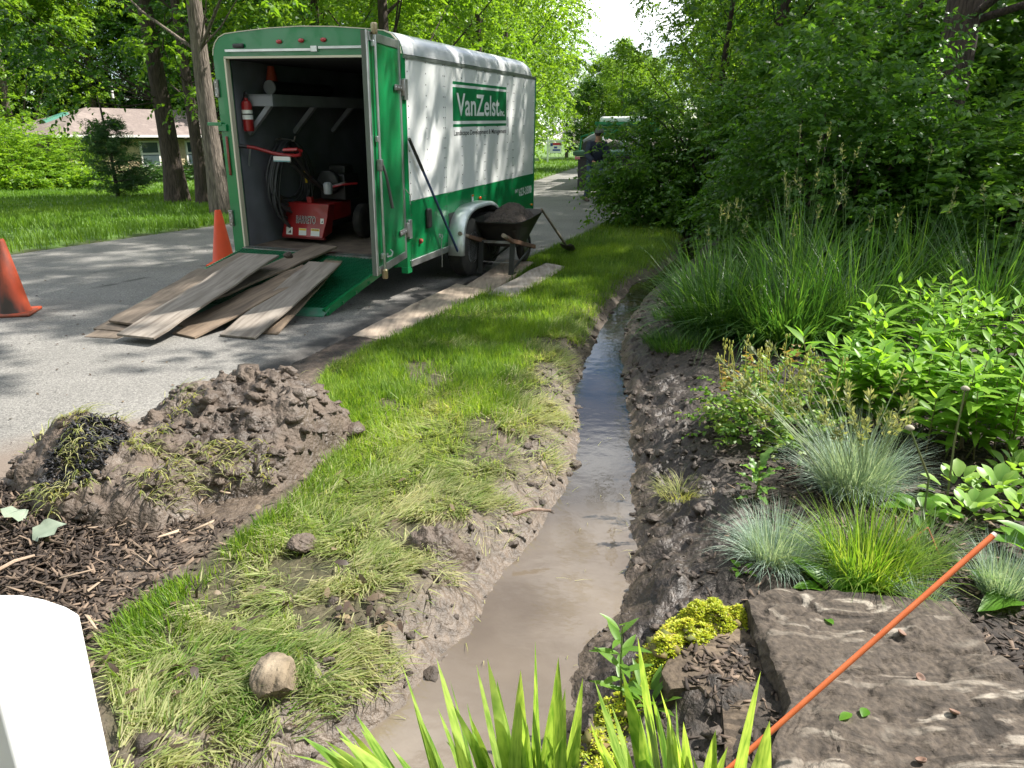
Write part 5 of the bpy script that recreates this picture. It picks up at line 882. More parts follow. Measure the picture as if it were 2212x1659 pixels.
# x to the right, -y towards the camera; mid-stride, bent a little forward, both hands forward
J = dict(pel=(0, .02, .98), spine=(.0, -.04, 1.16), chest=(0, -.12, 1.36), neck=(.0, -.18, 1.52), head=(.01, -.23, 1.66), crown=(.01, -.23, 1.76), hl=(-.11, .02, .95), kl=(-.16, -.04, .52), al=(-.20, .08, .10), tl=(-.21, -.10, .035), hr=(.11, .02, .95), kr=(.15, -.17, .53), ar=(.16, -.16, .10), tr=(.17, -.34, .035),
         sl=(-.21, -.13, 1.43), el=(-.29, -.20, 1.16), wl=(-.20, -.42, 1.02), pl=(-.17, -.50, .99), sr=(.21, -.13, 1.43), er=(.30, -.18, 1.16), wr=(.27, -.40, 1.00), pr=(.25, -.48, .97)); K = list(J); ix_ = {k: i for i, k in enumerate(K)}
ed = [('pel', 'spine'), ('spine', 'chest'), ('chest', 'neck'), ('neck', 'head'), ('head', 'crown'), ('pel', 'hl'), ('hl', 'kl'), ('kl', 'al'), ('al', 'tl'), ('pel', 'hr'), ('hr', 'kr'), ('kr', 'ar'), ('ar', 'tr'), ('chest', 'sl'), ('sl', 'el'), ('el', 'wl'), ('wl', 'pl'), ('chest', 'sr'), ('sr', 'er'), ('er', 'wr'), ('wr', 'pr')]
rad = dict(pel=.13, spine=.13, chest=.15, neck=.058, head=.10, crown=.07, hl=.095, kl=.06, al=.042, tl=.038, hr=.095, kr=.06, ar=.042, tr=.038, sl=.065, el=.045, wl=.03, pl=.033, sr=.065, er=.045, wr=.03, pr=.033)
body = skinned('body', [J[k] for k in K], [(ix_[a], ix_[b]) for a, b in ed], [rad[k] for k in K], SKIN, PE)
for h in ('l', 'r'):                      # fingers rooted in the palm
    w_, p_ = np.array(J['w' + h]), np.array(J['p' + h]); dv = unit(p_ - w_)
    for i in range(4):
        o_ = np.array([(i - 1.5) * .018, 0, 0]); S().tube([p_ + o_, p_ + o_ + dv * .045, p_ + o_ + dv * .06 + [0, 0, -.035]], [.010, .009, .007], 6).build('finger', SKIN, body, smooth=True)
    S().tube([w_ + dv * .02, w_ + dv * .05 + [(.04 if h == 'l' else -.04), 0, 0]], [.011, .008], 6).build('thumb', SKIN, body, smooth=True)
sub = lambda ks, es, g_, nm, mt, rt: skinned(nm, [J[k] for k in ks], [(ks.index(a), ks.index(b)) for a, b in es], [rad[k] + g_ for k in ks], mt, PE, ks.index(rt))
J['collar'] = (0, -.165, 1.47); rad['collar'] = .075
sub(['pel', 'spine', 'chest', 'collar', 'sl', 'el', 'wl', 'sr', 'er', 'wr'], [e_ for e_ in ed if e_[0] in ('pel', 'spine', 'chest', 'sl', 'el', 'sr', 'er') and e_[1] in ('spine', 'chest', 'sl', 'el', 'wl', 'sr', 'er', 'wr')] + [('chest', 'collar')], .042, 'jacket', NAVY, 'pel')
sub(['pel', 'hl', 'kl', 'al', 'hr', 'kr', 'ar'], [e_ for e_ in ed if e_[1] in ('hl', 'kl', 'al', 'hr', 'kr', 'ar')], .018, 'trousers', JEAN, 'pel')
for h in ('l', 'r'): a_, t_2 = np.array(J['a' + h]), np.array(J['t' + h]); S().tube([a_ + [0, .05, .06], a_ + [0, .04, -.03], (a_ + t_2) / 2 + [0, 0, -.015], t_2 + [0, -.02, 0], t_2 + [0, -.05, 0]], [.055, .06, .055, .048, .02], 10).build('boot', BOOT, PE, smooth=True)
hc = np.array([.01, -.235, 1.72]); S().lathe([(.125, -.01), (.127, .03), (.10, .085), (.05, .115), (.0, .12)], 16, hc).box(hc + [0, -.15, -.0], (.16, .12, .015)).build('cap', M('grey_cap', (.09, .10, .09), rough=.8), PE, smooth='auto')
fc = S(); fc.lathe([(.0, -.02), (.018, 0), (.0, .03)], 8, (.01, -.335, 1.645)).build('nose', SKIN, body, smooth=True)
for sx in (-.035, .055): S().lathe([(.0, -.008), (.011, 0), (.0, .008)], 8, (sx, -.322, 1.675)).build('eye', PRINTB, body, smooth=True)
S().box((.01, -.325, 1.605), (.05, .01, .01)).build('mouth', M('lips', (.3, .1, .08), rough=.5), body)
for sx in (-.09, .11): S().lathe([(.0, -.03), (.018, 0), (.0, .03)], 8, (sx, -.235, 1.66)).build('ear', SKIN, body, smooth=True)
S().lathe([(.10, -.05), (.112, 0), (.11, .03)], 14, (.01, -.215, 1.69)).build('hair', M('dark_hair', (.03, .02, .015), rough=.7), PE, smooth=True)
bk = empty('bucket', np.array(fp) + [.33, -.55, .46], 0, 'pale bucket carried by the walking person, seen through the leaves', 'bucket'); S().lathe([(.0, 0), (.11, 0), (.145, .30), (.14, .30), (.105, .02), (0, .02)], 18).build('bucket_shell', M('pale_plastic', (.55, .6, .68), rough=.4), bk, smooth='auto'); S().tube([(-.14, 0, .29), (-.1, 0, .44), (0, 0, .50), (.1, 0, .44), (.14, 0, .29)], .006, 6).build('bucket_handle', STEEL, bk, smooth='auto')
# ================================================================ TREES
BARK = M('bark', (.085, .062, .048), (.035, .026, .021), 16, rough=.95, bump=1.0, bscale=14, stretch=(2.2, 2.2, .35), bdist=.06); BARKG = M('grey_bark', (.19, .155, .125), (.08, .064, .052), 14, rough=.95, bump=1.0, bscale=13, stretch=(2.4, 2.4, .3), bdist=.06)
LFY = LEAF('spring_leaves', (.075, .165, .012), (.135, .245, .02), .5, c3=(.21, .32, .035), tboost=1.7); LFG = LEAF('green_leaves', (.025, .078, .012), (.045, .12, .016), .45, c3=(.09, .175, .02), tboost=1.6); LFD = LEAF('dark_leaves', (.026, .078, .011), (.045, .12, .016), .40, c3=(.07, .15, .02), tboost=1.5)
def tree(name, H_, r0, crown_lo, cr, nclump, nshoot, k, leaf, wid, lod, leafmat, barkmat, seed, label, cat_='tree', lean=(0, 0), spread=.95, low=None):
    rng = np.random.default_rng(seed); e = empty(name, (0, 0, 0), 0, label, cat_); s = S(); z = np.linspace(0, H_ * .86, 12)
    wob = np.stack([lean[0] * z + .25 * np.sin(z * .5 + seed) * (z / H_), lean[1] * z + .25 * np.cos(z * .43 + seed) * (z / H_), z], 1); rr = r0 * (1 - .88 * z / H_) ; rr[0] *= 1.35; s.tube(wob, rr, 12, cap=False)
    cc = []
    for i in range(nclump):
        t = rng.random() ** .8; zc = crown_lo + (H_ - crown_lo) * t; prof_ = math.sin(math.pi * min(1, .14 + .86 * t) ** .75) ** .6; rad_ = cr * max(prof_, .15) * (rng.uniform(.45, 1.0) if i % 4 else rng.uniform(.1, .5)); a = rng.uniform(0, 6.283)
        cc.append((rad_ * math.cos(a) + lean[0] * zc, rad_ * math.sin(a) + lean[1] * zc, zc))
    if low: cc += low
    cc = np.array(cc)
    for i, c in enumerate(cc):
        if (i % 3 or lod == 0 and i % 6) and not (low and i >= nclump): continue
        zt = max(crown_lo * .8, c[2] - np.hypot(c[0], c[1]) * rng.uniform(.6, 1.1)); b0 = np.array([np.interp(zt, z, wob[:, 0]), np.interp(zt, z, wob[:, 1]), zt]); m_ = b0 * .5 + c * .5 + [0, 0, -.06 * np.linalg.norm(c - b0)]; rl_ = np.interp(zt, z, rr) * (.26 if i < nclump else .12)
        s.tube([b0, m_, c], [max(rl_, .02), max(rl_ * .65, .014), .01], 5, cap=False)
    s.build('trunk', barkmat, e, smooth=True)
    n = len(cc) * nshoot; C_ = np.repeat(cc, nshoot, 0); out = unit(C_ * [1, 1, .0] + rng.normal(0, .01, (n, 3)) + [0, 0, .5]); d0 = unit(out * .55 + rng.normal(0, .75, (n, 3)) * [1, 1, .7]); sz = cr * .24 * spread
    B_ = C_ + d0 * sz * rng.random((n, 1)) ** .6; rb = np.clip(np.repeat(rng.random(len(cc)) * .7, nshoot) + rng.random(n) * .3, 0, 1)
    V, F, r = foliage(B_, unit(d0 + [0, 0, -.05]), rng.uniform(.5, 1.0, n) * max(.5, sz * .8), k, leaf, wid, lod, .4, True, rng, rndbase=rb); o = mesh_np('crown', V, F, leafmat, e, smooth=lod > 0, attrs=dict(rnd=r)); return e
G1 = 'tall trees of the wood behind the house and road'
lb = 'tall leafy tree in the wood behind the house and the road'
A_ = tree('leafy_tree', 15, .26, 1.0, 5.0, 110, 20, 7, .27, .6, 0, LFY, BARK, 1, lb); B_t = tree('leafy_tree', 13, .22, .7, 4.8, 95, 20, 7, .27, .6, 0, LFG, BARK, 2, lb); C_t = tree('leafy_tree', 17, .30, 1.4, 5.2, 115, 20, 7, .28, .55, 0, LFY, BARKG, 3, lb)
A_['group'] = B_t['group'] = C_t['group'] = G1
rt = np.random.default_rng(9); spots = []
for x, y in [(-46, 58), (-38, 61), (-30, 57), (-24, 62), (-17, 56), (-11, 61), (-6, 55), (-40, 50), (-33, 52), (-1, 60), (-52, 66), (-20, 70), (-10, 72), (-30, 70), (-42, 72), (0, 70), (-5, 66), (-3.5, 50), (-9, 49), (-48, 46), (-36, 43), (-31, 39), (-27, 59), (-20.5, 60), (-14, 58), (-34, 60), (-41, 64), (-8, 58), (-3, 63), (-24, 66), (-15, 66), (-30, 65)]: spots.append((x, y))
for x, y in [(9.5, 84), (12.8, 80), (16, 85), (6, 86), (11, 96), (7.6, 78), (10.5, 76), (13.8, 77), (8.5, 90), (14, 92), (11.3, 88), (16.5, 60), (18.5, 52), (22, 60), (25, 48), (16, 42), (22, 38), (28, 36), (19, 70), (32, 44), (36, 55), (28, 62), (23, 84), (31, 80), (1, 98), (-6, 86), (34, 30), (40, 38)]: spots.append((x, y))
used_ = set()
for i, (x, y) in enumerate(spots):
    src = (A_, B_t, C_t)[i % 3]; z_ = zat(x, y) - .1; sc = rt.uniform(.85, 1.15) if not (y > 75 and 4 < x < 18) else .58; rz = rt.uniform(0, 6.28)
    if src.name in used_: dup(src, (x, y, z_), rz, (sc, sc, sc * rt.uniform(.9, 1.1)))
    else: used_.add(src.name); src.location = (x, y, z_); src.rotation_euler = (0, 0, rz)
# trees on the lawn left of the trailer
def place(e, p, rz=0, sc=1): e.location = p; e.rotation_euler = (0, 0, rz); e.scale = (sc,) * 3
def gp(px, py, dz=-.05): p = G(px, py, 0); p = p * 1; p[2] = zat(p[0], p[1]) + dz; return p
t1 = tree('lawn_tree', 13, .26, 3.2, 4.0, 66, 20, 7, .16, .5, 1, LFG, BARK, 21, 'thick dark trunked tree, the widest of the group on the lawn left of the trailer', lean=(-.012, 0), low=[(-1.6, -.9, 3.0), (-2.4, -.6, 3.6), (-1.2, -1.4, 2.5), (-3.0, -.2, 4.2), (-2.0, -1.5, 4.3), (-.8, -1.7, 3.6), (1.0, -1.6, 4.4), (-3.4, -.8, 5.0)]); place(t1, gp(384, 433))
t2 = tree('lawn_tree', 12, .155, 3.6, 3.2, 46, 18, 7, .16, .5, 1, LFY, BARK, 22, 'slim brown trunked tree right of the thick dark trunk on the lawn', low=[(-.6, -1.0, 2.6), (.2, -1.3, 3.2), (-1.3, -1, 3.6)]); place(t2, gp(441, 440), 1.0)
t3 = tree('lawn_tree', 12, .13, 3.6, 3.0, 40, 13, 7, .16, .5, 1, LFG, BARK, 23, 'thin trunked tree half hidden behind the grey barked one on the lawn'); place(t3, gp(461, 418), 2.0)
t4 = tree('lawn_tree', 14, .20, 3.9, 3.6, 60, 18, 7, .16, .5, 1, LFY, BARKG, 24, 'grey barked tree nearest the trailer corner, its trunk passing behind the green frame', lean=(-.035, -.0), low=[(1.2, -.8, 4.3), (.9, -1.4, 5)]); place(t4, gp(481, 466), 0)
t5 = tree('roadside_tree', 13, .20, 2.6, 4.4, 90, 21, 7, .19, .5, 1, LFY, BARK, 25, 'bright leafy tree behind the trailer roof with dark limbs', low=[(2.5, -1, 3.4), (3.2, 0, 3.9), (1.5, -2, 3.6), (-2, -1.5, 3.9), (3.4, .6, 3.2), (2.2, 1.0, 2.8)]); place(t5, (-3.6, 22.5, -.05), .3)
d2 = dup(t5, (-6.5, 27, -.1), 2.2, 1.05, 'leafy roadside tree behind the left half of the trailer roof'); d3 = dup(t5, (-1.2, 31, -.1), 4.0, 1.0, 'leafy roadside tree just left of the far lawn sign'); 
dup(t1, (-9.5, 25.5, -.2), 1.3, 1.0, 'dark trunked tree on the lawn behind the small evergreen'); d4 = dup(t5, (-.4, 40, -.1), 1.0, 1.0, 'pale leafed roadside tree behind the far lawn sign'); d5 = dup(t5, (-25.5, 31, -.4), 5.0, .9, 'bright low branching tree at the left edge in front of the house')
dup(t5, (5.5, 21.0, -.05), 2.4, .60, 'young leafy tree rising behind the thicket right of the green truck'); dup(t5, (11.4, 46, -.1), 3.1, .68, 'small leafy tree beside the road beyond the green truck'); d6 = dup(t5, (-33, 38, -.5), 2.5, 1.1, 'wide pale green tree left of the house'); 
# the canopy trees on the right that shade the road
cl = 'big shade tree in the row at the right beyond the shrubs'
k1 = tree('shade_tree', 19, .26, 3.8, 4.6, 74, 13, 7, .19, .52, 1, LFD, BARK, 31, 'shade tree with the dark trunk showing at the upper right'); place(k1, (6.0, 11.0, 0), 0)
for i, (x, y, rz, sc) in enumerate([(10.6, 12.6, 1.1, 1.05), (8.0, 16.2, 2.3, .95), (6.5, 19.8, 1.7, .80), (12.3, 17.5, 4.1, 1.1), (9.6, 21.5, 5.2, 1.0), (15.5, 14.6, .6, 1.1), (14.5, 24, 1.9, 1.0), (11.5, 29, 3.3, 1.0), (17, 20, 2.8, 1.1)]):
    dup(k1, (x, y, -.02), rz, sc, cl, 'shade trees at the right')
# shrubs near the house, evergreen sapling
def dome(name, r, h, nsh, k, leaf, wid, lod, mat, seed, label, cat_='shrub', inner=.55, stems=12, droop=.35, base_r=.15, updir=.8, Ln=(.3, .55), low=0.08, arms=None, flowers=0):
    rng = np.random.default_rng(seed); e = empty(name, (0, 0, 0), 0, label, cat_); s = S()
    u = rng.random(nsh); el = np.arcsin(low + (1 - low) * u); az = rng.uniform(0, 6.283, nsh); q = inner + (1 - inner) * rng.random(nsh) ** .7; lumpy = 1 + .22 * np.sin(3 * az + seed) * np.cos(2.3 * el + seed * 2) + .14 * np.sin(7 * az + 4 * el)
    D = np.stack([np.cos(el) * np.cos(az), np.cos(el) * np.sin(az), np.sin(el)], 1); B = D * (q * lumpy)[:, None] * [r, r, h]; d = unit(D * [1, 1, .6] + rng.normal(0, .35, (nsh, 3)) + [0, 0, .25])
    if arms is not None:
        for (ax, ay, az_), na in arms:
            t = rng.random(na) ** .6; p0 = np.array([ax, ay, az_]); c = p0[None] * np.stack([t, t, t ** .7], 1) + rng.normal(0, .16, (na, 3)); B = np.vstack([B, c]); d = np.vstack([d, unit(unit(p0)[None] * .8 + rng.normal(0, .5, (na, 3)))]); s.tube([(0, 0, .1), p0 * .5 + [0, 0, .2 * p0[2]], p0], [.03, .02, .006], 6, cap=False)
    for i in range(stems):
        a = rng.uniform(0, 6.283); e_ = rng.uniform(.3, 1.3); tp_2 = np.array([r * .75 * math.cos(e_) * math.cos(a), r * .75 * math.cos(e_) * math.sin(a), h * .8 * math.sin(e_)]); b_ = np.array([base_r * math.cos(a), base_r * math.sin(a), -.05]); s.tube([b_, b_ * .6 + tp_2 * .4 + [0, 0, .15 * h], tp_2], [.024 * h / 2, .016 * h / 2, .005], 6, cap=False)
    s.build('stems', BARK, e, smooth=True); n = len(B); V, F, rr = foliage(B, d, rng.uniform(*Ln, n), k, leaf, wid, lod, droop, True, rng, updir=updir); mesh_np('leafage', V, F, mat, e, smooth=True, attrs=dict(rnd=rr))
    if flowers:
        ok = np.nonzero(np.linalg.norm(B / [r, r, h], axis=1) > .78)[0]; ix = rng.choice(ok, flowers); c = B[ix] + d[ix] * .30; m = 16; P_ = np.repeat(c, m, 0) + rng.normal(0, .026, (flowers * m, 3)) * [1, 1, .35]
        V, F, rr = leaves(P_, rng.normal(0, 1, (len(P_), 3)) + [0, 0, .6], rng.normal(0, 1, (len(P_), 3)), .016, .011, rng.random(len(P_)), .1, 0); o = mesh_np('flower_heads', V, F, FLOW, e, attrs=dict(rnd=rr)); o['kind'] = 'stuff'
    return e
b1 = dome('house_shrub', 1.9, 3.0, 900, 7, .16, .55, 0, LFY, 51, 'rounded bright green shrub in front of the left house corner', low=-.2, inner=.4, Ln=(.4, .7)); place(b1, np.array([*AY(72, 160, 40)[:2], -.55]), 0, .78)
b2 = dup(b1, np.array([*AY(22, 165, 37)[:2], -.5]), 1.2, (1.25, 1.25, .85), 'largest bright shrub at the left edge beside the house'); dup(b1, np.array([*AY(48, 168, 38)[:2], -.55]), 2.2, (.9, .9, .45), 'low spreading shrub under the rounded one by the house'); dup(b1, np.array([*AY(6, 165, 39)[:2], -.6]), 4, (1.1, 1.1, 1.0), 'tall dark based shrub cut by the left edge')
hg = dome('hedge', 1.0, .9, 500, 6, .10, .6, 0, LFG, 52, 'low clipped hedge under the house windows', low=-.1, inner=.5); place(hg, np.array([*AY(155, 162, 42.5)[:2], -.7])); hg.scale = (2.6, .8, .9); hg.rotation_euler = (0, 0, math.atan2(rv[1], rv[0])); dup(hg, np.array([*AY(190, 163, 45)[:2], -.7]), math.atan2(rv[1], rv[0]), (2.4, .8, .9), 'second low hedge further right along the house front')
hs = dome('hosta_patch', .5, .3, 160, 4, .16, .6, 0, LFY, 53, 'pale leafy ground plant beside the white log', low=0, inner=.3, stems=2); place(hs, np.array([*AY(88, 170, 35)[:2], -.45]), 0, 1.6); dup(hs, np.array([*AY(22, 174, 35)[:2], -.4]), 1, (1.5, 1.2, 1.3), 'round pale plant at the left end of the white log')
p_, q_ = G(108, 381, -.45), G(165, 374, -.5); p_[2] = zat(p_[0], p_[1]) + .12; q_[2] = zat(q_[0], q_[1]) + .12; props(S().tube([p_, (p_ + q_) / 2 + [0, 0, .05], q_], [.12, .11, .08], 8).build('fallen_log', M('white_log', (.5, .47, .43), (.36, .33, .3), 5, rough=.8), smooth='auto'), 'pale fallen log lying at the edge of the shrub bed', 'log')
rng_ = np.random.default_rng(77); ev = empty('evergreen_sapling', gp(252, 404), 0, 'small dark evergreen with a bare leader standing on the lawn', 'tree'); s = S(); s.tube([(0, 0, 0), (-.02, 0, 1.5), (-.12, 0, 3.0), (-.16, 0, 3.3)], [.07, .05, .03, .012], 7); Bs = []; Ds = []
for wz, wl_ in [(.35, 1.05), (.55, 1.2), (.85, 1.15), (1.15, 1.05), (1.45, .95), (1.75, .75), (2.05, .5), (2.35, .32)]:
    for i in range(10):
        a = rng_.uniform(0, 6.28); d = np.array([math.cos(a), math.sin(a), .12]); s.tube([(-.03, 0, wz), d * wl_ + [0, 0, wz]], [.018, .005], 5, cap=False)
        for t in np.linspace(.15, 1, 9): Bs.append(d * wl_ * t + [-.03, 0, wz] + rng_.normal(0, .06, 3)); Ds.append(d + rng_.normal(0, .5, 3))
s.build('trunk', BARK, ev, smooth=True); V, F, r = foliage(np.array(Bs), np.array(Ds), .34, 9, .17, .13, 0, .0, True, rng_, jit=.4); mesh_np('needles', V, F, LEAF('pine_needles', (.03, .075, .03), (.05, .12, .042), .3, c3=(.08, .16, .055)), ev, attrs=dict(rnd=r))
# ================================================================ THE THICKET ON THE RIGHT
FLOW = LEAF('flower_heads', (.16, .21, .06), (.24, .28, .10), .3, c3=(.34, .36, .17))
DOG = LEAF('dogwood_leaves', (.038, .105, .016), (.065, .16, .02), .48, c3=(.12, .24, .03), rough=.38, spec=.5, tboost=1.5)
d1_ = dome('dogwood_shrub', 1.75, 3.3, 2300, 6, .115, .52, 1, DOG, 61, None, low=.02, inner=.5, stems=26, droop=.45, base_r=.45, Ln=(.32, .6), flowers=70); d2_ = dome('dogwood_shrub', 1.9, 3.0, 2300, 6, .14, .6, 1, LEAF('viburnum_leaves', (.045, .12, .018), (.08, .18, .024), .48, c3=(.15, .27, .035), rough=.42, spec=.45), 62, None, low=.10, inner=.5, stems=30, droop=.4, base_r=.5, Ln=(.3, .6), flowers=60)
lead = dome('dogwood_shrub', 1.2, 2.4, 1500, 6, .105, .52, 1, LEAF('dogwood_leaves_light', (.045, .12, .016), (.075, .175, .02), .48, c3=(.14, .26, .03), rough=.38, spec=.5), 63, 'leafy shrub whose long low branches reach left across the road and the truck', low=-.02, inner=.45, stems=20, droop=.45, Ln=(.3, .55), flowers=60, arms=[((-2.0, -.3, 1.0), 170), ((-2.1, .2, .75), 170), ((-1.7, -.6, .5), 140), ((-1.3, .3, 1.5), 90), ((-1.1, -.5, 2.0), 60), ((-1.75, -.7, 1.1), 140), ((-1.9, -.1, .5), 140), ((-1.0, -1.2, .5), 80), ((-1.75, .3, 1.7), 130), ((-1.5, 0, 2.3), 120)]); place(lead, (3.75, 14.4, 0), 0)
th = 'dense dark leafy shrub in the thicket right of the ditch'; first = {}
for i, (x, y, rz, sc) in enumerate([(4.15, 9.6, .4, .88), (5.4, 8.9, 1.5, .88), (5.6, 10.9, 2.6, 1.05), (5.6, 13.2, 3.2, 1.05), (7.0, 9.0, 4.1, .72), (5.9, 16.5, 5.0, 1.1), (8.6, 11.2, .9, .95), (6.9, 13.2, 2.0, 1.25), (8.9, 9.8, 2.9, .75), (9.0, 13.0, .2, 1.3), (7.8, 18.3, 5.5, 1.3), (8.9, 22.5, 1.0, 1.2), (10.2, 26.5, 2.0, 1.2)]):
    src = (d1_, d2_)[i % 2]
    zf = {1: .66, 2: .58, 4: .72}.get(i, 1)
    if i < 2: place(src, (x, y, 0), rz, sc); o = src; o.scale[2] = sc * zf
    else: o = dup(src, (x, y, 0), rz, (sc, sc, sc * zf))
    o['label'] = {0: 'dark leafy shrub right behind the upright tall grass by the ditch', 1: 'dark leafy shrub directly behind the bright leafy perennials', 4: 'dark leafy shrub at the right edge behind the perennials'}.get(i, 'dense dark leafy shrub deeper in the thicket behind the front ones'); o['group'] = 'shrubs of the thicket right of the ditch'

for x, y, sc in ((-13, -9, 1.0), (-6, -13, 1.1), (2, -12, 1.0), (9, -14, 1.1), (16, -10, 1.0), (-20, -3, 1.0), (22, -3, .9)):  # trees out of view, added to hold back skylight from behind the camera
    dup((A_, B_t, C_t)[int(abs(x)) % 3], (x, y, -.1), x, sc, 'unseen leafy tree added behind the viewer to cut sky fill', 'unseen trees added behind the viewer')
# ================================================================ PLANTS OF THE BED AND THE DITCH
def zp(px, py, dz=-.01): p = G(px, py, .03); p[2] = zat(p[0], p[1]) + dz; return p
def tuft(name, p, n, h, wd, br, bend, mat, label, cat_, seed, seg=3, lean=(0, 0), spread=1.0, extra=None):
    rng = np.random.default_rng(seed); a = rng.uniform(0, 6.283, n); rr = br * np.sqrt(rng.random(n)); P_ = np.stack([rr * np.cos(a), rr * np.sin(a), 0 * a], 1); a2 = a + rng.normal(0, .5, n); D = np.stack([np.cos(a2) * spread + lean[0], np.sin(a2) * spread + lean[1], 0 * a], 1)
    V, F, r = blades(P_, D, h * (.35 + .8 * rng.random(n) ** 1.3), wd * rng.uniform(.6, 1.2, n), rng.uniform(bend[0], bend[1], n), rng.random(n), seg, rng=rng)
    e = empty(name, p, 0, label, cat_); mesh_np('blades', V, F, mat, e, attrs=dict(rnd=r)); return e
def plumes(e, n, h, seed, mat, br=.1, spread=.25, lean=(0, 0), plen=.22, pw=.03, name='seed_stem', droop=.15, thick=.0022):
    rng = np.random.default_rng(seed)
    for i in range(n):
        a = rng.uniform(0, 6.283); b = np.array([br * math.cos(a) * rng.random(), br * math.sin(a) * rng.random(), 0]); d = np.array([math.cos(a) * spread * rng.random() + lean[0], math.sin(a) * spread * rng.random() + lean[1], 1.0]); hh = h * rng.uniform(.7, 1.1); pts = [b + d * hh * t + np.array([d[0], d[1], -.2]) * droop * hh * t * t for t in np.linspace(0, 1, 6)]
        s = S().tube(pts, [thick] * 5 + [thick * .5], 4, cap=False); st = s.build(name, mat, e)
        m = 26; t = rng.random(m); base = np.array(pts[-1]); td = unit(np.array(pts[-1]) - np.array(pts[-2])); P_ = base - td * plen * t[:, None]; D = unit(td[None] * .9 + rng.normal(0, .45, (m, 3))); sz = pw * (.4 + .6 * np.sin(np.pi * np.clip(t, .05, 1)))
        V, F, r = leaves(P_ + D * 0.2 * sz[:, None], D, rng.normal(0, 1, (m, 3)), sz * .8, sz * .25, rng.random(m), .1, 0); mesh_np('seed_head', V, F, SEED, st, attrs=dict(rnd=r))
SEED = LEAF('seed_heads', (.13, .16, .07), (.21, .23, .11), .4, c3=(.32, .32, .19)); TALL = LEAF('tall_grass_blades', (.028, .085, .016), (.05, .13, .022), .42, c3=(.11, .21, .035), rough=.38, spec=.5)
TSTEM = LEAF('grass_stems', (.08, .15, .04), (.12, .19, .05), .2)
for i, (px, py, n, h, lb_, pn_) in enumerate([(1545, 730, 1100, .78, 'tall arching grass clump nearest the ditch', 4), (1690, 760, 1300, .85, 'tall arching grass clump in the middle of the row behind the rose', 6), (1830, 740, 1100, .90, 'tall arching grass clump behind the leafy perennials', 5), (1540, 655, 700, .60, 'shorter grass clump leaning over the water at the far bend of the ditch', 3), (1720, 660, 900, 1.0, 'upright tall grass clump at the foot of the dark thicket', 7), (2130, 700, 800, .85, 'tall grass clump at the right edge behind the perennials', 4), (1960, 660, 900, .9, 'tall grass clump in shade between the two larger clumps', 3)]):
    e = tuft('tall_grass', zp(px, py), int(n * .72), h * 1.12, .0145, .30, (.15, 2.0), TALL, lb_, 'grass clump', 100 + i, 4, lean=(-.25, -.1) if i < 3 else (0, 0)); plumes(e, pn_, h * 1.55, 200 + i, TSTEM, lean=(.03, 0), plen=.20, pw=.045)
BLUE = LEAF('blue_fescue', (.15, .23, .17), (.25, .34, .27), .3, c3=(.42, .50, .42), rough=.55); LIME = LEAF('fresh_grass', (.08, .17, .016), (.14, .25, .025), .45, c3=(.28, .34, .08))
e = tuft('blue_grass', zp(1835, 1085), 2300, .36, .0034, .13, (.15, 1.6), BLUE, 'large blue green fescue tuft with pale seed heads', 'grass tuft', 120, 3); plumes(e, 44, .58, 220, LEAF('fescue_stem', (.30, .36, .22), (.42, .46, .3), .2), br=.1, spread=.6, lean=(-.35, -.05), plen=.11, pw=.045, droop=.35, thick=.0022)
tuft('blue_grass', zp(1668, 1238), 1500, .24, .0032, .09, (.2, 1.8), BLUE, 'small silvery blue fescue tuft beside the bare mud', 'grass tuft', 121, 3); tuft('blue_grass', zp(2150, 1318), 650, .22, .003, .06, (.2, 1.1), BLUE, 'small blue fescue tuft right of the orange stake', 'grass tuft', 122, 3); tuft('blue_grass', zp(1985, 1345), 260, .13, .003, .05, (.3, 1.4), BLUE, 'thin blue fescue wisp behind the large boulder under the stake', 'grass tuft', 123, 3)
tuft('green_tuft', zp(1865, 1270), 1100, .32, .005, .13, (.2, 1.7), LIME, 'yellow green grass tuft between the two blue ones', 'grass tuft', 124, 3); tuft('green_tuft', zp(1985, 1240), 500, .25, .0035, .08, (.5, 1.6), LEAF('bluish_grass', (.10, .17, .06), (.16, .24, .09), .35), 'loose grass tuft right of the yellow green one', 'grass tuft', 125, 3); tuft('dry_tuft', zp(1465, 1060), 320, .13, .003, .09, (.8, 1.8), SODG, 'dry muddy grass tuft lying on the right bank', 'grass tuft', 126, 3, lean=(-.3, -.3))
tuft('ditch_grass', zp(1462, 760), 700, .22, .006, .22, (.5, 1.5), TALL, 'short shaded grass at the foot of the tall clumps by the ditch', 'grass tuft', 127, 3, lean=(-.3, -.2))
for i, (px, py) in enumerate([(1440, 690), (1455, 640), (1462, 612), (1425, 735)]): tuft('ditch_grass', zp(px, py), 260, .17, .007, .13, (.4, 1.6), TALL, ['low grass tuft on the right ditch bank beside the shorter tall clump', 'low grass tuft where the ditch bends under the clumps', 'farthest low grass tuft at the end of the visible water', 'low grass tuft on bare mud in front of the tall clump'][i], 'grass tuft', 140 + i, 3, lean=(-.1, -.2))
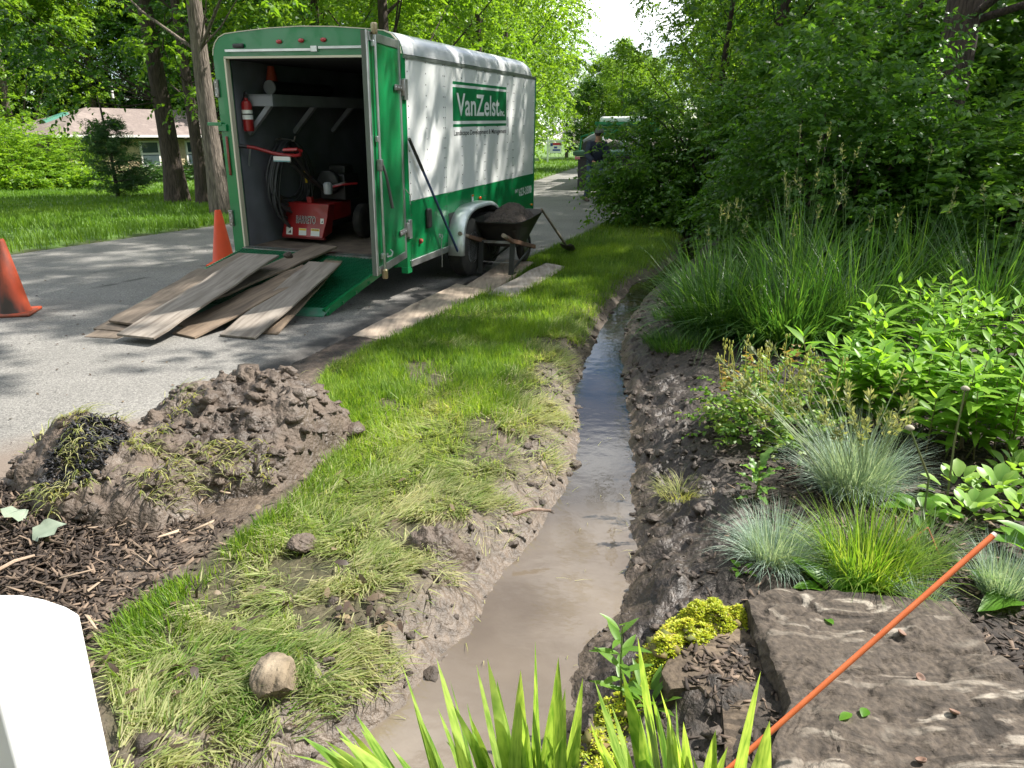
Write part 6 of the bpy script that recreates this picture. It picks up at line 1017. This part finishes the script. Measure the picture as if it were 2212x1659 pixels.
# leaf pieces kept as objects: shared leaf meshes
def leaf_mesh(name, L_, W_, mat, fold=.18, droop=.35, seg=5, peak=.4, wave=0.0, base=.06):
    V = []; F = []
    for i in range(seg + 1):
        t = i / seg; w_ = W_ * .5 * (math.sin(math.pi * min(t ** (math.log(.5) / math.log(peak)), 1)) ** .9 + base * (1 - t)) if i < seg else 0.0005; z = -droop * L_ * t * t; wv = wave * math.sin(i * 2.1)
        V += [(-w_, L_ * t, z + fold * w_ + wv), (0, L_ * t, z), (w_, L_ * t, z + fold * w_ - wv)]
    for i in range(seg): a = 3 * i; F += [(a, a + 1, a + 4, a + 3), (a + 1, a + 2, a + 5, a + 4)]
    m = bpy.data.meshes.new(name); m.from_pydata(V, [], F); m.polygons.foreach_set('use_smooth', np.ones(len(F), bool)); m.materials.append(mat); return m
def frame_of(d, n):
    d = unit(np.array(d, float)); x = unit(np.cross(d, n)); z = np.cross(x, d); return x, d, z
def put(mesh, name, parent, p, d, n, sc=1):
    x, y, z = frame_of(d, n); o = bpy.data.objects.new(name, mesh); COL.objects.link(o); o.parent = parent; o.matrix_local = Matrix([[x[i] * sc, y[i] * sc, z[i] * sc, p[i]] for i in range(3)] + [[0, 0, 0, 1]]); return o
def PLEAF(name, c1, c2, trans=.42, veins=0, rough=.4, tb=1.5):
    # a single large leaf: colour varies by object and along fine veins
    m = LEAF(name, c1, c2, trans, rough=rough, tboost=tb); t = m.node_tree; a = [n for n in t.nodes if n.type == 'ATTRIBUTE'][0]; r = [n for n in t.nodes if n.type == 'VALTORGB'][0]; oi = t.nodes.new('ShaderNodeObjectInfo'); L = t.links.new
    tc = t.nodes.new('ShaderNodeTexCoord'); n = _n(t, 'ShaderNodeTexNoise', Scale=1.0, Detail=2); mp = t.nodes.new('ShaderNodeMapping'); mp.inputs['Scale'].default_value = (veins or 60, 4, 20); L(tc.outputs['Object'], mp.inputs[0]); L(mp.outputs[0], n.inputs[0])
    ad = t.nodes.new('ShaderNodeMath'); ad.operation = 'MULTIPLY_ADD'; ad.inputs[1].default_value = .6; L(oi.outputs['Random'], ad.inputs[0]); m2 = t.nodes.new('ShaderNodeMath'); m2.operation = 'MULTIPLY_ADD'; m2.inputs[1].default_value = 1.3; m2.inputs[2].default_value = -.45; L(n.outputs[0], m2.inputs[0]); L(m2.outputs[0], ad.inputs[2]); L(ad.outputs[0], r.inputs[0]); return m
BEE = PLEAF('perennial_leaf', (.08, .20, .022), (.23, .39, .045), .47, tb=1.7); BL = [leaf_mesh('leaf', .150, .044, BEE, .25, .30), leaf_mesh('leaf', .135, .040, BEE, .3, .15), leaf_mesh('leaf', .115, .034, BEE, .25, .45), leaf_mesh('leaf', .07, .022, BEE, .3, .1)]; STM = M('green_stem', (.10, .16, .04), (.14, .10, .05), 4, rough=.5)
def perennial(p, nst, h, rad_, seed, label):
    rng = np.random.default_rng(seed); e = empty('leafy_perennial', p, 0, label, 'plant'); s = S(); c = 0
    for i in range(nst):
        a = rng.uniform(0, 6.283); r = rad_ * math.sqrt(rng.random()); b = np.array([r * math.cos(a), r * math.sin(a), 0]); hh = h * rng.uniform(.7, 1.08) * (1 - .25 * r / rad_); tp2 = b * 1.45 + np.array([rng.normal(0, .03), rng.normal(0, .03), hh]); pts = [b, b * .6 + tp2 * .4 + [0, 0, .02], tp2]; s.tube(pts, [.0045, .004, .0025], 5, cap=False); a0 = rng.uniform(0, 3.14)
        nd = 8
        for k in range(nd):
            t = .30 + .70 * k / (nd - 1); q = pts[0] * (1 - t) ** 2 + 2 * pts[1] * t * (1 - t) + pts[2] * t * t if False else np.array([np.interp(t, [0, .42, 1], [pts[0][j], pts[1][j], pts[2][j]]) for j in range(3)])
            for sg in (0, math.pi):
                if c >= 296: break
                az = a0 + k * math.pi / 2 + sg + rng.normal(0, .2); up_ = .15 + .75 * (t > .9) + .35 * t + rng.normal(0, .12); put(BL[3 if k == nd - 1 else int(rng.integers(0, 3))], 'leaf', e, q, (math.cos(az), math.sin(az), up_), (0, 0, 1.), rng.uniform(.9, 1.5)); c += 1
    s.build('stems', STM, e, smooth=True)
for i, (px, py, nst, h, rd, lb_) in enumerate([(1810, 935, 17, .50, .20, 'leafy perennial with pointed leaves, front left of the bright bed'), (1930, 870, 17, .58, .24, 'tallest pointed leaf perennial at the back of the bright bed'), (1990, 985, 17, .50, .22, 'pointed leaf perennial in the middle front of the bright bed'), (2095, 880, 17, .60, .24, 'pointed leaf perennial at the back right of the bright bed'), (2160, 1010, 17, .55, .22, 'pointed leaf perennial at the right edge above the rounded leaves'), (2250, 900, 16, .62, .24, 'pointed leaf perennial cut by the right edge at the back'), (2000, 800, 16, .58, .24, 'pointed leaf perennial farthest back in half shade')]): perennial(zp(px, py), nst, h * 1.12, rd, 300 + i, lb_)
# rose like shrub with yellow buds
ROSE = LEAF('rose_leaves', (.065, .16, .028), (.13, .24, .035), .42, c3=(.28, .32, .07)); rs = dome('rose_shrub', .36, .34, 260, 5, .040, .62, 1, ROSE, 71, 'small leaved rose shrub with yellow buds at the edge of the mud', low=.05, inner=.35, stems=14, droop=.2, base_r=.10, Ln=(.10, .18)); place(rs, zp(1660, 960)); rg7 = np.random.default_rng(17); s = S(); Bv = []
for i in range(26):
    a = rg7.uniform(0, 6.28); r = .30 * math.sqrt(rg7.random()); b = np.array([r * math.cos(a), r * math.sin(a), .24]); t_ = b * 1.1 + np.array([rg7.normal(0, .02), rg7.normal(0, .02), rg7.uniform(.12, .26)]); s.tube([b, t_], [.003, .002], 5, cap=False)
    for q in range(5): pz_ = t_ + rg7.normal(0, .012, 3) - [0, 0, .02 * q * rg7.random()]; s.lathe([(.0, -.008), (.005, 0), (.003, .010), (.0, .016)], 5, pz_)
s.build('buds', M('yellow_buds', (.34, .38, .07), (.38, .33, .07), 30, rough=.5), rs, smooth=True, kind='stuff')
V, F, r = foliage(np.array([[-.30, -.05, .25], [-.26, .0, .30], [.12, .1, .36], [-.1, .1, .34]]).repeat(3, 0), rg7.normal(0, .4, (12, 3)) + [0, 0, 1], .14, 4, .04, .55, 1, .2, True, rg7); mesh_np('reddish_shoots', V, F, LEAF('red_leaf', (.20, .12, .04), (.28, .22, .06), .4), rs, smooth=True, attrs=dict(rnd=r))['kind'] = 'stuff'
# rounded rosette leaves, dock, thistle and other weeds: leaves as parts
def rosette(name, p, mesh_, n, label, seed, spread=(.25, 1.1), sc=(.7, 1.15), rad_=.05, cat_='plant', stemh=0.0):
    rng = np.random.default_rng(seed); e = empty(name, p, 0, label, cat_)
    for i in range(n):
        a = i * 2.4 + rng.normal(0, .2); t = (i + .5) / n; up_ = np.interp(t, [0, 1], [spread[1], spread[0]]) + rng.normal(0, .1); r = rad_ * math.sqrt(t); put(mesh_, 'leaf', e, (r * math.cos(a), r * math.sin(a), stemh * (1 - t) + .01), (math.cos(a), math.sin(a), up_), (0, 0, 1.), rng.uniform(*sc))
    return e
LAM = PLEAF('rounded_leaf', (.15, .30, .05), (.28, .42, .09), .42, tb=1.3); LM = leaf_mesh('leaf', .085, .055, LAM, .25, .2, 5, .58, base=.25)
for i, (px, py, n, lb_) in enumerate([(2085, 1165, 20, 'rounded leaf rosette left of its cluster at the right edge'), (2140, 1120, 24, 'rounded leaf rosette in the middle of its cluster at the right edge'), (2195, 1170, 22, 'rounded leaf rosette nearest the right edge'), (2180, 1075, 20, 'rounded leaf rosette at the back of its cluster'), (2060, 1105, 16, 'small rounded leaf rosette beside the seed stalks'), (2240, 1110, 20, 'rounded leaf rosette cut by the right edge')]):
    e = rosette('rounded_leaf_plant', zp(px, py, .0), LM, n, lb_, 400 + i, (.25, 1.6), (.7, 1.1), .09, stemh=.10)
DOK = PLEAF('dock_leaf', (.07, .19, .015), (.13, .28, .025), .5, tb=1.7); DK = leaf_mesh('leaf', .17, .085, DOK, .35, .45, 6, .5, wave=.005, base=.15)
rosette('dock_plant', zp(1790, 1306), DK, 7, 'broad leaved dock in front of the green tuft, behind the boulder', 420, (.5, 1.3), (.6, .95), .03); rosette('dock_plant', zp(1985, 1135), DK, 9, 'broad leaved weed between the fescue and the rounded leaves', 421, (.2, 1.0), (.7, 1.05), .05); rosette('dock_plant', zp(2215, 1335), DK, 8, 'broad dark leaved plant at the right edge below the rosettes', 423, (.2, .9), (.8, 1.2), .05); rosette('dock_plant', zp(2230, 1260), DK, 9, 'bright broad leaved plant at the right edge beside the stake top', 424, (.5, 1.4), (.7, 1.05), .05, stemh=.1)
THI = PLEAF('thistle_leaf', (.08, .19, .03), (.15, .27, .06), .45); TH = leaf_mesh('leaf', .10, .035, THI, .3, .3, 8, .5, wave=.008); e = rosette('thistle', zp(1628, 1105), TH, 18, 'spiny leaved thistle standing at the edge of the mud', 430, (.0, 1.6), (.6, 1.1), .02, stemh=.16); S().tube([(0, 0, 0), (.01, 0, .1), (0, 0, .19)], .005, 6).build('stem', STM, e, smooth='auto')
rosette('ground_weed', zp(1600, 1262), leaf_mesh('leaf', .05, .028, DOK, .3, .3, 5, .5), 8, 'tiny weed seedling by the small silvery tuft', 431, (.1, 1), (.6, 1), .02)
SPR = PLEAF('sprout_leaf', (.09, .20, .025), (.15, .27, .04), .45); SL = leaf_mesh('leaf', .10, .026, SPR, .35, .15, 6, .45); e = empty('sprout', zp(1345, 1500), 0, 'single upright sprout with narrow leaves growing at the water edge', 'plant'); S().tube([(0, 0, 0), (-.01, .0, .15), (-.012, .0, .30)], [.004, .0035, .002], 6).build('stem', STM, e, smooth='auto')
for k in range(16): az = k * 2.4 + .6; z_ = .05 + .25 * k / 15; put(SL, 'leaf', e, (-.01 * z_ / .15, 0, z_), (math.cos(az), math.sin(az), .45 + .5 * (k > 12)), (0, 0, 1.), 1.0 if k < 12 else .75)
e = rosette('ground_weed', zp(1405, 1512), SL, 11, 'low weed with upright narrow leaves between the sprout and the smaller rock', 433, (.6, 1.8), (.7, 1.2), .03)
# dry seed stalks standing in the bed
STK2 = M('dry_stalk', (.26, .20, .11), (.18, .13, .08), 9, rough=.8)
for i, (px, py, tx, ty, d_y, lb_, mt) in enumerate([(1985, 1180, 1965, 925, .05, 'yellow curved seed stalk left of the dock leaves', STM), (2040, 1110, 2085, 840, .05, 'tall pale seed stalk leaning right in the bed', STM), (2150, 960, 2190, 795, .05, 'dark brown coneflower stalk from last year', M('dark_stalk', (.06, .04, .03), rough=.9)), (1935, 1245, 1935, 1115, .0, 'short pale cut stalk beside the fescue', STK2)]):
    b = zp(px, py); Y = b[1] + d_y; t_ = AY(tx * .46293, ty * .46293, Y); e = empty('seed_stalk', b, 0, lb_, 'stalk'); v = t_ - b; bow = np.array([.05 if i == 0 else -.01, 0, .02]); S().tube([v * 0, v * .5 + bow, v], [.005, .0045, .0035], 6).build('stalk', mt, e, smooth='auto')
    if i < 3: S().lathe([(.0, -.012), (.016, -.004), (.018, .004), (.008, .012), (0, .014)], 9, v).build('seed_head', STK2 if i == 2 else M('grey_head', (.3, .27, .2), rough=.9), e, smooth=True)
props(S().tube([zp(1945, 1225) + [0, 0, .06], zp(1990, 1215) + [0, 0, .10], zp(2020, 1240) + [0, 0, .03]], .0045, 6).build('curled_leaf', M('dead_leaf', (.30, .10, .04), rough=.7), smooth='auto'), 'curled reddish dead leaf arching over the bed', 'dead leaf')
# yellow green sedum mat: a mound of many tiny leaves
SED = LEAF('sedum_leaves', (.20, .28, .012), (.38, .42, .02), .35, c3=(.50, .42, .05), rough=.5, tboost=1.2)
def mat_plant(name, px, n, h, label, seed):
    poly = np.array([G(*q, .04)[:2] for q in px]); rng = np.random.default_rng(seed); lo, hi = poly.min(0), poly.max(0); x = rng.uniform(lo[0], hi[0], n * 3); y = rng.uniform(lo[1], hi[1], n * 3); sd_ = poly_sd(x, y, poly) + .02 * fbm(x * 20, y * 20, 3); k = sd_ < 0; x, y, sd_ = x[k][:n], y[k][:n], sd_[k][:n]; m = len(x); c = poly.mean(0)
    z = zg(x, y) + h * sst(0, .07, -sd_) * (.75 + .9 * fbm(x * 16, y * 16, 5)) ; P_ = np.stack([x - c[0], y - c[1], z], 1); a = rng.uniform(0, 6.28, m); D = np.stack([np.cos(a), np.sin(a), rng.uniform(-.1, .8, m)], 1); q = np.clip(.45 + 1.1 * fbm(x * 14, y * 14, 8) + rng.normal(0, .2, m), 0, 1)
    V, F, r = leaves(P_, D, np.array([0, 0, 1.]) + rng.normal(0, .4, (m, 3)), rng.uniform(.007, .014, m), .0055, q, .1, 1); e = empty(name, (c[0], c[1], 0), 0, label, 'plant'); o = mesh_np('tiny_leaves', V, F, SED, e, smooth=True, attrs=dict(rnd=r)); o['kind'] = 'stuff'
    # dense understory of stems
    cl_, cf = clods(60, lambda i: P_[rng.integers(0, m)] - [0, 0, .02], .012, .03, rng); mesh_np('stem_mass', cl_, cf, M('sedum_stems', (.09, .10, .02), (.14, .09, .03), 20, rough=.8), e, smooth=True)['kind'] = 'stuff'
mat_plant('sedum_mat', [(1370, 1440), (1380, 1390), (1440, 1345), (1530, 1335), (1600, 1345), (1640, 1375), (1590, 1400), (1540, 1430), (1490, 1450), (1440, 1480), (1390, 1490)], 11000, .085, 'yellow green mat of sedum spilling beside the smaller rock', 1)
mat_plant('sedum_mat', [(1250, 1600), (1270, 1520), (1320, 1450), (1385, 1440), (1400, 1500), (1350, 1580), (1310, 1680), (1250, 1690)], 2600, .04, 'thinner patch of sedum running down to the iris leaves', 2)
# iris in the foreground: every leaf its own part
IRI = PLEAF('iris_leaf', (.10, .22, .03), (.40, .53, .13), .5, veins=190, rough=.33, tb=1.25)
for n_ in IRI.node_tree.nodes:
    if n_.type == 'MATH' and abs(n_.inputs[1].default_value - 1.3) < .01: n_.inputs[1].default_value = 2.4; n_.inputs[2].default_value = -.95
def sword(L_, W_, curve, twist, mat, seed):
    N_ = 12; V = []; F = []; rng = np.random.default_rng(seed); p = np.array([0, 0, 0.]); th_ = 0.02
    for i in range(N_ + 1):
        t = i / N_; w_ = W_ * .5 * min(1, (1 - t) * 2.2) ** .75 * (.8 + .2 * math.sin(math.pi * t)); tw = twist * t; cx, sx_ = math.cos(tw), math.sin(tw); b_ = .20 * w_
        V += [p + np.array([-w_ * cx, -w_ * sx_ + b_, 0]), p + np.array([0, -b_, 0]), p + np.array([w_ * cx, w_ * sx_ + b_, 0])]; th_ += curve / N_ * (.4 + 1.2 * t); p = p + np.array([0, math.sin(th_), math.cos(th_)]) * L_ / N_
    for i in range(N_): a = 3 * i; F += [(a, a + 1, a + 4, a + 3), (a + 1, a + 2, a + 5, a + 4)]
    m = bpy.data.meshes.new('leaf'); m.from_pydata([tuple(v) for v in V], [], F); m.polygons.foreach_set('use_smooth', np.ones(len(F), bool)); m.materials.append(mat); return m
def iris(p, specs, label):
    e = empty('iris_plant', p, 0, label, 'plant')
    for k, (bx, by, L_, W_, az, tilt, curve, tw) in enumerate(specs):
        o = bpy.data.objects.new('leaf', sword(L_, W_, curve, tw, IRI, k)); COL.objects.link(o); o.parent = e; o.location = (bx, by, 0); o.rotation_euler = Euler((0, 0, az)) ; o.matrix_local = Matrix.Translation((bx, by, 0)) @ Matrix.Rotation(az, 4, 'Z') @ Matrix.Rotation(-tilt, 4, 'X')
    return e
def iris_specs(tips, base, seed, Y0):
    # tips: (px, py) of leaf tips in the photograph and a depth; each leaf grows from the clump's base towards its tip
    rng = np.random.default_rng(seed); out = []
    for (px, py, wd_, cv) in tips:
        t = AY(px * .46293, py * .46293, Y0 + rng.uniform(-.06, .06)) - base; b = np.array([t[0] * .42 + rng.normal(0, .02), t[1] * .3 + rng.normal(0, .03), 0]); v = t - b; L_ = np.linalg.norm(v); hor = v[:2]; az = math.atan2(hor[1], hor[0]) - math.pi / 2; tilt = math.acos(np.clip(v[2] / L_, -1, 1)) - cv * .45; out.append((b[0], b[1], L_ * 1.02 / max(math.cos(cv * .3), .5), wd_ * 1.9, az, tilt, cv, rng.normal(0, .9)))
    return out
rgi = np.random.default_rng(23)
def filler(x0, x1, n): return [(rgi.uniform(x0, x1), rgi.uniform(1500, 1660), rgi.uniform(.016, .028), rgi.uniform(.02, .5)) for _ in range(n)]
Y0 = 1.18; ib = np.array([.05, Y0 + .02, -.02])
T1 = [(880, 1440, .030, .12), (960, 1430, .034, .10), (1045, 1440, .024, .05), (1068, 1430, .026, .08), (1120, 1450, .030, .06), (1168, 1390, .032, .03), (1205, 1440, .030, .02), (1250, 1480, .026, .02), (780, 1550, .026, .22), (905, 1530, .024, .15), (1020, 1530, .028, .1), (1085, 1480, .022, .1), (740, 1600, .03, .5), (655, 1600, .03, .7), (620, 1640, .028, .9), (1010, 1580, .022, .25), (1140, 1560, .024, .02), (985, 1480, .02, .1), (1185, 1500, .022, .0), (850, 1620, .024, .4), (1095, 1540, .022, .3)] + filler(700, 1250, 26)
T2 = [(1300, 1480, .028, .05), (1360, 1460, .03, .06), (1335, 1530, .024, .1), (1393, 1390, .03, .05), (1420, 1510, .024, .12), (1480, 1565, .026, .3), (1455, 1590, .022, .35), (1630, 1460, .034, .12), (1545, 1580, .026, .3), (1570, 1620, .026, .5), (1660, 1560, .036, .2), (1290, 1560, .022, .0), (1390, 1560, .024, .1), (1500, 1640, .022, .4)] + filler(1230, 1520, 14)
iris(ib, iris_specs(T1, ib, 5, Y0), 'iris clump of bright sword leaves at the bottom edge in front of the water'); ib2 = np.array([.42, Y0 + .0, .0]); iris(ib2, iris_specs(T2, ib2, 6, Y0), 'iris clump with leaves leaning right over the boulder at the bottom edge')
# fallen green leaves and shells on the boulder
def toprock(px, py):
    d = ray(px * 1024 / 2212, py * 1024 / 2212); h = BB.ray_cast(Vector((0, 0, CH)), Vector(d).normalized())[0]; return np.array(h) if h else G(px, py, .15)
FL = leaf_mesh('leaf', .045, .026, DOK, .3, .2, 5, .5)
for i, (px, py, a, lb_) in enumerate([(1800, 1352, .3, 'single green leaf lying near the top of the boulder'), (1840, 1545, 2.0, 'torn green leaf lying in the middle of the boulder'), (1862, 1552, 5.6, 'narrow green leaf beside the torn one on the boulder')]):
    o = bpy.data.objects.new('fallen_leaf', FL); COL.objects.link(o); o.location = toprock(px, py) + np.array([0, 0, .005]); o.rotation_euler = (.1, .1, a); props(o, lb_, 'leaf')
for i, (px, py, lb_) in enumerate([(1985, 1468, 'broken nut shell on the right half of the boulder'), (1945, 1372, 'small nut shell near the back edge of the boulder'), (2060, 1545, 'reddish nut shell near the right slope of the boulder'), (1990, 1650, 'nut shell at the bottom edge of the boulder')]):
    o = S().lathe([(.0, 0), (.010, .002), (.014, .009), (.012, .009), (.008, .004), (0, .003)], 10).build('nut_shell', M('nut_shell', (.18, .10, .065), (.12, .07, .05), 40, rough=.7), smooth=True, loc=toprock(px, py) + np.array([0, 0, .004])); o.rotation_euler = (.4, .2, i); props(o, lb_, 'nut shell')
# crumpled leaf on the chips
CRM = PLEAF('grey_leaf', (.22, .27, .20), (.30, .34, .26), .2); CM = leaf_mesh('leaf', .13, .10, CRM, .4, .2, 6, .45, wave=.012)
for i, (px, py, a) in enumerate([(45, 1130, 1.2), (70, 1165, -1.0)]): o = bpy.data.objects.new('wilted_leaf', CM); COL.objects.link(o); o.location = G(px, py, .07); o.rotation_euler = (.5, .3, a); props(o, ['wilted grey green leaf upper of two on the wood chips', 'wilted grey green leaf lower of two on the wood chips'][i], 'leaf')
